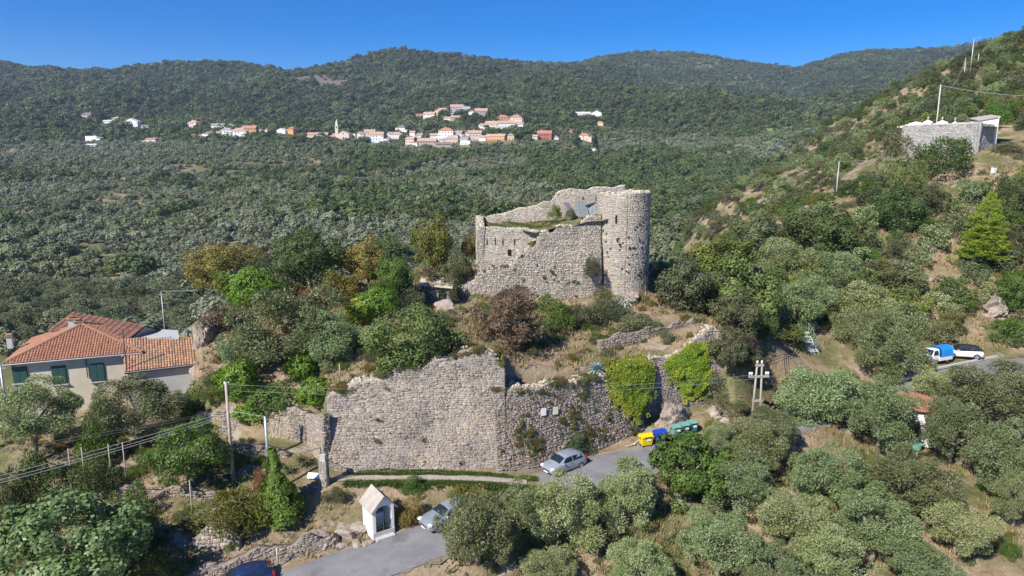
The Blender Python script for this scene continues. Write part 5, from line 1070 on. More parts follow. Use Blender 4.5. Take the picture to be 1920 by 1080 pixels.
for a in (
 ('small lilac house at the far left of the village', 163, 222, 19, 10, 'l', 'd', 'h'), ('low white house right of the lilac house', 200, 232, 17, 6, 'w', 'w', 'e'), ('pinkish house touching the big white gabled house', 217, 230, 14, 10, 'p', 'k', 'h'),
 ('big white gabled house in the left hamlet', 245, 238, 28, 14, 'w', 'w', 'g'), ('tiny white house right of the left hamlet', 271, 241, 13, 6, 'w', 'd', 'e'), ('isolated white house with flat roof among left olives', 171, 265, 25, 9, 'w', 'w', 'f'),
 ('white shed just below the flat roofed white house', 170, 276, 18, 5, 'g', 'w', 'e'), ('long low house with red roof below the left hamlet', 285, 268, 30, 8, 'w', 'r', 'e'), ('single white dot of a house near the left picture edge', 42, 207, 10, 5, 'w', 'w', 'e'),
 ('pink hip roofed house between the two left hamlets', 360, 239, 20, 12, 'p', 'k', 'h'), ('grey white house with long pale roof', 408, 242, 24, 9, 'w', 'g', 'e'), ('grey house at the right end of the long pale roof', 431, 242, 17, 8, 'g', 'k', 'h'),
 ('wide white villa with grey red roof', 391, 259, 29, 11, 'w', 'd', 'h'), ('tiny orange hut left of the wide white villa', 363, 260, 8, 8, 'o', 'r', 'f'), ('tall white house behind the wide villa', 424, 254, 22, 13, 'w', 'g', 'h'), ('largest white house with many windows in the middle hamlet', 448, 260, 29, 18, 'w', 'k', 'h'),
 ('orange house with red roof behind the largest white house', 467, 255, 26, 17, 'o', 'r', 'e'), ('small grey house beside the dark cypress clump', 488, 250, 9, 7, 'g', 'g', 'h'), ('white gabled house left of the bright orange house', 526, 253, 21, 11, 'w', 'w', 'g'),
 ('bright orange narrow house in the middle of the village', 545, 255, 12, 15, 'o', 'r', 'h'), ('tiny pink house right of the bright orange house', 561, 257, 9, 6, 'p', 'k', 'e'), ('long low pinkish building left of the church', 595, 259, 38, 9, 'p', 'k', 'e'),
 ('low white house directly right of the church', 661, 257, 11, 6, 'w', 'g', 'f'), ('white narrow house second right of the church', 676, 259, 13, 11, 'w', 'g', 'h'), ('peach house with pink roof third right of the church', 693, 259, 20, 14, 'p', 'k', 'e'),
 ('white block with dark balconies right of the church', 706, 268, 26, 18, 'w', 'k', 'e'), ('white house with pink roof right of the balcony block', 743, 261, 25, 12, 'w', 'k', 'h'), ('white house with dark roof higher behind its neighbours', 750, 247, 20, 10, 'w', 'd', 'h'),
 ('peach house at the lower edge of the village', 768, 274, 17, 15, 'p', 'k', 'e'), ('small white cube house left of the stone row', 787, 262, 16, 11, 'w', 'k', 'h'), ('stone row house at the lower village edge', 800, 274, 36, 13, 's', 'k', 'e'),
 ('large white house with pink roof in the village centre', 836, 262, 28, 20, 'w', 'r', 'h'), ('grey white house attached right of the large white one', 858, 259, 16, 12, 'g', 'g', 'e'), ('pink house in front of the large white house', 845, 269, 27, 12, 'p', 'k', 'h'),
 ('brown stone house lowest in the village centre', 832, 277, 27, 9, 's', 'd', 'e'), ('pale greenish white house right of the brown stone house', 870, 271, 15, 12, 'w', 'g', 'e'), ('tall peach house left of the long orange building', 891, 263, 24, 16, 'p', 'k', 'e'),
 ('long orange building on the right of the village', 928, 264, 37, 11, 'o', 'k', 'e'), ('small cream house at the end of the long orange building', 958, 263, 12, 11, 'c', 'k', 'h'),
 ('low red roofed house at the left end of the upper hamlet', 790, 222, 20, 7, 's', 'r', 'e'), ('white house at the left of the upper hamlet', 804, 226, 22, 14, 'w', 'k', 'e'), ('pale yellow house in the upper hamlet', 829, 218, 29, 14, 'y', 'k', 'h'), ('lilac white house topmost in the upper hamlet', 857, 212, 24, 14, 'l', 'k', 'e'),
 ('grey house at the right end of the upper hamlet top', 874, 207, 15, 7, 'g', 'g', 'f'), ('stone house right of the upper hamlet', 902, 217, 23, 12, 's', 'k', 'e'), ('low stone house below the upper hamlet', 855, 226, 20, 8, 's', 'k', 'e'),
 ('orange house on the upper right terrace', 944, 229, 22, 12, 'o', 'r', 'h'), ('peach white house beside the upper orange house', 967, 231, 22, 14, 'p', 'r', 'h'), ('pinkish house below the upper right terrace', 921, 242, 25, 13, 'p', 'k', 'e'), ('long white house below the upper orange house', 950, 240, 30, 12, 'w', 'k', 'e'),
 ('single orange cube house right of the upper terrace', 995, 226, 16, 9, 'o', 'r', 'f'), ('long white house high on the right', 1090, 219, 34, 8, 'w', 'w', 'e'), ('white gabled house at the end of the high long one', 1118, 219, 20, 10, 'w', 'w', 'g'), ('small yellow house below the high white houses', 1125, 236, 12, 8, 'y', 'k', 'h'),
 ('red walled house with red roof on the right', 1021, 261, 26, 14, 'r', 'r', 'e'), ('tiny red roofed house right of the red one', 1070, 251, 9, 6, 'r', 'r', 'h'), ('cream house with orange roof above the dark cypresses', 1094, 263, 19, 12, 'c', 'r', 'h'), ('white hut at the right below the cypresses', 1113, 284, 7, 4, 'w', 'w', 'f')):
    vhouse(*a, wins=a[4] >= 10)
for a in (('tiny white cottage squeezed left of the church tower', 621, 262, 9, 7, 'w', 'k', 'h'), ('small peach cottage below the balcony block', 722, 266, 12, 9, 'p', 'k', 'e'), ('small white cottage right of the balcony block', 731, 256, 11, 8, 'w', 'g', 'h'),
 ('narrow white house above the peach village edge house', 773, 256, 10, 9, 'w', 'k', 'e'), ('pale cottage touching the stone row on its left', 779, 272, 14, 9, 'w', 'k', 'h'), ('pale house between the stone row and the large white house', 815, 264, 16, 12, 'w', 'k', 'e'),
 ('white cottage at the right foot of the stone row', 817, 272, 12, 8, 'w', 'r', 'h'), ('small white house above the pale greenish one', 880, 256, 13, 9, 'w', 'k', 'h'), ('low white shed beside the tall peach house', 905, 262, 11, 7, 'w', 'k', 'e'),
 ('small pale house left of the pinkish terrace house', 903, 240, 12, 8, 'w', 'k', 'h'), ('little white house right of the long white terrace house', 975, 239, 12, 8, 'w', 'k', 'e'), ('tiny pale house between upper hamlet and stone house', 884, 216, 11, 8, 'w', 'k', 'h'),
 ('white cottage under the pale yellow upper house', 838, 227, 13, 7, 'w', 'k', 'e'), ('small white cottage right of the red walled house', 1042, 262, 10, 7, 'w', 'g', 'h'), ('white cottage left of the red walled house', 1003, 262, 10, 8, 'g', 'k', 'e'),
 ('small white house between the two middle hamlets', 502, 248, 11, 7, 'w', 'k', 'h')):
    vhouse(*a, wins=False)
# church with bell tower
d = far_hit(640, 261); s = (d[1]*math.cos(PITCH)+(CZ-d[2])*math.sin(PITCH))/F
ch = thing('church', 'peach village church with tall pointed bell tower', 'church', (d[0], d[1], d[2]), -.12); VILL.append((d[0], d[1], 22))
Wn = 22*s
MB().box((4*s, 7, 5*s-1.5), (Wn, 14, 10*s+3)).build('wall', M['village_wall_p'], ch)
MB().prism([(4*s-Wn/2, 0, 10*s), (4*s+Wn/2, 0, 10*s), (4*s, 0, 15*s)], (0, 14, 0)).build('facade_gable', M['village_wall_c'], ch)
for s_ in (-1, 1): MB().prism([(4*s, -.4, 15.3*s), (4*s+s_*(Wn/2+.6), -.4, 9.8*s), (4*s+s_*(Wn/2+.6), 14.4, 9.8*s), (4*s, 14.4, 15.3*s)], (0, 0, .3)).build('roof', M['village_roof_k'], ch)
MB().box((-12*s, 6, 4*s-1.5), (12*s, 10, 8*s+3)).build('side_chapel', M['village_wall_p'], ch); MB().prism([(-19*s, .6, 8*s), (-5*s, .6, 8*s), (-5*s, 6, 10.5*s), (-19*s, 6, 10.5*s)], (0, 0, .3)).build('chapel_roof', M['village_roof_k'], ch)
bt = MB().box((-9*s, 2.5, 12*s), (5.6*s, 5.6*s, 26*s)).build('bell_tower', M['village_wall_c'], ch); MB().box((-9*s, 2.5, 25.2*s), (6.4*s, 6.4*s, .8*s)).build('cornice', M['village_wall_w'], bt)
MB().box((-9*s, 2.5, 28*s), (4.4*s, 4.4*s, 5*s)).build('lantern', M['village_wall_c'], bt); MB().tube([(-9*s, 2.5, 30.5*s), (-9*s, 2.5, 33*s), (-9*s, 2.5, 37*s)], [2.4*s, 1.7*s, .1], 8).build('spire', M['village_roof_w'], bt)
for x_ in (-9*s,): MB().box((x_, 2.5-2.8*s, 21.5*s), (1.8*s, .3, 3.6*s)).build('belfry_opening', M['recess_shade'], bt)
MB().box((4*s, -.05, 2*s), (2.2*s, .2, 4*s)).build('door', M['dark_timber'], ch); MB().tube([(4*s, -.1, 10*s), (4*s, .1, 10*s)], 1.2*s, 12).build('round_window', M['recess_shade'], ch)
# ------------------------------------------------------------------ vegetation
def unit(v): return v/np.maximum(np.linalg.norm(v, axis=-1, keepdims=True), 1e-9)
def crown_q(seed, n, nc, cr, ll, lw, mode='leaf', low=-.75, inner=.35, shell=.5):
    r = np.random.RandomState(seed); d = unit(r.normal(size=(nc*3, 3))); d = d[d[:, 2] > low][:nc]
    lob = .70+.62*valnoise(d[:, 0]*1.9+seed*3.1+20, d[:, 1]*1.9+d[:, 2]*1.4+20, seed)[:, None]; c = d*r.uniform(inner, 1-cr*.75, (len(d), 1))**.8*np.clip(lob, .55, 1.12); rad = cr*r.uniform(.65, 1.3, len(d)); w = rad**2; w /= w.sum()
    k = r.choice(len(d), n, p=w); e = unit(r.normal(size=(n, 3))+.75*unit(c[k])+np.array([0, 0, .12])); pos = c[k]+e*(rad[k]*r.uniform(shell, 1, n)**.6)[:, None]
    tone = r.rand(len(d))
    if mode == 'spray': a = unit(e*.8+r.normal(size=(n, 3))*.6+np.array([0, 0, .05]))
    elif mode == 'droop': a = unit(e*.5+r.normal(size=(n, 3))*.45+np.array([0, 0, -.5]))
    else: a = unit(np.cross(e, r.normal(size=(n, 3))))
    nn = unit(e*1.0+r.normal(size=(n, 3))*.55+np.array([0, 0, .25])); b = unit(np.cross(a, nn)); L = ll*r.uniform(.6, 1.35, (n, 1)); Wd = lw*r.uniform(.7, 1.3, (n, 1))
    Q = np.stack([pos-a*L/2, pos-a*L*.02+b*Wd/2, pos+a*L/2, pos-a*L*.02-b*Wd/2], 1)
    rn = np.clip(.62*r.rand(n)+.38*tone[k], 0, 1); return Q, rn
def proto(name, seeds, *a, **k):
    out = []
    for s in seeds:
        Q, rn = crown_q(s, *a, **k); out.append(quads('crown', Q, M['leaf_oak'], rn))
    return out
CR = {
 'olive': proto('olive', (1, 2, 3, 4, 5), 21000, 52, .26, .072, .019, 'spray', -.85, .30, .35),
 'oak': proto('oak', (11, 12, 13), 11000, 60, .25, .055, .042, 'leaf', -.85, .35),
 'broad': proto('broad', (21, 22, 23), 9500, 44, .28, .070, .046, 'leaf', -.85, .25, shell=.35),
 'fig': proto('fig', (31, 32), 10500, 60, .25, .062, .054, 'leaf', -.85, .35),
 'bush': proto('bush', (41, 42, 43, 44), 4600, 24, .36, .095, .038, 'spray', -.3, .2, .35),
 'twig': proto('twig', (51, 52), 7500, 30, .32, .12, .024, 'spray', -.7, .2, .2),
 'far': proto('far', (61, 62, 63, 64, 65), 420, 12, .46, .26, .18, 'leaf', -.5, .3),
 'mid': proto('mid', (71, 72, 73, 74), 2400, 24, .34, .13, .055, 'spray', -.6, .25, .35)}
def trunk_mesh(seed):
    r = random.Random(seed); mb = MB(); pts = [(0, 0, -.12)]; x = y = 0
    for k in range(1, 5): x += r.uniform(-.05, .05); y += r.uniform(-.05, .05); pts.append((x, y, k*.16))
    mb.tube(pts, [.085, .066, .058, .052, .046], 8)
    for k in range(5):
        a = k*1.26+r.uniform(-.4, .4); s = pts[3 if k % 2 else 4]; e = (math.cos(a)*.55, math.sin(a)*.55, r.uniform(.95, 1.25)); m = ((s[0]+e[0])/2*.8, (s[1]+e[1])/2*.8, (s[2]+e[2])/2)
        mb.tube([s, m, e], [.040, .028, .010], 6)
    return mb.mesh('trunk', M['bark'], True)
TRK = [trunk_mesh(s) for s in range(4)]
nT = [0]
def setmat(o, mat):
    o.material_slots[0].link = 'OBJECT'; o.material_slots[0].material = M[mat]
def tree(name, label, px, py, w, h, Y, kind, leaf, cat='tree', group=None, trunk=True, world=None, vi=None):
    """crown of given width and height (photo px) centred on a sight line at distance Y"""
    nT[0] += 1; k = nT[0] if vi is None else vi
    if world is None:
        c = P(px, py, Y); m = 1/ppm(Y, c[2]); q_ = .93 if (px > 1330 and py > 770) else 1.05; Wd, Hd = w*m/2*q_, h*m/2*q_
    else: c = np.array(world); Wd, Hd = w, h
    z0 = h1(c[0], c[1]); me = CR[kind][k % len(CR[kind])]; cz = c[2]-z0
    if kind == 'bush' and cz < 9.5 and z0 < 20.5 or kind == 'bush' and z0 > 20.5:
        if name == 'shrub' and 'castle terrace' not in label and 'inside the castle' not in label and 'joint of' not in label: Hd = max((cz+Hd)/1.45, .6*Hd); cz = Hd*.45
    elif cz < Hd*.5: cz = Hd*.5
    rz = (k*2.39) % 6.28
    if trunk:
        t = thing(name, label, cat, (c[0], c[1], z0), 0, group); o = link('crown', me, t, (0, 0, cz)); o.scale = (Wd, Wd, Hd); o.rotation_euler = (0, 0, rz)
        tk = link('trunk', TRK[k % 4], t); tk.scale = (min(Wd, 3.2), min(Wd, 3.2), max(cz, .3)); tk.rotation_euler = (0, 0, rz)
    else:
        o = link(name, me); o.location = (c[0], c[1], z0+cz); o.scale = (Wd, Wd, Hd); o.rotation_euler = (0, 0, rz); tag(o, label, cat, group); t = o
    setmat(o, leaf); return t
T = 'olive_tree'; O = 'leaf_olive'
for a in (
 (T, 'grey olive tree in front of the farmhouse left window', 60, 776, 175, 120, 54, 'olive', O), (T, 'olive tree between the farmhouse and the utility pole', 258, 760, 165, 115, 55, 'olive', O),
 ('oak_tree', 'dense dark green tree just left of the utility pole', 358, 848, 150, 112, 50, 'oak', 'leaf_green'), ('fig_tree', 'big fig tree filling the lower left corner', 110, 1022, 280, 215, 40, 'fig', 'leaf_fig'),
 ('oak_tree', 'ochre brown rounded oak at the left end of the mound', 426, 502, 150, 98, 74, 'oak', 'leaf_ochre'), ('oak_tree', 'dark green oak behind the middle of the mound', 582, 486, 155, 108, 76, 'oak', 'leaf_oak'),
 ('deciduous_tree', 'yellow brown autumn tree on the mound', 690, 488, 95, 95, 76, 'broad', 'leaf_ochre'), ('deciduous_tree', 'mixed green tree right of the yellow brown one', 745, 522, 78, 95, 73, 'broad', 'leaf_green'),
 ('deciduous_tree', 'tall yellow green tree left of the castle', 812, 464, 92, 112, 82, 'broad', 'leaf_yellowgreen'), ('cypress_tree', 'narrow dark brown shrub tree at the castle left corner', 884, 462, 34, 66, 85, 'broad', 'leaf_ochre'),
 (T, 'large sprawling grey olive tree on the front of the mound', 548, 640, 215, 165, 62.5, 'olive', O), (T, 'second grey olive crown leaning right on the mound', 620, 655, 130, 120, 60.5, 'olive', O),
 ('oak_tree', 'round dense green oak above the bastion wall', 778, 652, 184, 152, 57.5, 'oak', 'leaf_oak'), ('deciduous_tree', 'dark reddish brown bare-looking tree behind the bastion corner', 950, 628, 142, 150, 63, 'twig', 'leaf_brown'),
 ('deciduous_tree', 'dull green brown tree right of the castle tower foot', 1290, 545, 135, 120, 75, 'broad', 'leaf_dull'), ('deciduous_tree', 'deep green tree behind the vine covered wall', 1382, 575, 160, 170, 77, 'broad', 'leaf_oak'),
 ('deciduous_tree', 'yellowish green tree behind the deep green one', 1345, 486, 150, 92, 86, 'broad', 'leaf_yellowgreen'), (T, 'pale olive tree left of the white steps', 1488, 592, 150, 130, 82, 'olive', O),
 ('oak_tree', 'dark oak standing high on the middle of the right slope', 1530, 445, 165, 130, 108, 'oak', 'leaf_oak'), (T, 'pale olive tree left below the dark slope oak', 1455, 495, 120, 100, 98, 'olive', O),
 (T, 'tall olive tree left of the blue tarpaulin truck', 1674, 655, 125, 150, 73, 'olive', O), (T, 'olive tree behind the tall one near the truck', 1612, 600, 135, 110, 84, 'olive', O), (T, 'shaded olive tree right of the white steps', 1600, 655, 100, 100, 79, 'olive', O),
 ('oak_tree', 'dark green tree left of the bright pine', 1682, 430, 112, 100, 112, 'oak', 'leaf_oak'), ('oak_tree', 'tall dark tree at the right edge beside the pine', 1902, 385, 80, 120, 108, 'oak', 'leaf_oak'),
 ('oak_tree', 'fresh green tree at the right edge above the road', 1908, 548, 70, 95, 90, 'broad', 'leaf_green'), ('oak_tree', 'olive green tree in the middle of the right slope', 1420, 440, 110, 80, 112, 'broad', 'leaf_dull'),
 (T, 'big olive tree right of the twin concrete pole', 1522, 745, 175, 145, 63, 'olive', O), (T, 'olive tree hiding the small white hut', 1656, 776, 172, 150, 59, 'olive', O), ('fig_tree', 'round leafy green fig tree in front of the bins', 1290, 876, 158, 155, 52, 'fig', 'leaf_green'),
 (T, 'olive tree left of the round fig tree', 1180, 932, 125, 135, 49, 'olive', O), (T, 'big olive tree in front of the silver hatchback', 1045, 965, 170, 160, 46.5, 'olive', O), (T, 'olive tree covering the grey saloon car', 893, 988, 175, 170, 43.4, 'olive', O), (T, 'olive tree between the two parked silver cars', 975, 960, 110, 120, 46.0, 'olive', O),
 (T, 'olive tree right of the fig tree below the twin pole', 1415, 835, 135, 110, 55, 'olive', O), (T, 'olive tree in the second row right of the fig', 1390, 910, 150, 130, 50, 'olive', O), (T, 'olive tree in the middle of the lower grove', 1545, 890, 165, 135, 51.5, 'olive', O),
 (T, 'olive tree in front of the middle of the lower grove', 1475, 965, 165, 140, 47.5, 'olive', O), (T, 'wide olive tree below the small white hut', 1700, 905, 190, 145, 50.5, 'olive', O), (T, 'olive tree right of the small white hut', 1790, 805, 140, 130, 58, 'olive', O),
 (T, 'olive tree beside the road at the right edge', 1862, 745, 170, 130, 62, 'olive', O), (T, 'olive tree at the right edge below the road', 1885, 855, 150, 160, 54, 'olive', O), (T, 'olive tree near the lower right terrace edge', 1795, 985, 150, 130, 47.5, 'olive', O),
 (T, 'olive tree in the front rows left of the terrace edge', 1640, 975, 170, 145, 46.5, 'olive', O), (T, 'olive tree at the bottom edge right of centre', 1560, 1045, 165, 120, 43.5, 'olive', O), (T, 'olive tree at the bottom below the fig tree', 1350, 1020, 160, 140, 44.5, 'olive', O),
 (T, 'small olive tree at the bottom edge near centre', 1200, 1062, 145, 105, 42.5, 'olive', O), (T, 'olive tree at the bottom right edge', 1725, 1055, 160, 110, 43.5, 'olive', O), (T, 'olive tree at the bottom edge between two grove rows', 1450, 1065, 150, 110, 42.5, 'olive', O),
 (T, 'low olive crown at the bottom edge under the big olive', 1030, 1068, 105, 70, 42, 'olive', O), (T, 'olive tree behind the hut along the hidden road', 1760, 735, 110, 80, 68, 'olive', O), (T, 'olive tree at the right edge above the terrace stones', 1905, 935, 90, 110, 50.5, 'olive', O),
 (T, 'olive tree beside the road below the twin concrete pole', 1455, 800, 120, 90, 57.5, 'olive', O), ('deciduous_tree', 'dull green tree on the bank right of the ruined wall end', 1378, 655, 95, 105, 68.5, 'broad', 'leaf_dull'), ('deciduous_tree', 'brownish green low tree on the bank left of the twin pole', 1362, 735, 80, 90, 64.5, 'broad', 'leaf_dull'), (T, 'olive crown over the road right of the green bins', 1348, 826, 85, 66, 55.5, 'olive', O), (T, 'small olive at the bend of the hidden road', 1585, 722, 95, 66, 69, 'olive', O), (T, 'grey olive crown at the left front of the mound', 468, 660, 110, 120, 61, 'olive', O), ('oak_tree', 'small dark tree on the slope between steps and truck', 1650, 520, 90, 70, 96, 'oak', 'leaf_dull'), (T, 'olive tree on the slope left of the pine', 1560, 535, 110, 90, 95, 'olive', O),
 ('deciduous_tree', 'dark green tree below the castle at the wall head right end', 1400, 665, 90, 80, 71, 'broad', 'leaf_oak'), (T, 'pale olive bush left of the dark hollow on the right slope', 1340, 560, 90, 80, 81, 'olive', O)):
    tree(*a)
B = 'shrub'
for a in (
 ('fresh green shrub between the two left olive trees', 172, 812, 80, 62, 53, 'leaf_green'), ('dark shrub behind the fence posts', 168, 888, 100, 62, 49.5, 'leaf_oak'), ('tall dark evergreen shrub at the left edge', 58, 890, 100, 95, 47.5, 'leaf_oak'),
 ('bright green shrub against the garden wall', 246, 930, 68, 52, 46.8, 'leaf_green'), ('dull green shrub right of the fig tree', 258, 1000, 90, 95, 43.8, 'leaf_dull'), ('tangled yellowish bramble below the utility pole', 440, 965, 130, 85, 46.2, 'leaf_yellowgreen'), ('yellowish bush at the bottom left', 300, 1052, 85, 50, 42.2, 'leaf_yellowgreen'),
 ('dark shrub at the left picture edge above the fig', 15, 925, 70, 80, 46.2, 'leaf_dull'), ('red orange dry shrub left of the ivy column', 486, 892, 36, 26, 49.6, 'leaf_russet'), ('leafy shrub growing from the terrace wall beside the shrine', 628, 938, 46, 52, 49.4, 'leaf_dull'),
 ('bright green shrub beside the path above the shrine', 775, 912, 46, 42, 50.2, 'leaf_green'), ('green shrub at the foot of the annex wall', 360, 736, 55, 42, 58.5, 'leaf_green'), ('mixed shrub right of the annex foot', 400, 748, 60, 52, 57.6, 'leaf_yellowgreen'),
 ('mid green bush behind the bright ivy mound', 532, 520, 85, 66, 74, 'leaf_dull'), ('brown green shrub below the pale rock outcrop', 416, 628, 90, 115, 65.5, 'leaf_brown'), ('russet dry bush in the grass on the mound', 575, 556, 66, 34, 71, 'leaf_russet'),
 ('green bush right of the reddish brown tree', 1038, 598, 85, 85, 70, 'leaf_green'), ('olive green bush in front of the castle scarp', 1090, 600, 80, 66, 71, 'leaf_dull'), ('dark low bush above the left vine', 1200, 622, 95, 62, 69, 'leaf_dull'), ('small shrub growing in the joint of the tower', 1112, 505, 34, 58, 79.3, 'leaf_dull'),
 ('dry brown bush under the scarp wall of the castle', 960, 560, 90, 50, 76, 'leaf_brown'), ('green bush left of the castle scarp wall', 845, 540, 40, 50, 77, 'leaf_dull'), ('shrub inside the castle terrace', 1040, 402, 30, 36, 87, 'leaf_yellowgreen'), ('dark shrub inside the castle beside the fallen sheets', 1068, 404, 22, 28, 86.5, 'leaf_dull'),
 ('yellow green creeper bush left of the white steps', 1462, 668, 110, 70, 76, 'leaf_yellowgreen'), ('dull bush hiding the road edge beside the twin pole', 1388, 812, 80, 45, 57.5, 'leaf_dull'), ('yellowish weeds on the verge right of the green bins', 1335, 805, 50, 40, 60.5, 'leaf_yellowgreen'), ('dark shrub in the hollow right of the ruined wall end', 1378, 660, 75, 80, 70, 'leaf_dull'), ('brown green bush on the bank left of the twin pole', 1385, 700, 70, 70, 66.5, 'leaf_brown'), ('low dark bush below the deep green tree', 1425, 690, 90, 60, 72, 'leaf_oak'), ('dark bush on the smooth bank right of the wall end', 1362, 618, 70, 70, 72, 'leaf_oak'), ('dull bush low on the bank right of the vine', 1368, 770, 70, 50, 62.5, 'leaf_dull'), ('brownish bush left of the twin pole', 1352, 738, 85, 80, 65, 'leaf_dull'), ('bright green shrub above the white car', 1808, 612, 46, 52, 91, 'leaf_green'), ('grey green bush against the rough retaining wall', 1078, 826, 66, 58, 56.6, 'leaf_oak'),
 ('small fresh shrub at the lower right corner', 1893, 1022, 42, 34, 47.5, 'leaf_green'), ('dark shrub behind the ruined vine wall end', 1395, 700, 80, 70, 66, 'leaf_dull'), ('green shrub behind the yellow green tree left of the castle', 770, 560, 60, 50, 72, 'leaf_dull'), ('brown bush at the right of the mound', 800, 520, 70, 40, 78, 'leaf_brown'),
 ('dark green shrub below the shrub cluster at the stone hut', 715, 545, 70, 55, 71, 'leaf_green'), ('dry tan bush on the crest of the mound', 640, 530, 90, 45, 73, 'leaf_ochre'), ('bush under the tall tree left of the castle', 850, 500, 60, 60, 80, 'leaf_dull'), ('grey tuft of shrub on top of the retaining wall', 1250, 655, 40, 50, 66, 'leaf_dull'),
 ('weedy shrub on the bank behind the grey car', 890, 935, 110, 40, 49.3, 'leaf_yellowgreen'), ('dry weeds between shrine and grey car', 765, 955, 60, 45, 47.8, 'leaf_ochre'), ('green bush on the slope right of the mound', 1150, 590, 70, 50, 73, 'leaf_dull'), ('low bush left of the castle agave', 1130, 560, 60, 45, 76, 'leaf_dull'),
 ('rounded shrub on the slope below the cemetery', 1705, 345, 66, 92, 121, 'leaf_oak'), ('bush right of the cemetery corner', 1890, 300, 60, 50, 128, 'leaf_dull'), ('dark bush at the foot of the cemetery wall', 1770, 275, 110, 50, 126, 'leaf_oak'), ('grey bush left of the cemetery wall', 1680, 275, 70, 70, 134, 'leaf_dull'), ('bright bush behind the cemetery chapel', 1872, 196, 50, 30, 150, 'leaf_green')):
    tree(B, a[0], *a[1:6], 'bush', a[6], 'shrub', None, False)
# umbrella-like bright pine
c = P(1842, 512, 100); z0 = h1(c[0], c[1]); pine = thing('pine_tree', 'bright yellow green pine standing on the bare right slope', 'tree', (c[0], c[1], z0)); Qs, rs = [], []
r_ = np.random.RandomState(5); Hp = P(1840, 358, 100)[2]-z0
for k in range(70):
    f_ = (k+.5)/70; zz = Hp*(.16+.80*f_); rad = 3.9*(1-f_)**.75*(.75+.4*r_.rand())+.35; a_ = k*2.4; cc = np.array([math.cos(a_)*rad*.62, math.sin(a_)*rad*.62, zz]); Q, rn = crown_q(500+k, 420, 6, .5, .30, .075, 'spray', -.9, .2, .3)
    Qs.append(Q*np.array([max(rad*.5, .5), max(rad*.5, .5), .62])+cc); rs.append(rn)
link('crown', quads('crown', np.concatenate(Qs), M['leaf_pine'], np.concatenate(rs)), pine); MB().tube([(0, 0, -.3), (.1, 0, Hp*.4), (0, .05, Hp*.95)], [.24, .17, .04], 8).build('trunk', M['bark'], pine, True)
# cypresses in the village
for lab, px, py, w, h in (('dark cypress clump below the cream village house', 1081, 281, 13, 26), ('taller dark cypress clump right of the cream house', 1117, 282, 13, 33), ('dark pointed cypress beside the orange village houses', 484, 262, 9, 22), ('dark cypress left of the white gabled village house', 505, 262, 9, 16)):
    d = far_hit(px, py); s = (d[1]*math.cos(PITCH)+(CZ-d[2])*math.sin(PITCH))/F; t = thing('cypress_tree', lab, 'tree', tuple(d)); Q, rn = crown_q(px, 700, 24, .3, .22, .12, 'spray', -.9, .3); o = link('crown', quads('crown', Q*np.array([1, 1, 1])*np.sqrt(np.clip(1.05-Q[:, :, 2:3], .05, 2))**np.array([1, 1, 0]), M['leaf_conifer'], rn), t, (0, 0, h*s*.52)); o.scale = (w*s*.45, w*s*.45, h*s*.5)
    MB().tube([(0, 0, -1), (0, 0, h*s*.3)], .3, 6).build('trunk', M['bark'], t)

# ivy and vines on surfaces
def leaf_sheet(P3, Nn, size, r, mat, name='leaves', aspect=.9):
    n = len(P3); a = unit(np.cross(Nn, r.normal(size=(n, 3)))+np.array([0, 0, -.35])); nn = unit(Nn+r.normal(size=(n, 3))*.45); b = unit(np.cross(a, nn)); L = size*r.uniform(.6, 1.3, (n, 1))
    Q = np.stack([P3-a*L/2, P3+b*L*aspect/2, P3+a*L/2, P3-b*L*aspect/2], 1); return Q
def vine(name, label, pos, poly, n, seed, leaf, thick=.35, size=.16, lean=1.0, group=None):
    r = np.random.RandomState(seed); poly = np.array(poly, float); lo = poly.min(0); hi = poly.max(0); u = r.uniform(lo[0], hi[0], n*3); v = r.uniform(lo[1], hi[1], n*3)
    d, _ = seg_dist(u, v, np.column_stack([np.vstack([poly, poly[:1]]), np.zeros(len(poly)+1)])); ok = (inside(u, v, poly) & ((d > .35) | (valnoise(u*2.5, v*2.5, seed+11) > .35))) | ((d < .6*r.rand(len(d))) & (valnoise(u*2.2, v*2.2, seed+12) > .55)); u = u[ok][:n]; v = v[ok][:n]; d = d[ok][:n]
    lump = valnoise(u*1.1, v*1.3, seed)*.8+valnoise(u*3, v*3, seed+3)*.35; dd = .1+thick*lump*np.clip(d*1.3, .25, 1)*r.uniform(.55, 1, len(u)); P3 = pos(u, v, dd); e = .05
    n_ = unit(np.cross(pos(u+e, v, dd*0)-pos(u, v, dd*0), pos(u, v+e, dd*0)-pos(u, v, dd*0))); gx = (valnoise((u+.1)*1.1, v*1.3, seed)-valnoise(u*1.1, v*1.3, seed))*8; n_ = unit(n_+np.array([0, 0, .5])-unit(np.cross(np.array([0, 0, 1.0]), n_))*-gx[:, None]*.3)
    Q = leaf_sheet(P3, n_, size, r, leaf); edge = np.clip(1-d/1.0, 0, 1); rn = np.clip(.5*r.rand(len(u))+.45*edge*r.rand(len(u))+.45*(valnoise(u*.9, v*.9, seed+7)-.36), 0, 1)
    o0 = P3.mean(0); t = thing(name, label, 'climber', tuple(o0), 0, group); link('leaves', quads('leaves', Q-o0, M[leaf], rn), t)
    mb = MB(); ctr = poly.mean(0)
    for k in range(4):
        q = [pos(np.array([ctr[0]+.2*k-.3+(s-.5)*(k-1.5)*1.2]), np.array([lo[1]+(hi[1]-lo[1])*s*.8]), np.array([.06]))[0]-o0 for s in (0, .5, 1)]; mb.tube(q, [.04, .03, .015], 5)
    mb.build('stem', M['bark'], t); return t
LVp, LVl = flatpoly([(7.6, 57.1, 5.1), (11.9, 59.7, 5.1), (14.7, 61.6, 5.1)], .24)
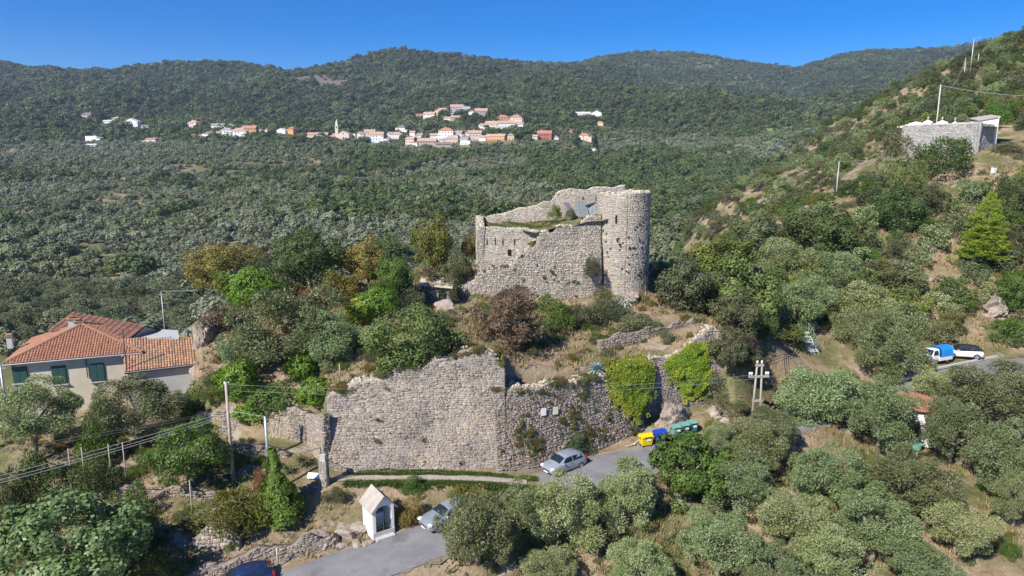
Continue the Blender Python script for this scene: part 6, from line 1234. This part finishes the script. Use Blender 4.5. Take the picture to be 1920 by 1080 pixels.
vine('climbing_vine', 'heart shaped yellow green vine hanging over the retaining wall', LVp, [(1.5, 5.2), (2.4, 7.0), (4.5, 7.4), (6.6, 7.1), (7.7, 5.8), (7.0, 4.0), (5.7, 2.2), (4.8, 1.2), (3.8, 2.0), (2.4, 3.6)], 8500, 3, 'leaf_vine', .55)
vine('climbing_vine', 'yellow green vine on the ruined wall end above the bins', VW_pos, [(3.0, 4.2), (4.4, 5.1), (6.2, 5.9), (8.0, 5.6), (8.7, 3.6), (8.4, 1.4), (6.9, .1), (5.4, .6), (4.3, 2.2)], 7500, 4, 'leaf_vine', .55)
def ivy_mound(label, px, py, w, h, Y, leaf, n, seed, name='ivy_clump'):
    c = P(px, py, Y); m = 1/ppm(Y, c[2]); r = np.random.RandomState(seed); z0 = h1(c[0], c[1]); e = unit(r.normal(size=(n, 3))+np.array([0, -.2, .5])); lump = 1+.3*(valnoise(e[:, 0]*2.4+5, e[:, 2]*2.4+e[:, 1]*1.7, seed)-.5)*2+.22*(valnoise(e[:, 0]*6+5, e[:, 2]*6+e[:, 1]*5, seed+1)-.5)*2
    sc3 = np.array([w*m/2, w*m/2*.8, h*m/2]); P3 = e*sc3*(lump*r.uniform(.82, 1.03, n))[:, None]; Q = leaf_sheet(P3, unit(e/sc3), .17, r, leaf); t = thing(name, label, 'climber', tuple(c)); link('leaves', quads('leaves', Q, M[leaf], np.clip(r.rand(n)*.7+.3*(lump-.7), 0, 1)), t)
    MB().tube([(0, 0, min(z0-c[2]-.1, -.2)), (.1, 0, 0), (.3, .1, h*m*.25)], [.12, .08, .03], 6).build('stem', M['bark'], t)
ivy_mound('large bright green ivy mound beside the pale rock outcrop', 472, 546, 118, 88, 69.5, 'leaf_ivy', 7980, 1); ivy_mound('bright ivy clump on the shadowed side of the mound', 706, 572, 90, 62, 67.5, 'leaf_ivy', 4560, 2); ivy_mound('small yellow green ivy clump left of the round oak', 674, 590, 54, 58, 66.5, 'leaf_vine', 2850, 3)
ivy_mound('bright ivy left under the sprawling olive tree', 446, 716, 80, 72, 58, 'leaf_ivy', 4560, 4); ivy_mound('bright ivy right under the sprawling olive tree', 592, 738, 74, 66, 57, 'leaf_ivy', 4560, 5); ivy_mound('dark ivy hanging over the pale terrace wall', 520, 748, 110, 56, 57.6, 'leaf_green', 4940, 6); ivy_mound('ivy tongue hanging down the pale terrace wall left part', 475, 772, 80, 44, 57.2, 'leaf_ivy', 2600, 8); ivy_mound('green ivy patch inside the sprawling olive', 565, 690, 60, 50, 58.5, 'leaf_ivy', 2660, 7)
# ivy column
c = np.array(P(530, 1003, 47.2)); z0 = h1(c[0], c[1]); Hc = P(515, 838, 48.5)[2]-z0; r = np.random.RandomState(8); n = 12000; f_ = r.rand(n)**1.15; a_ = r.uniform(0, 6.283, n); rad = np.interp(f_, [0, .25, .5, .8, 1], [1.6, 1.35, .85, .45, .25])*(1+.9*(valnoise(a_*1.6, f_*9, 4)-.5)+.35*(valnoise(a_*4, f_*26, 6)-.5))*r.uniform(.86, 1.04, n)
nn = unit(np.stack([np.cos(a_), np.sin(a_), np.full(n, .35)], 1)); P3 = np.stack([np.cos(a_)*rad-f_*.72, np.sin(a_)*rad*.8+f_*.9, f_*Hc], 1); t = thing('ivy_column', 'tall tapering column of green ivy left of the gate', 'climber', (c[0], c[1], z0)); link('leaves', quads('leaves', leaf_sheet(P3, nn, .16, r, ''), M['leaf_ivy_dark'], r.rand(n)), t)
MB().tube([(0, 0, -.2), (-.65, .8, Hc*.95)], [.16, .1], 8).build('stem', M['bark'], t)
# agaves
def agave(label, px, py, Y, R, n=46, seed=1, spiky=.0, mat='leaf_agave', drop=0.0, z=None, name='agave'):
    c = P(px, py, Y); z0 = c[2]-.2 if z is None else z; r = np.random.RandomState(seed); t = thing(name, label, 'plant', (c[0], c[1], z0)); Qs = []; rn = []
    for k in range(n):
        a_ = k*2.4; el = math.radians(75-75*(k/n)**.8-drop*(k/n)); L = R*(.7+.45*(k/n))*r.uniform(.85, 1.1); d = np.array([math.cos(a_), math.sin(a_)]); wv = .075*R*(1-spiky*.5); prev = np.array([0, 0, .05]); side = np.array([-d[1], d[0], 0]); dv = el
        ws = [wv*.8, wv, wv*.75, .01]
        for s in range(3):
            st = np.array([d[0]*math.cos(dv), d[1]*math.cos(dv), math.sin(dv)])*L/3; nx = prev+st; Qs.append([prev-side*ws[s], prev+side*ws[s], nx+side*ws[s+1], nx-side*ws[s+1]]); rn.append(r.rand()); prev = nx; dv -= .28
    link('leaves', quads('leaves', np.array(Qs), M[mat], rn), t); MB().tube([(0, 0, -.5), (0, 0, .12)], [.16*R, .12*R], 8).build('stump', M['bark'], t, True); return t
agave('large blue green agave on top of the retaining wall', 1118, 690, 60.0, 1.25, 54, 1, 0, 'leaf_agave', 35)
agave('blue green agave at the foot of the round tower', 1173, 562, 76.5, 1.45, 50, 2, 0, 'leaf_agave', 10)
agave('small blue green agave behind the annex roof', 353, 622, 69, .95, 36, 3)
agave('spiky green yucca left of the gate pillar', 566, 856, 52.5, 1.1, 60, 4, 1.0, 'leaf_dull', 0, h1(*P(566, 856, 52.5)[:2])+.35, 'yucca')
agave('spiky dark yucca beside the ivy column', 537, 866, 51.5, .85, 50, 5, 1.0, 'leaf_green', 0, h1(*P(537, 866, 51.5)[:2])+.3, 'yucca')

# right hillside scrub: individual bushes and trees, the farthest merged
r = np.random.RandomState(77); cand = []
for _ in range(40000):
    x = r.uniform(12, 190); y = r.uniform(84, 330); cand.append((x, y))
cand = np.array(cand); cz_ = Hn(cand[:, 0], cand[:, 1]); dd = np.stack([cand[:, 0], cand[:, 1], cz_-CZ], 1); dep = dd@FW; px_ = 960+F*dd[:, 0]/dep; py_ = 540-F*(dd@UP)/dep
bare = (((px_-1765)/75)**2+((py_-450)/125)**2 < 1) | (((px_-1850)/60)**2+((py_-600)/60)**2 < 1) | (((px_-1890)/40)**2+((py_-320)/30)**2 < 1) | (((px_-1770)/80)**2+((py_-345)/30)**2 < 1)
cemz = (np.abs(cand[:, 0]-84)+0 < 12) & (cand[:, 1] > 127) & (cand[:, 1] < 150)
tower = (np.hypot(cand[:, 0]-7, cand[:, 1]-86) < 15)
front = ((px_ > 1685) & (px_ < 1900) & (py_ > 228) & (py_ < 300) & (cand[:, 1] < 130))
vis = (px_ > 1130) & (px_ < 1990) & (py_ > 30)
ok = vis & ~cemz & ~tower & ~front & (~bare | (r.rand(len(cand)) < .12)); cand = cand[ok]; cz_ = cz_[ok]; pxk = px_[ok]; pyk = py_[ok]
sel = []; cell = {}
for k in range(len(cand)):
    x, y = cand[k]; g = 2.3 if y < 150 else 2.9; key = (int(x/g), int(y/g))
    if any((key[0]+i_, key[1]+j_) in cell for i_ in (-1, 0, 1) for j_ in (-1, 0, 1) if (i_ == 0 or j_ == 0)): continue
    cell[key] = 1; sel.append(k)
sel.sort(key=lambda k: cand[k][1]); HS = sel[:300]; HREST = sel[300:]
lm = ['leaf_olive', 'leaf_dull', 'leaf_oak', 'leaf_green', 'leaf_olive', 'leaf_yellowgreen', 'leaf_dull']
zone = lambda px, py: 'on the slope just right of the castle tower' if px < 1450 else ('on the slope below the cemetery' if py > 290 else ('on the upper right hillside' if px > 1640 else 'on the ridge falling behind the castle'))
for k in HS:
    x, y = cand[k]; s = r.uniform(1.5, 3.1); m_ = lm[r.randint(len(lm))]; kind = {'leaf_olive': 'olive tree', 'leaf_dull': 'dull green tree', 'leaf_oak': 'dark green tree', 'leaf_green': 'fresh green tree', 'leaf_yellowgreen': 'yellowish tree'}[m_]
    o = link('hillside_tree', CR['mid'][k % 4]); o.location = (x, y, cz_[k]+s*.55); o.scale = (s, s, s*r.uniform(.75, 1.0)); o.rotation_euler = (0, 0, r.rand()*6.3); setmat(o, m_); tag(o, ('small ' if s < 2 else 'medium ' if s < 2.6 else 'broad ')+kind+' '+zone(pxk[k], pyk[k]), 'tree', ('small ' if s < 2 else 'medium ' if s < 2.6 else 'broad ')+kind+'s '+zone(pxk[k], pyk[k]))
# geometry-node scatter for woods that nobody could count
def scatter(name, label, pts, scl, rot, idx, meshes, mats):
    me = bpy.data.meshes.new(name); n = len(pts); me.vertices.add(n); me.vertices.foreach_set('co', np.asarray(pts, np.float32).ravel())
    at = me.attributes.new('scl', 'FLOAT_VECTOR', 'POINT'); at.data.foreach_set('vector', np.asarray(scl, np.float32).ravel())
    at = me.attributes.new('rot', 'FLOAT_VECTOR', 'POINT'); at.data.foreach_set('vector', np.stack([np.zeros(n), np.zeros(n), rot], 1).astype(np.float32).ravel())
    at = me.attributes.new('idx', 'INT', 'POINT'); at.data.foreach_set('value', np.asarray(idx, np.int32))
    o = link(name, me); ng = bpy.data.node_groups.new(name, 'GeometryNodeTree'); ng.interface.new_socket('Geometry', in_out='INPUT', socket_type='NodeSocketGeometry'); ng.interface.new_socket('Geometry', in_out='OUTPUT', socket_type='NodeSocketGeometry')
    N = ng.nodes; L = ng.links; gi = N.new('NodeGroupInput'); go = N.new('NodeGroupOutput'); ip = N.new('GeometryNodeInstanceOnPoints'); jn = N.new('GeometryNodeJoinGeometry')
    for m, mt in zip(meshes, mats):
        m2 = m.copy(); m2.materials.clear(); m2.materials.append(M[mt]); po = bpy.data.objects.new('leafy_crown', m2)
        oi = N.new('GeometryNodeObjectInfo'); oi.inputs['Object'].default_value = po; oi.inputs['As Instance'].default_value = True; L.new(oi.outputs['Geometry'], jn.inputs[0])
    def attr(nm, ty):
        a = N.new('GeometryNodeInputNamedAttribute'); a.data_type = ty; a.inputs['Name'].default_value = nm; return a.outputs['Attribute']
    L.new(gi.outputs[0], ip.inputs['Points']); L.new(jn.outputs[0], ip.inputs['Instance']); ip.inputs['Pick Instance'].default_value = True
    L.new(attr('idx', 'INT'), ip.inputs['Instance Index']); L.new(attr('scl', 'FLOAT_VECTOR'), ip.inputs['Scale'])
    e2 = N.new('FunctionNodeEulerToRotation'); L.new(attr('rot', 'FLOAT_VECTOR'), e2.inputs[0]); L.new(e2.outputs[0], ip.inputs['Rotation'])
    L.new(ip.outputs[0], go.inputs[0]); md = o.modifiers.new('scatter', 'NODES'); md.node_group = ng; tag(o, label, None, None, 'stuff'); return o
if HREST:
    n = len(HREST); s = r.uniform(1.6, 3.3, n); scatter('hillside_scrub', 'dense mixed scrub and trees covering the upper right ridge', np.column_stack([cand[HREST], cz_[HREST]+s*.5]), np.stack([s, s, s*r.uniform(.7, 1, n)], 1), r.rand(n)*6.3, r.randint(0, 6, n), [CR['mid'][k % 4] for k in range(6)], ['leaf_olive', 'leaf_dull', 'leaf_oak', 'leaf_dull', 'leaf_olive', 'leaf_oak'])
# olive groves and woods across the valley
def far_points(n, y0, y1, power, cmin=-.86, cmax=.86):
    c = r.uniform(cmin, cmax, n); y = (y0**power+(y1**power-y0**power)*r.rand(n))**(1/power); return c*y, y
def thin(x, y, g0, seed):
    key = np.floor(x/g0).astype(np.int64)*100003+np.floor(y/g0).astype(np.int64); _, i_ = np.unique(key, return_index=True); return i_
VA = np.array(VILL)
def clear_village(x, y, z):
    ok = np.ones(len(x), bool)
    for vx, vy, vr in VILL:
        ok &= ~((np.abs(x-vx) < vr+1.5) & (y > vy-20) & (y < vy+13))
    for bx, by, br, _ in BARE: ok &= ~((np.hypot(x-bx, y-by) < br*.85) & (r.rand(len(x)) < (.8 if br < 100 else .5)))
    return ok
x, y = far_points(100000, 165, 1130, 2); i_ = thin(x, y, 4.9, 1); x, y = x[i_], y[i_]; i_ = y < 985+260*fbm(x/160, y/160, 95, 3)+25*r.normal(size=len(x)); x, y = x[i_], y[i_]; z = Hf(x, y); dns = fbm(x/55, y/55, 61, 3)+.25*fbm(x/300, y/200, 62, 2); pxx = 960+F*(x/y); 
zc = z-CZ; dep = y*math.cos(PITCH)-zc*math.sin(PITCH); pxx = 960+F*x/dep; pyy = 540-F*(y*math.sin(PITCH)+zc*math.cos(PITCH))/dep
sparse = np.zeros(len(x))
for (a, b, ra, rb, s) in ((430, 318, 95, 16, .6), (600, 310, 90, 14, .6), (250, 360, 130, 25, .35), (160, 410, 200, 28, .3), (560, 345, 70, 18, .3), (420, 395, 60, 20, .3), (200, 520, 90, 18, .3), (255, 425, 40, 20, .4), (340, 320, 60, 12, .4)): sparse = np.maximum(sparse, min(.96, s*1.5)*(((pxx-a)/ra)**2+((pyy-b)/rb)**2 < 1)*(valnoise(x/16, y/16, 77) > .42))
ok = clear_village(x, y, z) & (r.rand(len(x)) > sparse) & (r.rand(len(x)) > .45*(dns < -.22)); x, y, z, pxx, pyy = x[ok], y[ok], z[ok], pxx[ok], pyy[ok]
wood = (pxx > 600+160*(valnoise(x/80, y/80, 5)-.5)) & (pxx < 1400) & (pyy > 288+20*(valnoise(x/40, y/40, 6)-.5)) & (pyy < 420) & (fbm(x/120, y/90, 66, 3) > -.16)
wood |= (fbm(x/110, y/70, 67, 3) > .17); wood |= (pyy < 268) & (fbm(x/90, y/90, 68, 2) > -.05)
s = np.where(wood, np.clip(r.lognormal(1.3, .36, len(x)), 1.8, 8), np.clip(r.lognormal(1.06, .32, len(x)), 1.2, 6)); seen = (pxx > -10) & (pxx < 1930) & (pyy > 150)
occl = ((pxx > 360) & (pxx < 1250) & (pyy > 520)) | ((pxx > 880) & (pxx < 1230) & (pyy > 400)) | ((pxx < 290) & (pyy > 640)) | (pxx > 1450) | ((pxx > 1225) & (pyy > 400)); order = np.argsort(np.where(seen & ~occl, y, 1e6))
first = order[:300]; rest = order[300:]
for k in first:
    w_ = wood[k]; o = link('grove_tree', CR['mid'][k % 4]); o.location = (x[k], y[k], z[k]+s[k]*.6); o.scale = (s[k], s[k], s[k]*r.uniform(.7, .95)); o.rotation_euler = (0, 0, r.rand()*6.3); setmat(o, 'far_green' if w_ else 'far_olive')
    q_ = int(np.clip((pxx[k]+20)//110, 0, 5)); row = 'near row' if pyy[k] > 470 else 'upper row'
    where = ('at the left picture edge above the farmhouse', 'above the farmhouse roof ridge', 'above the farmhouse annex', 'left of the ochre oak', 'above the ochre oak', 'behind the dark green mound oak')[q_]
    tag(o, ('dark leafy tree ' if w_ else 'grey green olive tree ')+'in the '+row+' '+where, 'tree', ('valley wood trees ' if w_ else 'valley olive trees ')+row+' '+where)
n = len(rest); pat = fbm(x[rest]/70, y[rest]/50, 91, 3); idx = np.where(wood[rest], r.randint(5, 10, n), np.where(pat+.12*r.normal(size=n) > .06, r.randint(10, 13, n), r.randint(0, 5, n)))
scatter('olive_grove', 'olive groves and woods covering the far valley side', np.column_stack([x[rest], y[rest], z[rest]+s[rest]*.55]), np.stack([s[rest], s[rest], s[rest]*r.uniform(.7, 1, n)], 1), r.rand(n)*6.3, 12-idx, [CR['far'][k % 5] for k in range(13)], ['far_olive']*5+['far_green']*5+['far_pale']*3)
x, y = far_points(225000, 850, 3000, 1.7); i_ = thin(x, y, 6.7, 2); x, y = x[i_], y[i_]; i_ = y > 965+260*fbm(x/160, y/160, 95, 3)+25*r.normal(size=len(x)); x, y = x[i_], y[i_]; z = Hf(x, y); ridge = np.interp(x/y, sc_, sY)
ok = clear_village(x, y, z) & (y < ridge+25); x, y, z = x[ok], y[ok], z[ok]; n = len(x); s = np.clip(r.lognormal(1.45, .42, n), 2.0, 12)*(1+.2*(y > 1400)); pt = fbm(x/150, y/150, 71, 3)
idx = np.where(pt > .08, r.randint(0, 4, n), np.where(pt < -.16, r.randint(8, 10, n), r.randint(3, 9, n)))
scatter('hill_forest', 'dark forest covering the far mountain slopes', np.column_stack([x, y, z+s*.4]), np.stack([s, s, s*r.uniform(.7, 1.05, n)], 1), r.rand(n)*6.3, idx, [CR['far'][k % 5] for k in range(10)], ['far_olive', 'far_green', 'far_green', 'far_dark', 'far_green', 'far_dark', 'far_dark', 'far_green', 'far_dark', 'far_dark'])

# ------------------------------------------------------------------ grasses
def tufts(name, label, n, fx, mat, hgt=(.18, .45), seed=1, blades=5, wd=.035, zf=None):
    r = np.random.RandomState(seed); x, y = fx(r, n); z = (zf or Hn)(x, y); n = len(x); Vs = []
    for b in range(blades):
        a_ = r.uniform(0, 6.283, n); h = r.uniform(hgt[0], hgt[1], n); ln = h*r.uniform(.2, .9, n); bx = x+r.normal(size=n)*.09; by = y+r.normal(size=n)*.09
        sx, sy = -np.sin(a_)*wd, np.cos(a_)*wd
        Vs.append(np.stack([np.stack([bx-sx, by-sy, z-.05], 1), np.stack([bx+sx, by+sy, z-.05], 1), np.stack([bx+np.cos(a_)*ln, by+np.sin(a_)*ln, z+h], 1)], 1))
    V = np.concatenate(Vs); o = link(name, np_mesh(name, V.reshape(-1, 3), np.arange(len(V)*3), 3, M[mat], r.rand(len(V)))); return tag(o, label, None, None, 'stuff')
def in_poly_pts(r, n, poly, away=True):
    poly = np.array(poly, float); lo, hi = poly.min(0), poly.max(0); x = r.uniform(lo[0], hi[0], n); y = r.uniform(lo[1], hi[1], n); ok = inside(x, y, poly)
    if away: d, _ = seg_dist(x, y, ROAD); ok &= d > 2.6; d, _ = seg_dist(x, y, PATH); ok &= d > .55
    keep = fbm(x*.35, y*.35, 88, 3) > -.12; ok &= keep; return x[ok], y[ok]
tufts('dry_grass', 'dry straw coloured grass on the mound and castle slope', 15000, lambda r, n: in_poly_pts(r, n, POLY), 'grass_dry', (.2, .55), 1, 5, .05)
tufts('dry_grass', 'dry grass on the bare right slope and layby bank', 16000, lambda r, n: in_poly_pts(r, n, [(36, 78), (60, 83), (78, 86), (95, 100), (105, 130), (80, 128), (60, 125), (45, 100)]), 'grass_dry', (.25, .7), 2, 5, .06)
tufts('dry_grass', 'dry grass between the lower olive trees and garden terraces', 26000, lambda r, n: in_poly_pts(r, n, [(-48, 38), (-10, 36), (30, 38), (55, 45), (62, 72), (40, 68), (18, 56), (0, 47), (-10, 50.4), (-16, 50), (-28, 56), (-48, 58)]), 'grass_dry', (.15, .45), 3, 5, .04)
tufts('green_grass', 'short green grass strips beside the path below the bastion', 7500, lambda r, n: (lambda x, v: (lambda k: (x[k], np.where(v < .5, 51.75+.5+v*1.5, 51.75-.45-(v-.5)*1.7)[k]))(fbm(x*.8, v*6, 5, 3) > -.15))(r.uniform(-13.2, 2.0, n), r.rand(n)), 'grass_green', (.05, .2), 4, 5, .035)
tufts('green_grass', 'green weeds along the road verge and lower slopes', 9000, lambda r, n: in_poly_pts(r, n, [(-22, 42), (-5, 43), (8, 48), (30, 58), (50, 68), (40, 58), (20, 44), (0, 38), (-20, 38)]), 'grass_green', (.15, .4), 5, 5, .045)
r = np.random.RandomState(9)
tufts('green_grass', 'green grass on the castle terrace floor', 1200, lambda r, n: (r.uniform(-3.6, 6, n), r.uniform(83.6, 90.8, n)), 'grass_green', (.08, .22), 6, 5, .035, lambda x, y: 21.85+.12*np.sin(x*1.7+y)+np.where(x < 3, 0, (x-3)*.19)-.02*(91-y))

# ------------------------------------------------------------------ air
mh = bpy.data.materials.new('haze'); mh.use_nodes = True; N = mh.node_tree.nodes; N.clear(); ou = N.new('ShaderNodeOutputMaterial'); pv = N.new('ShaderNodeVolumePrincipled')
pv.inputs['Color'].default_value = (.62, .78, 1, 1); pv.inputs['Density'].default_value = .0001; pv.inputs['Anisotropy'].default_value = .2
mh.node_tree.links.new(pv.outputs[0], ou.inputs['Volume'])
hz = link('haze', MB().box((0, 1500, 158), (9400, 4200, 582)).mesh('haze', mh)); tag(hz, 'thin blue summer haze filling the valley', None, None, 'stuff')
# ------------------------------------------------------------------ undergrowth and weeds too small to count
def spots(n, seed, poly, g=None):
    r = np.random.RandomState(seed); x, y = in_poly_pts(r, n, poly); bad = (np.hypot(x-6, y-86) < 14.5) & (y > 78.0); bad |= (x < -28.3) & (y > 59.5) & (y < 76) & (x > -48)
    bad |= (np.abs(x-54) < 7.5) & (y > 76) & (y < 83.2); bad |= (np.hypot(x-16, y-60) < 3.4); bad |= (np.hypot(x+9.3, y-46.8) < 2.3); bad |= (np.hypot(x-84, y-138) < 13); bad |= (np.hypot((x-63)/6.5, (y-107)/15) < 1) & (r.rand(len(x)) < .7) ; return x[~bad], y[~bad]
def cover(name, label, n, seed, poly, smin, smax, mats, zoff=.0):
    x, y = spots(n, seed, poly); r = np.random.RandomState(seed+1); n = len(x); s = r.uniform(smin, smax, n)*r.uniform(.6, 1, n); z = Hn(x, y)
    scatter(name, label, np.column_stack([x, y, z+s*.12+zoff]), np.stack([s, s, s*r.uniform(.55, .95, n)], 1), r.rand(n)*6.3, r.randint(0, len(mats), n), [CR['bush'][k % 4] for k in range(len(mats))], mats)
cover('undergrowth', 'low mixed undergrowth on the mound below the castle', 1050, 201, POLY, .35, 1.1, ['leaf_dull', 'leaf_ochre', 'leaf_dull', 'leaf_green', 'leaf_green', 'leaf_yellowgreen'])
cover('undergrowth', 'low scrub covering the right hillside', 6500, 202, [(22, 67), (34, 76), (48, 82), (68, 86), (100, 92), (130, 150), (190, 260), (90, 310), (60, 240), (22, 170), (14, 110), (24, 85)], .5, 1.6, ['leaf_dull', 'leaf_olive', 'leaf_oak', 'leaf_green', 'leaf_dull', 'leaf_green', 'leaf_yellowgreen', 'leaf_brown'])
cover('undergrowth', 'weeds and low bushes in the garden terraces', 700, 203, [(-50, 40), (-24, 41), (-17, 47), (-16.5, 50), (-22, 55.6), (-28, 57), (-50, 58)], .25, .8, ['leaf_green', 'leaf_dull', 'leaf_yellowgreen', 'leaf_oak'])
cover('undergrowth', 'weeds between the lower olive trees', 700, 204, [(-8, 40), (10, 40), (40, 40), (60, 50), (66, 74), (45, 70), (25, 58), (10, 51), (2, 46)], .25, .7, ['leaf_dull', 'leaf_yellowgreen', 'leaf_ochre', 'leaf_green'])
def wall_weeds(label, pos, ulen, vlo, vhi, n, seed, mats):
    r = np.random.RandomState(seed); u = r.uniform(.3, ulen-.3, n*4); v = r.uniform(vlo, vhi, n*4); k_ = np.argsort(-valnoise(u*.8, v*.8, seed)+.35*r.rand(n*4))[:n]; u, v = u[k_], v[k_]; s = r.uniform(.10, .38, n)*r.uniform(.6, 1, n); p = pos(u, v, np.full(n, .06))
    scatter('wall_weeds', label, p, np.stack([s*1.2, s*.8, s], 1), r.rand(n)*6.3, r.randint(0, len(mats), n), [CR['bush'][k % 4] for k in range(len(mats))], mats)
wall_weeds('dry weeds rooted in the joints of the retaining wall', RW_pos, RW_ln, .4, 6.0, 260, 301, ['leaf_ochre', 'leaf_dull', 'leaf_dull', 'leaf_yellowgreen'])
BWp, BWl = flat((-15.0, 52.6, 4.9), (-.5, 53.4, 5.1), .22); wall_weeds('few small weeds in the joints of the bastion wall', BWp, BWl, .3, 7.0, 9, 302, ['leaf_dull', 'leaf_ochre', 'leaf_brown'])
SCp, SCl = flat(SC_A, SC_B, .09); wall_weeds('weeds rooted in the rough castle scarp wall', SCp, SCl, .3, 5.5, 70, 303, ['leaf_dull', 'leaf_dull', 'leaf_ochre'])

def head_weeds(label, pos, ulen, pts, n, seed, mats, thick=1.2, smax=.5):
    r = np.random.RandomState(seed); u = r.uniform(.2, ulen-.2, n*3); k_ = np.argsort(-valnoise(u*.9, u*0+2, seed)+.5*r.rand(n*3))[:n]; u = u[k_]; v = prof(pts)(u); s = r.uniform(.14, smax, n); p = pos(u, v+.02, -thick*r.rand(n)**1.4)
    scatter('wall_weeds', label, p, np.stack([s*1.2, s, s*.8], 1), r.rand(n)*6.3, r.randint(0, len(mats), n), [CR['bush'][k % 4] for k in range(len(mats))], mats)
head_weeds('grass and shrublets spilling over the bastion wall head', BWp, BWl, [(0, 6.0), (1, 6.6), (3.5, 7.4), (7, 8.2), (10.5, 9.0), (12.2, 9.3), (13.4, 9.1), (14.5, 7.8)], 120, 311, ['leaf_ochre', 'leaf_dull', 'leaf_dull', 'leaf_yellowgreen'], 1.5)
head_weeds('grass and shrublets along the retaining wall head', RW_pos, RW_ln, [(0, 6.3), (3, 6.2), (7, 6.0), (10, 5.8), (14.4, 5.6)], 120, 312, ['leaf_ochre', 'leaf_dull', 'leaf_green', 'leaf_brown'], 1.3)
head_weeds('dry grass on the ragged scarp wall head', SCp, SCl, SC_PR, 60, 313, ['leaf_ochre', 'leaf_dull'], 1.0, .32)
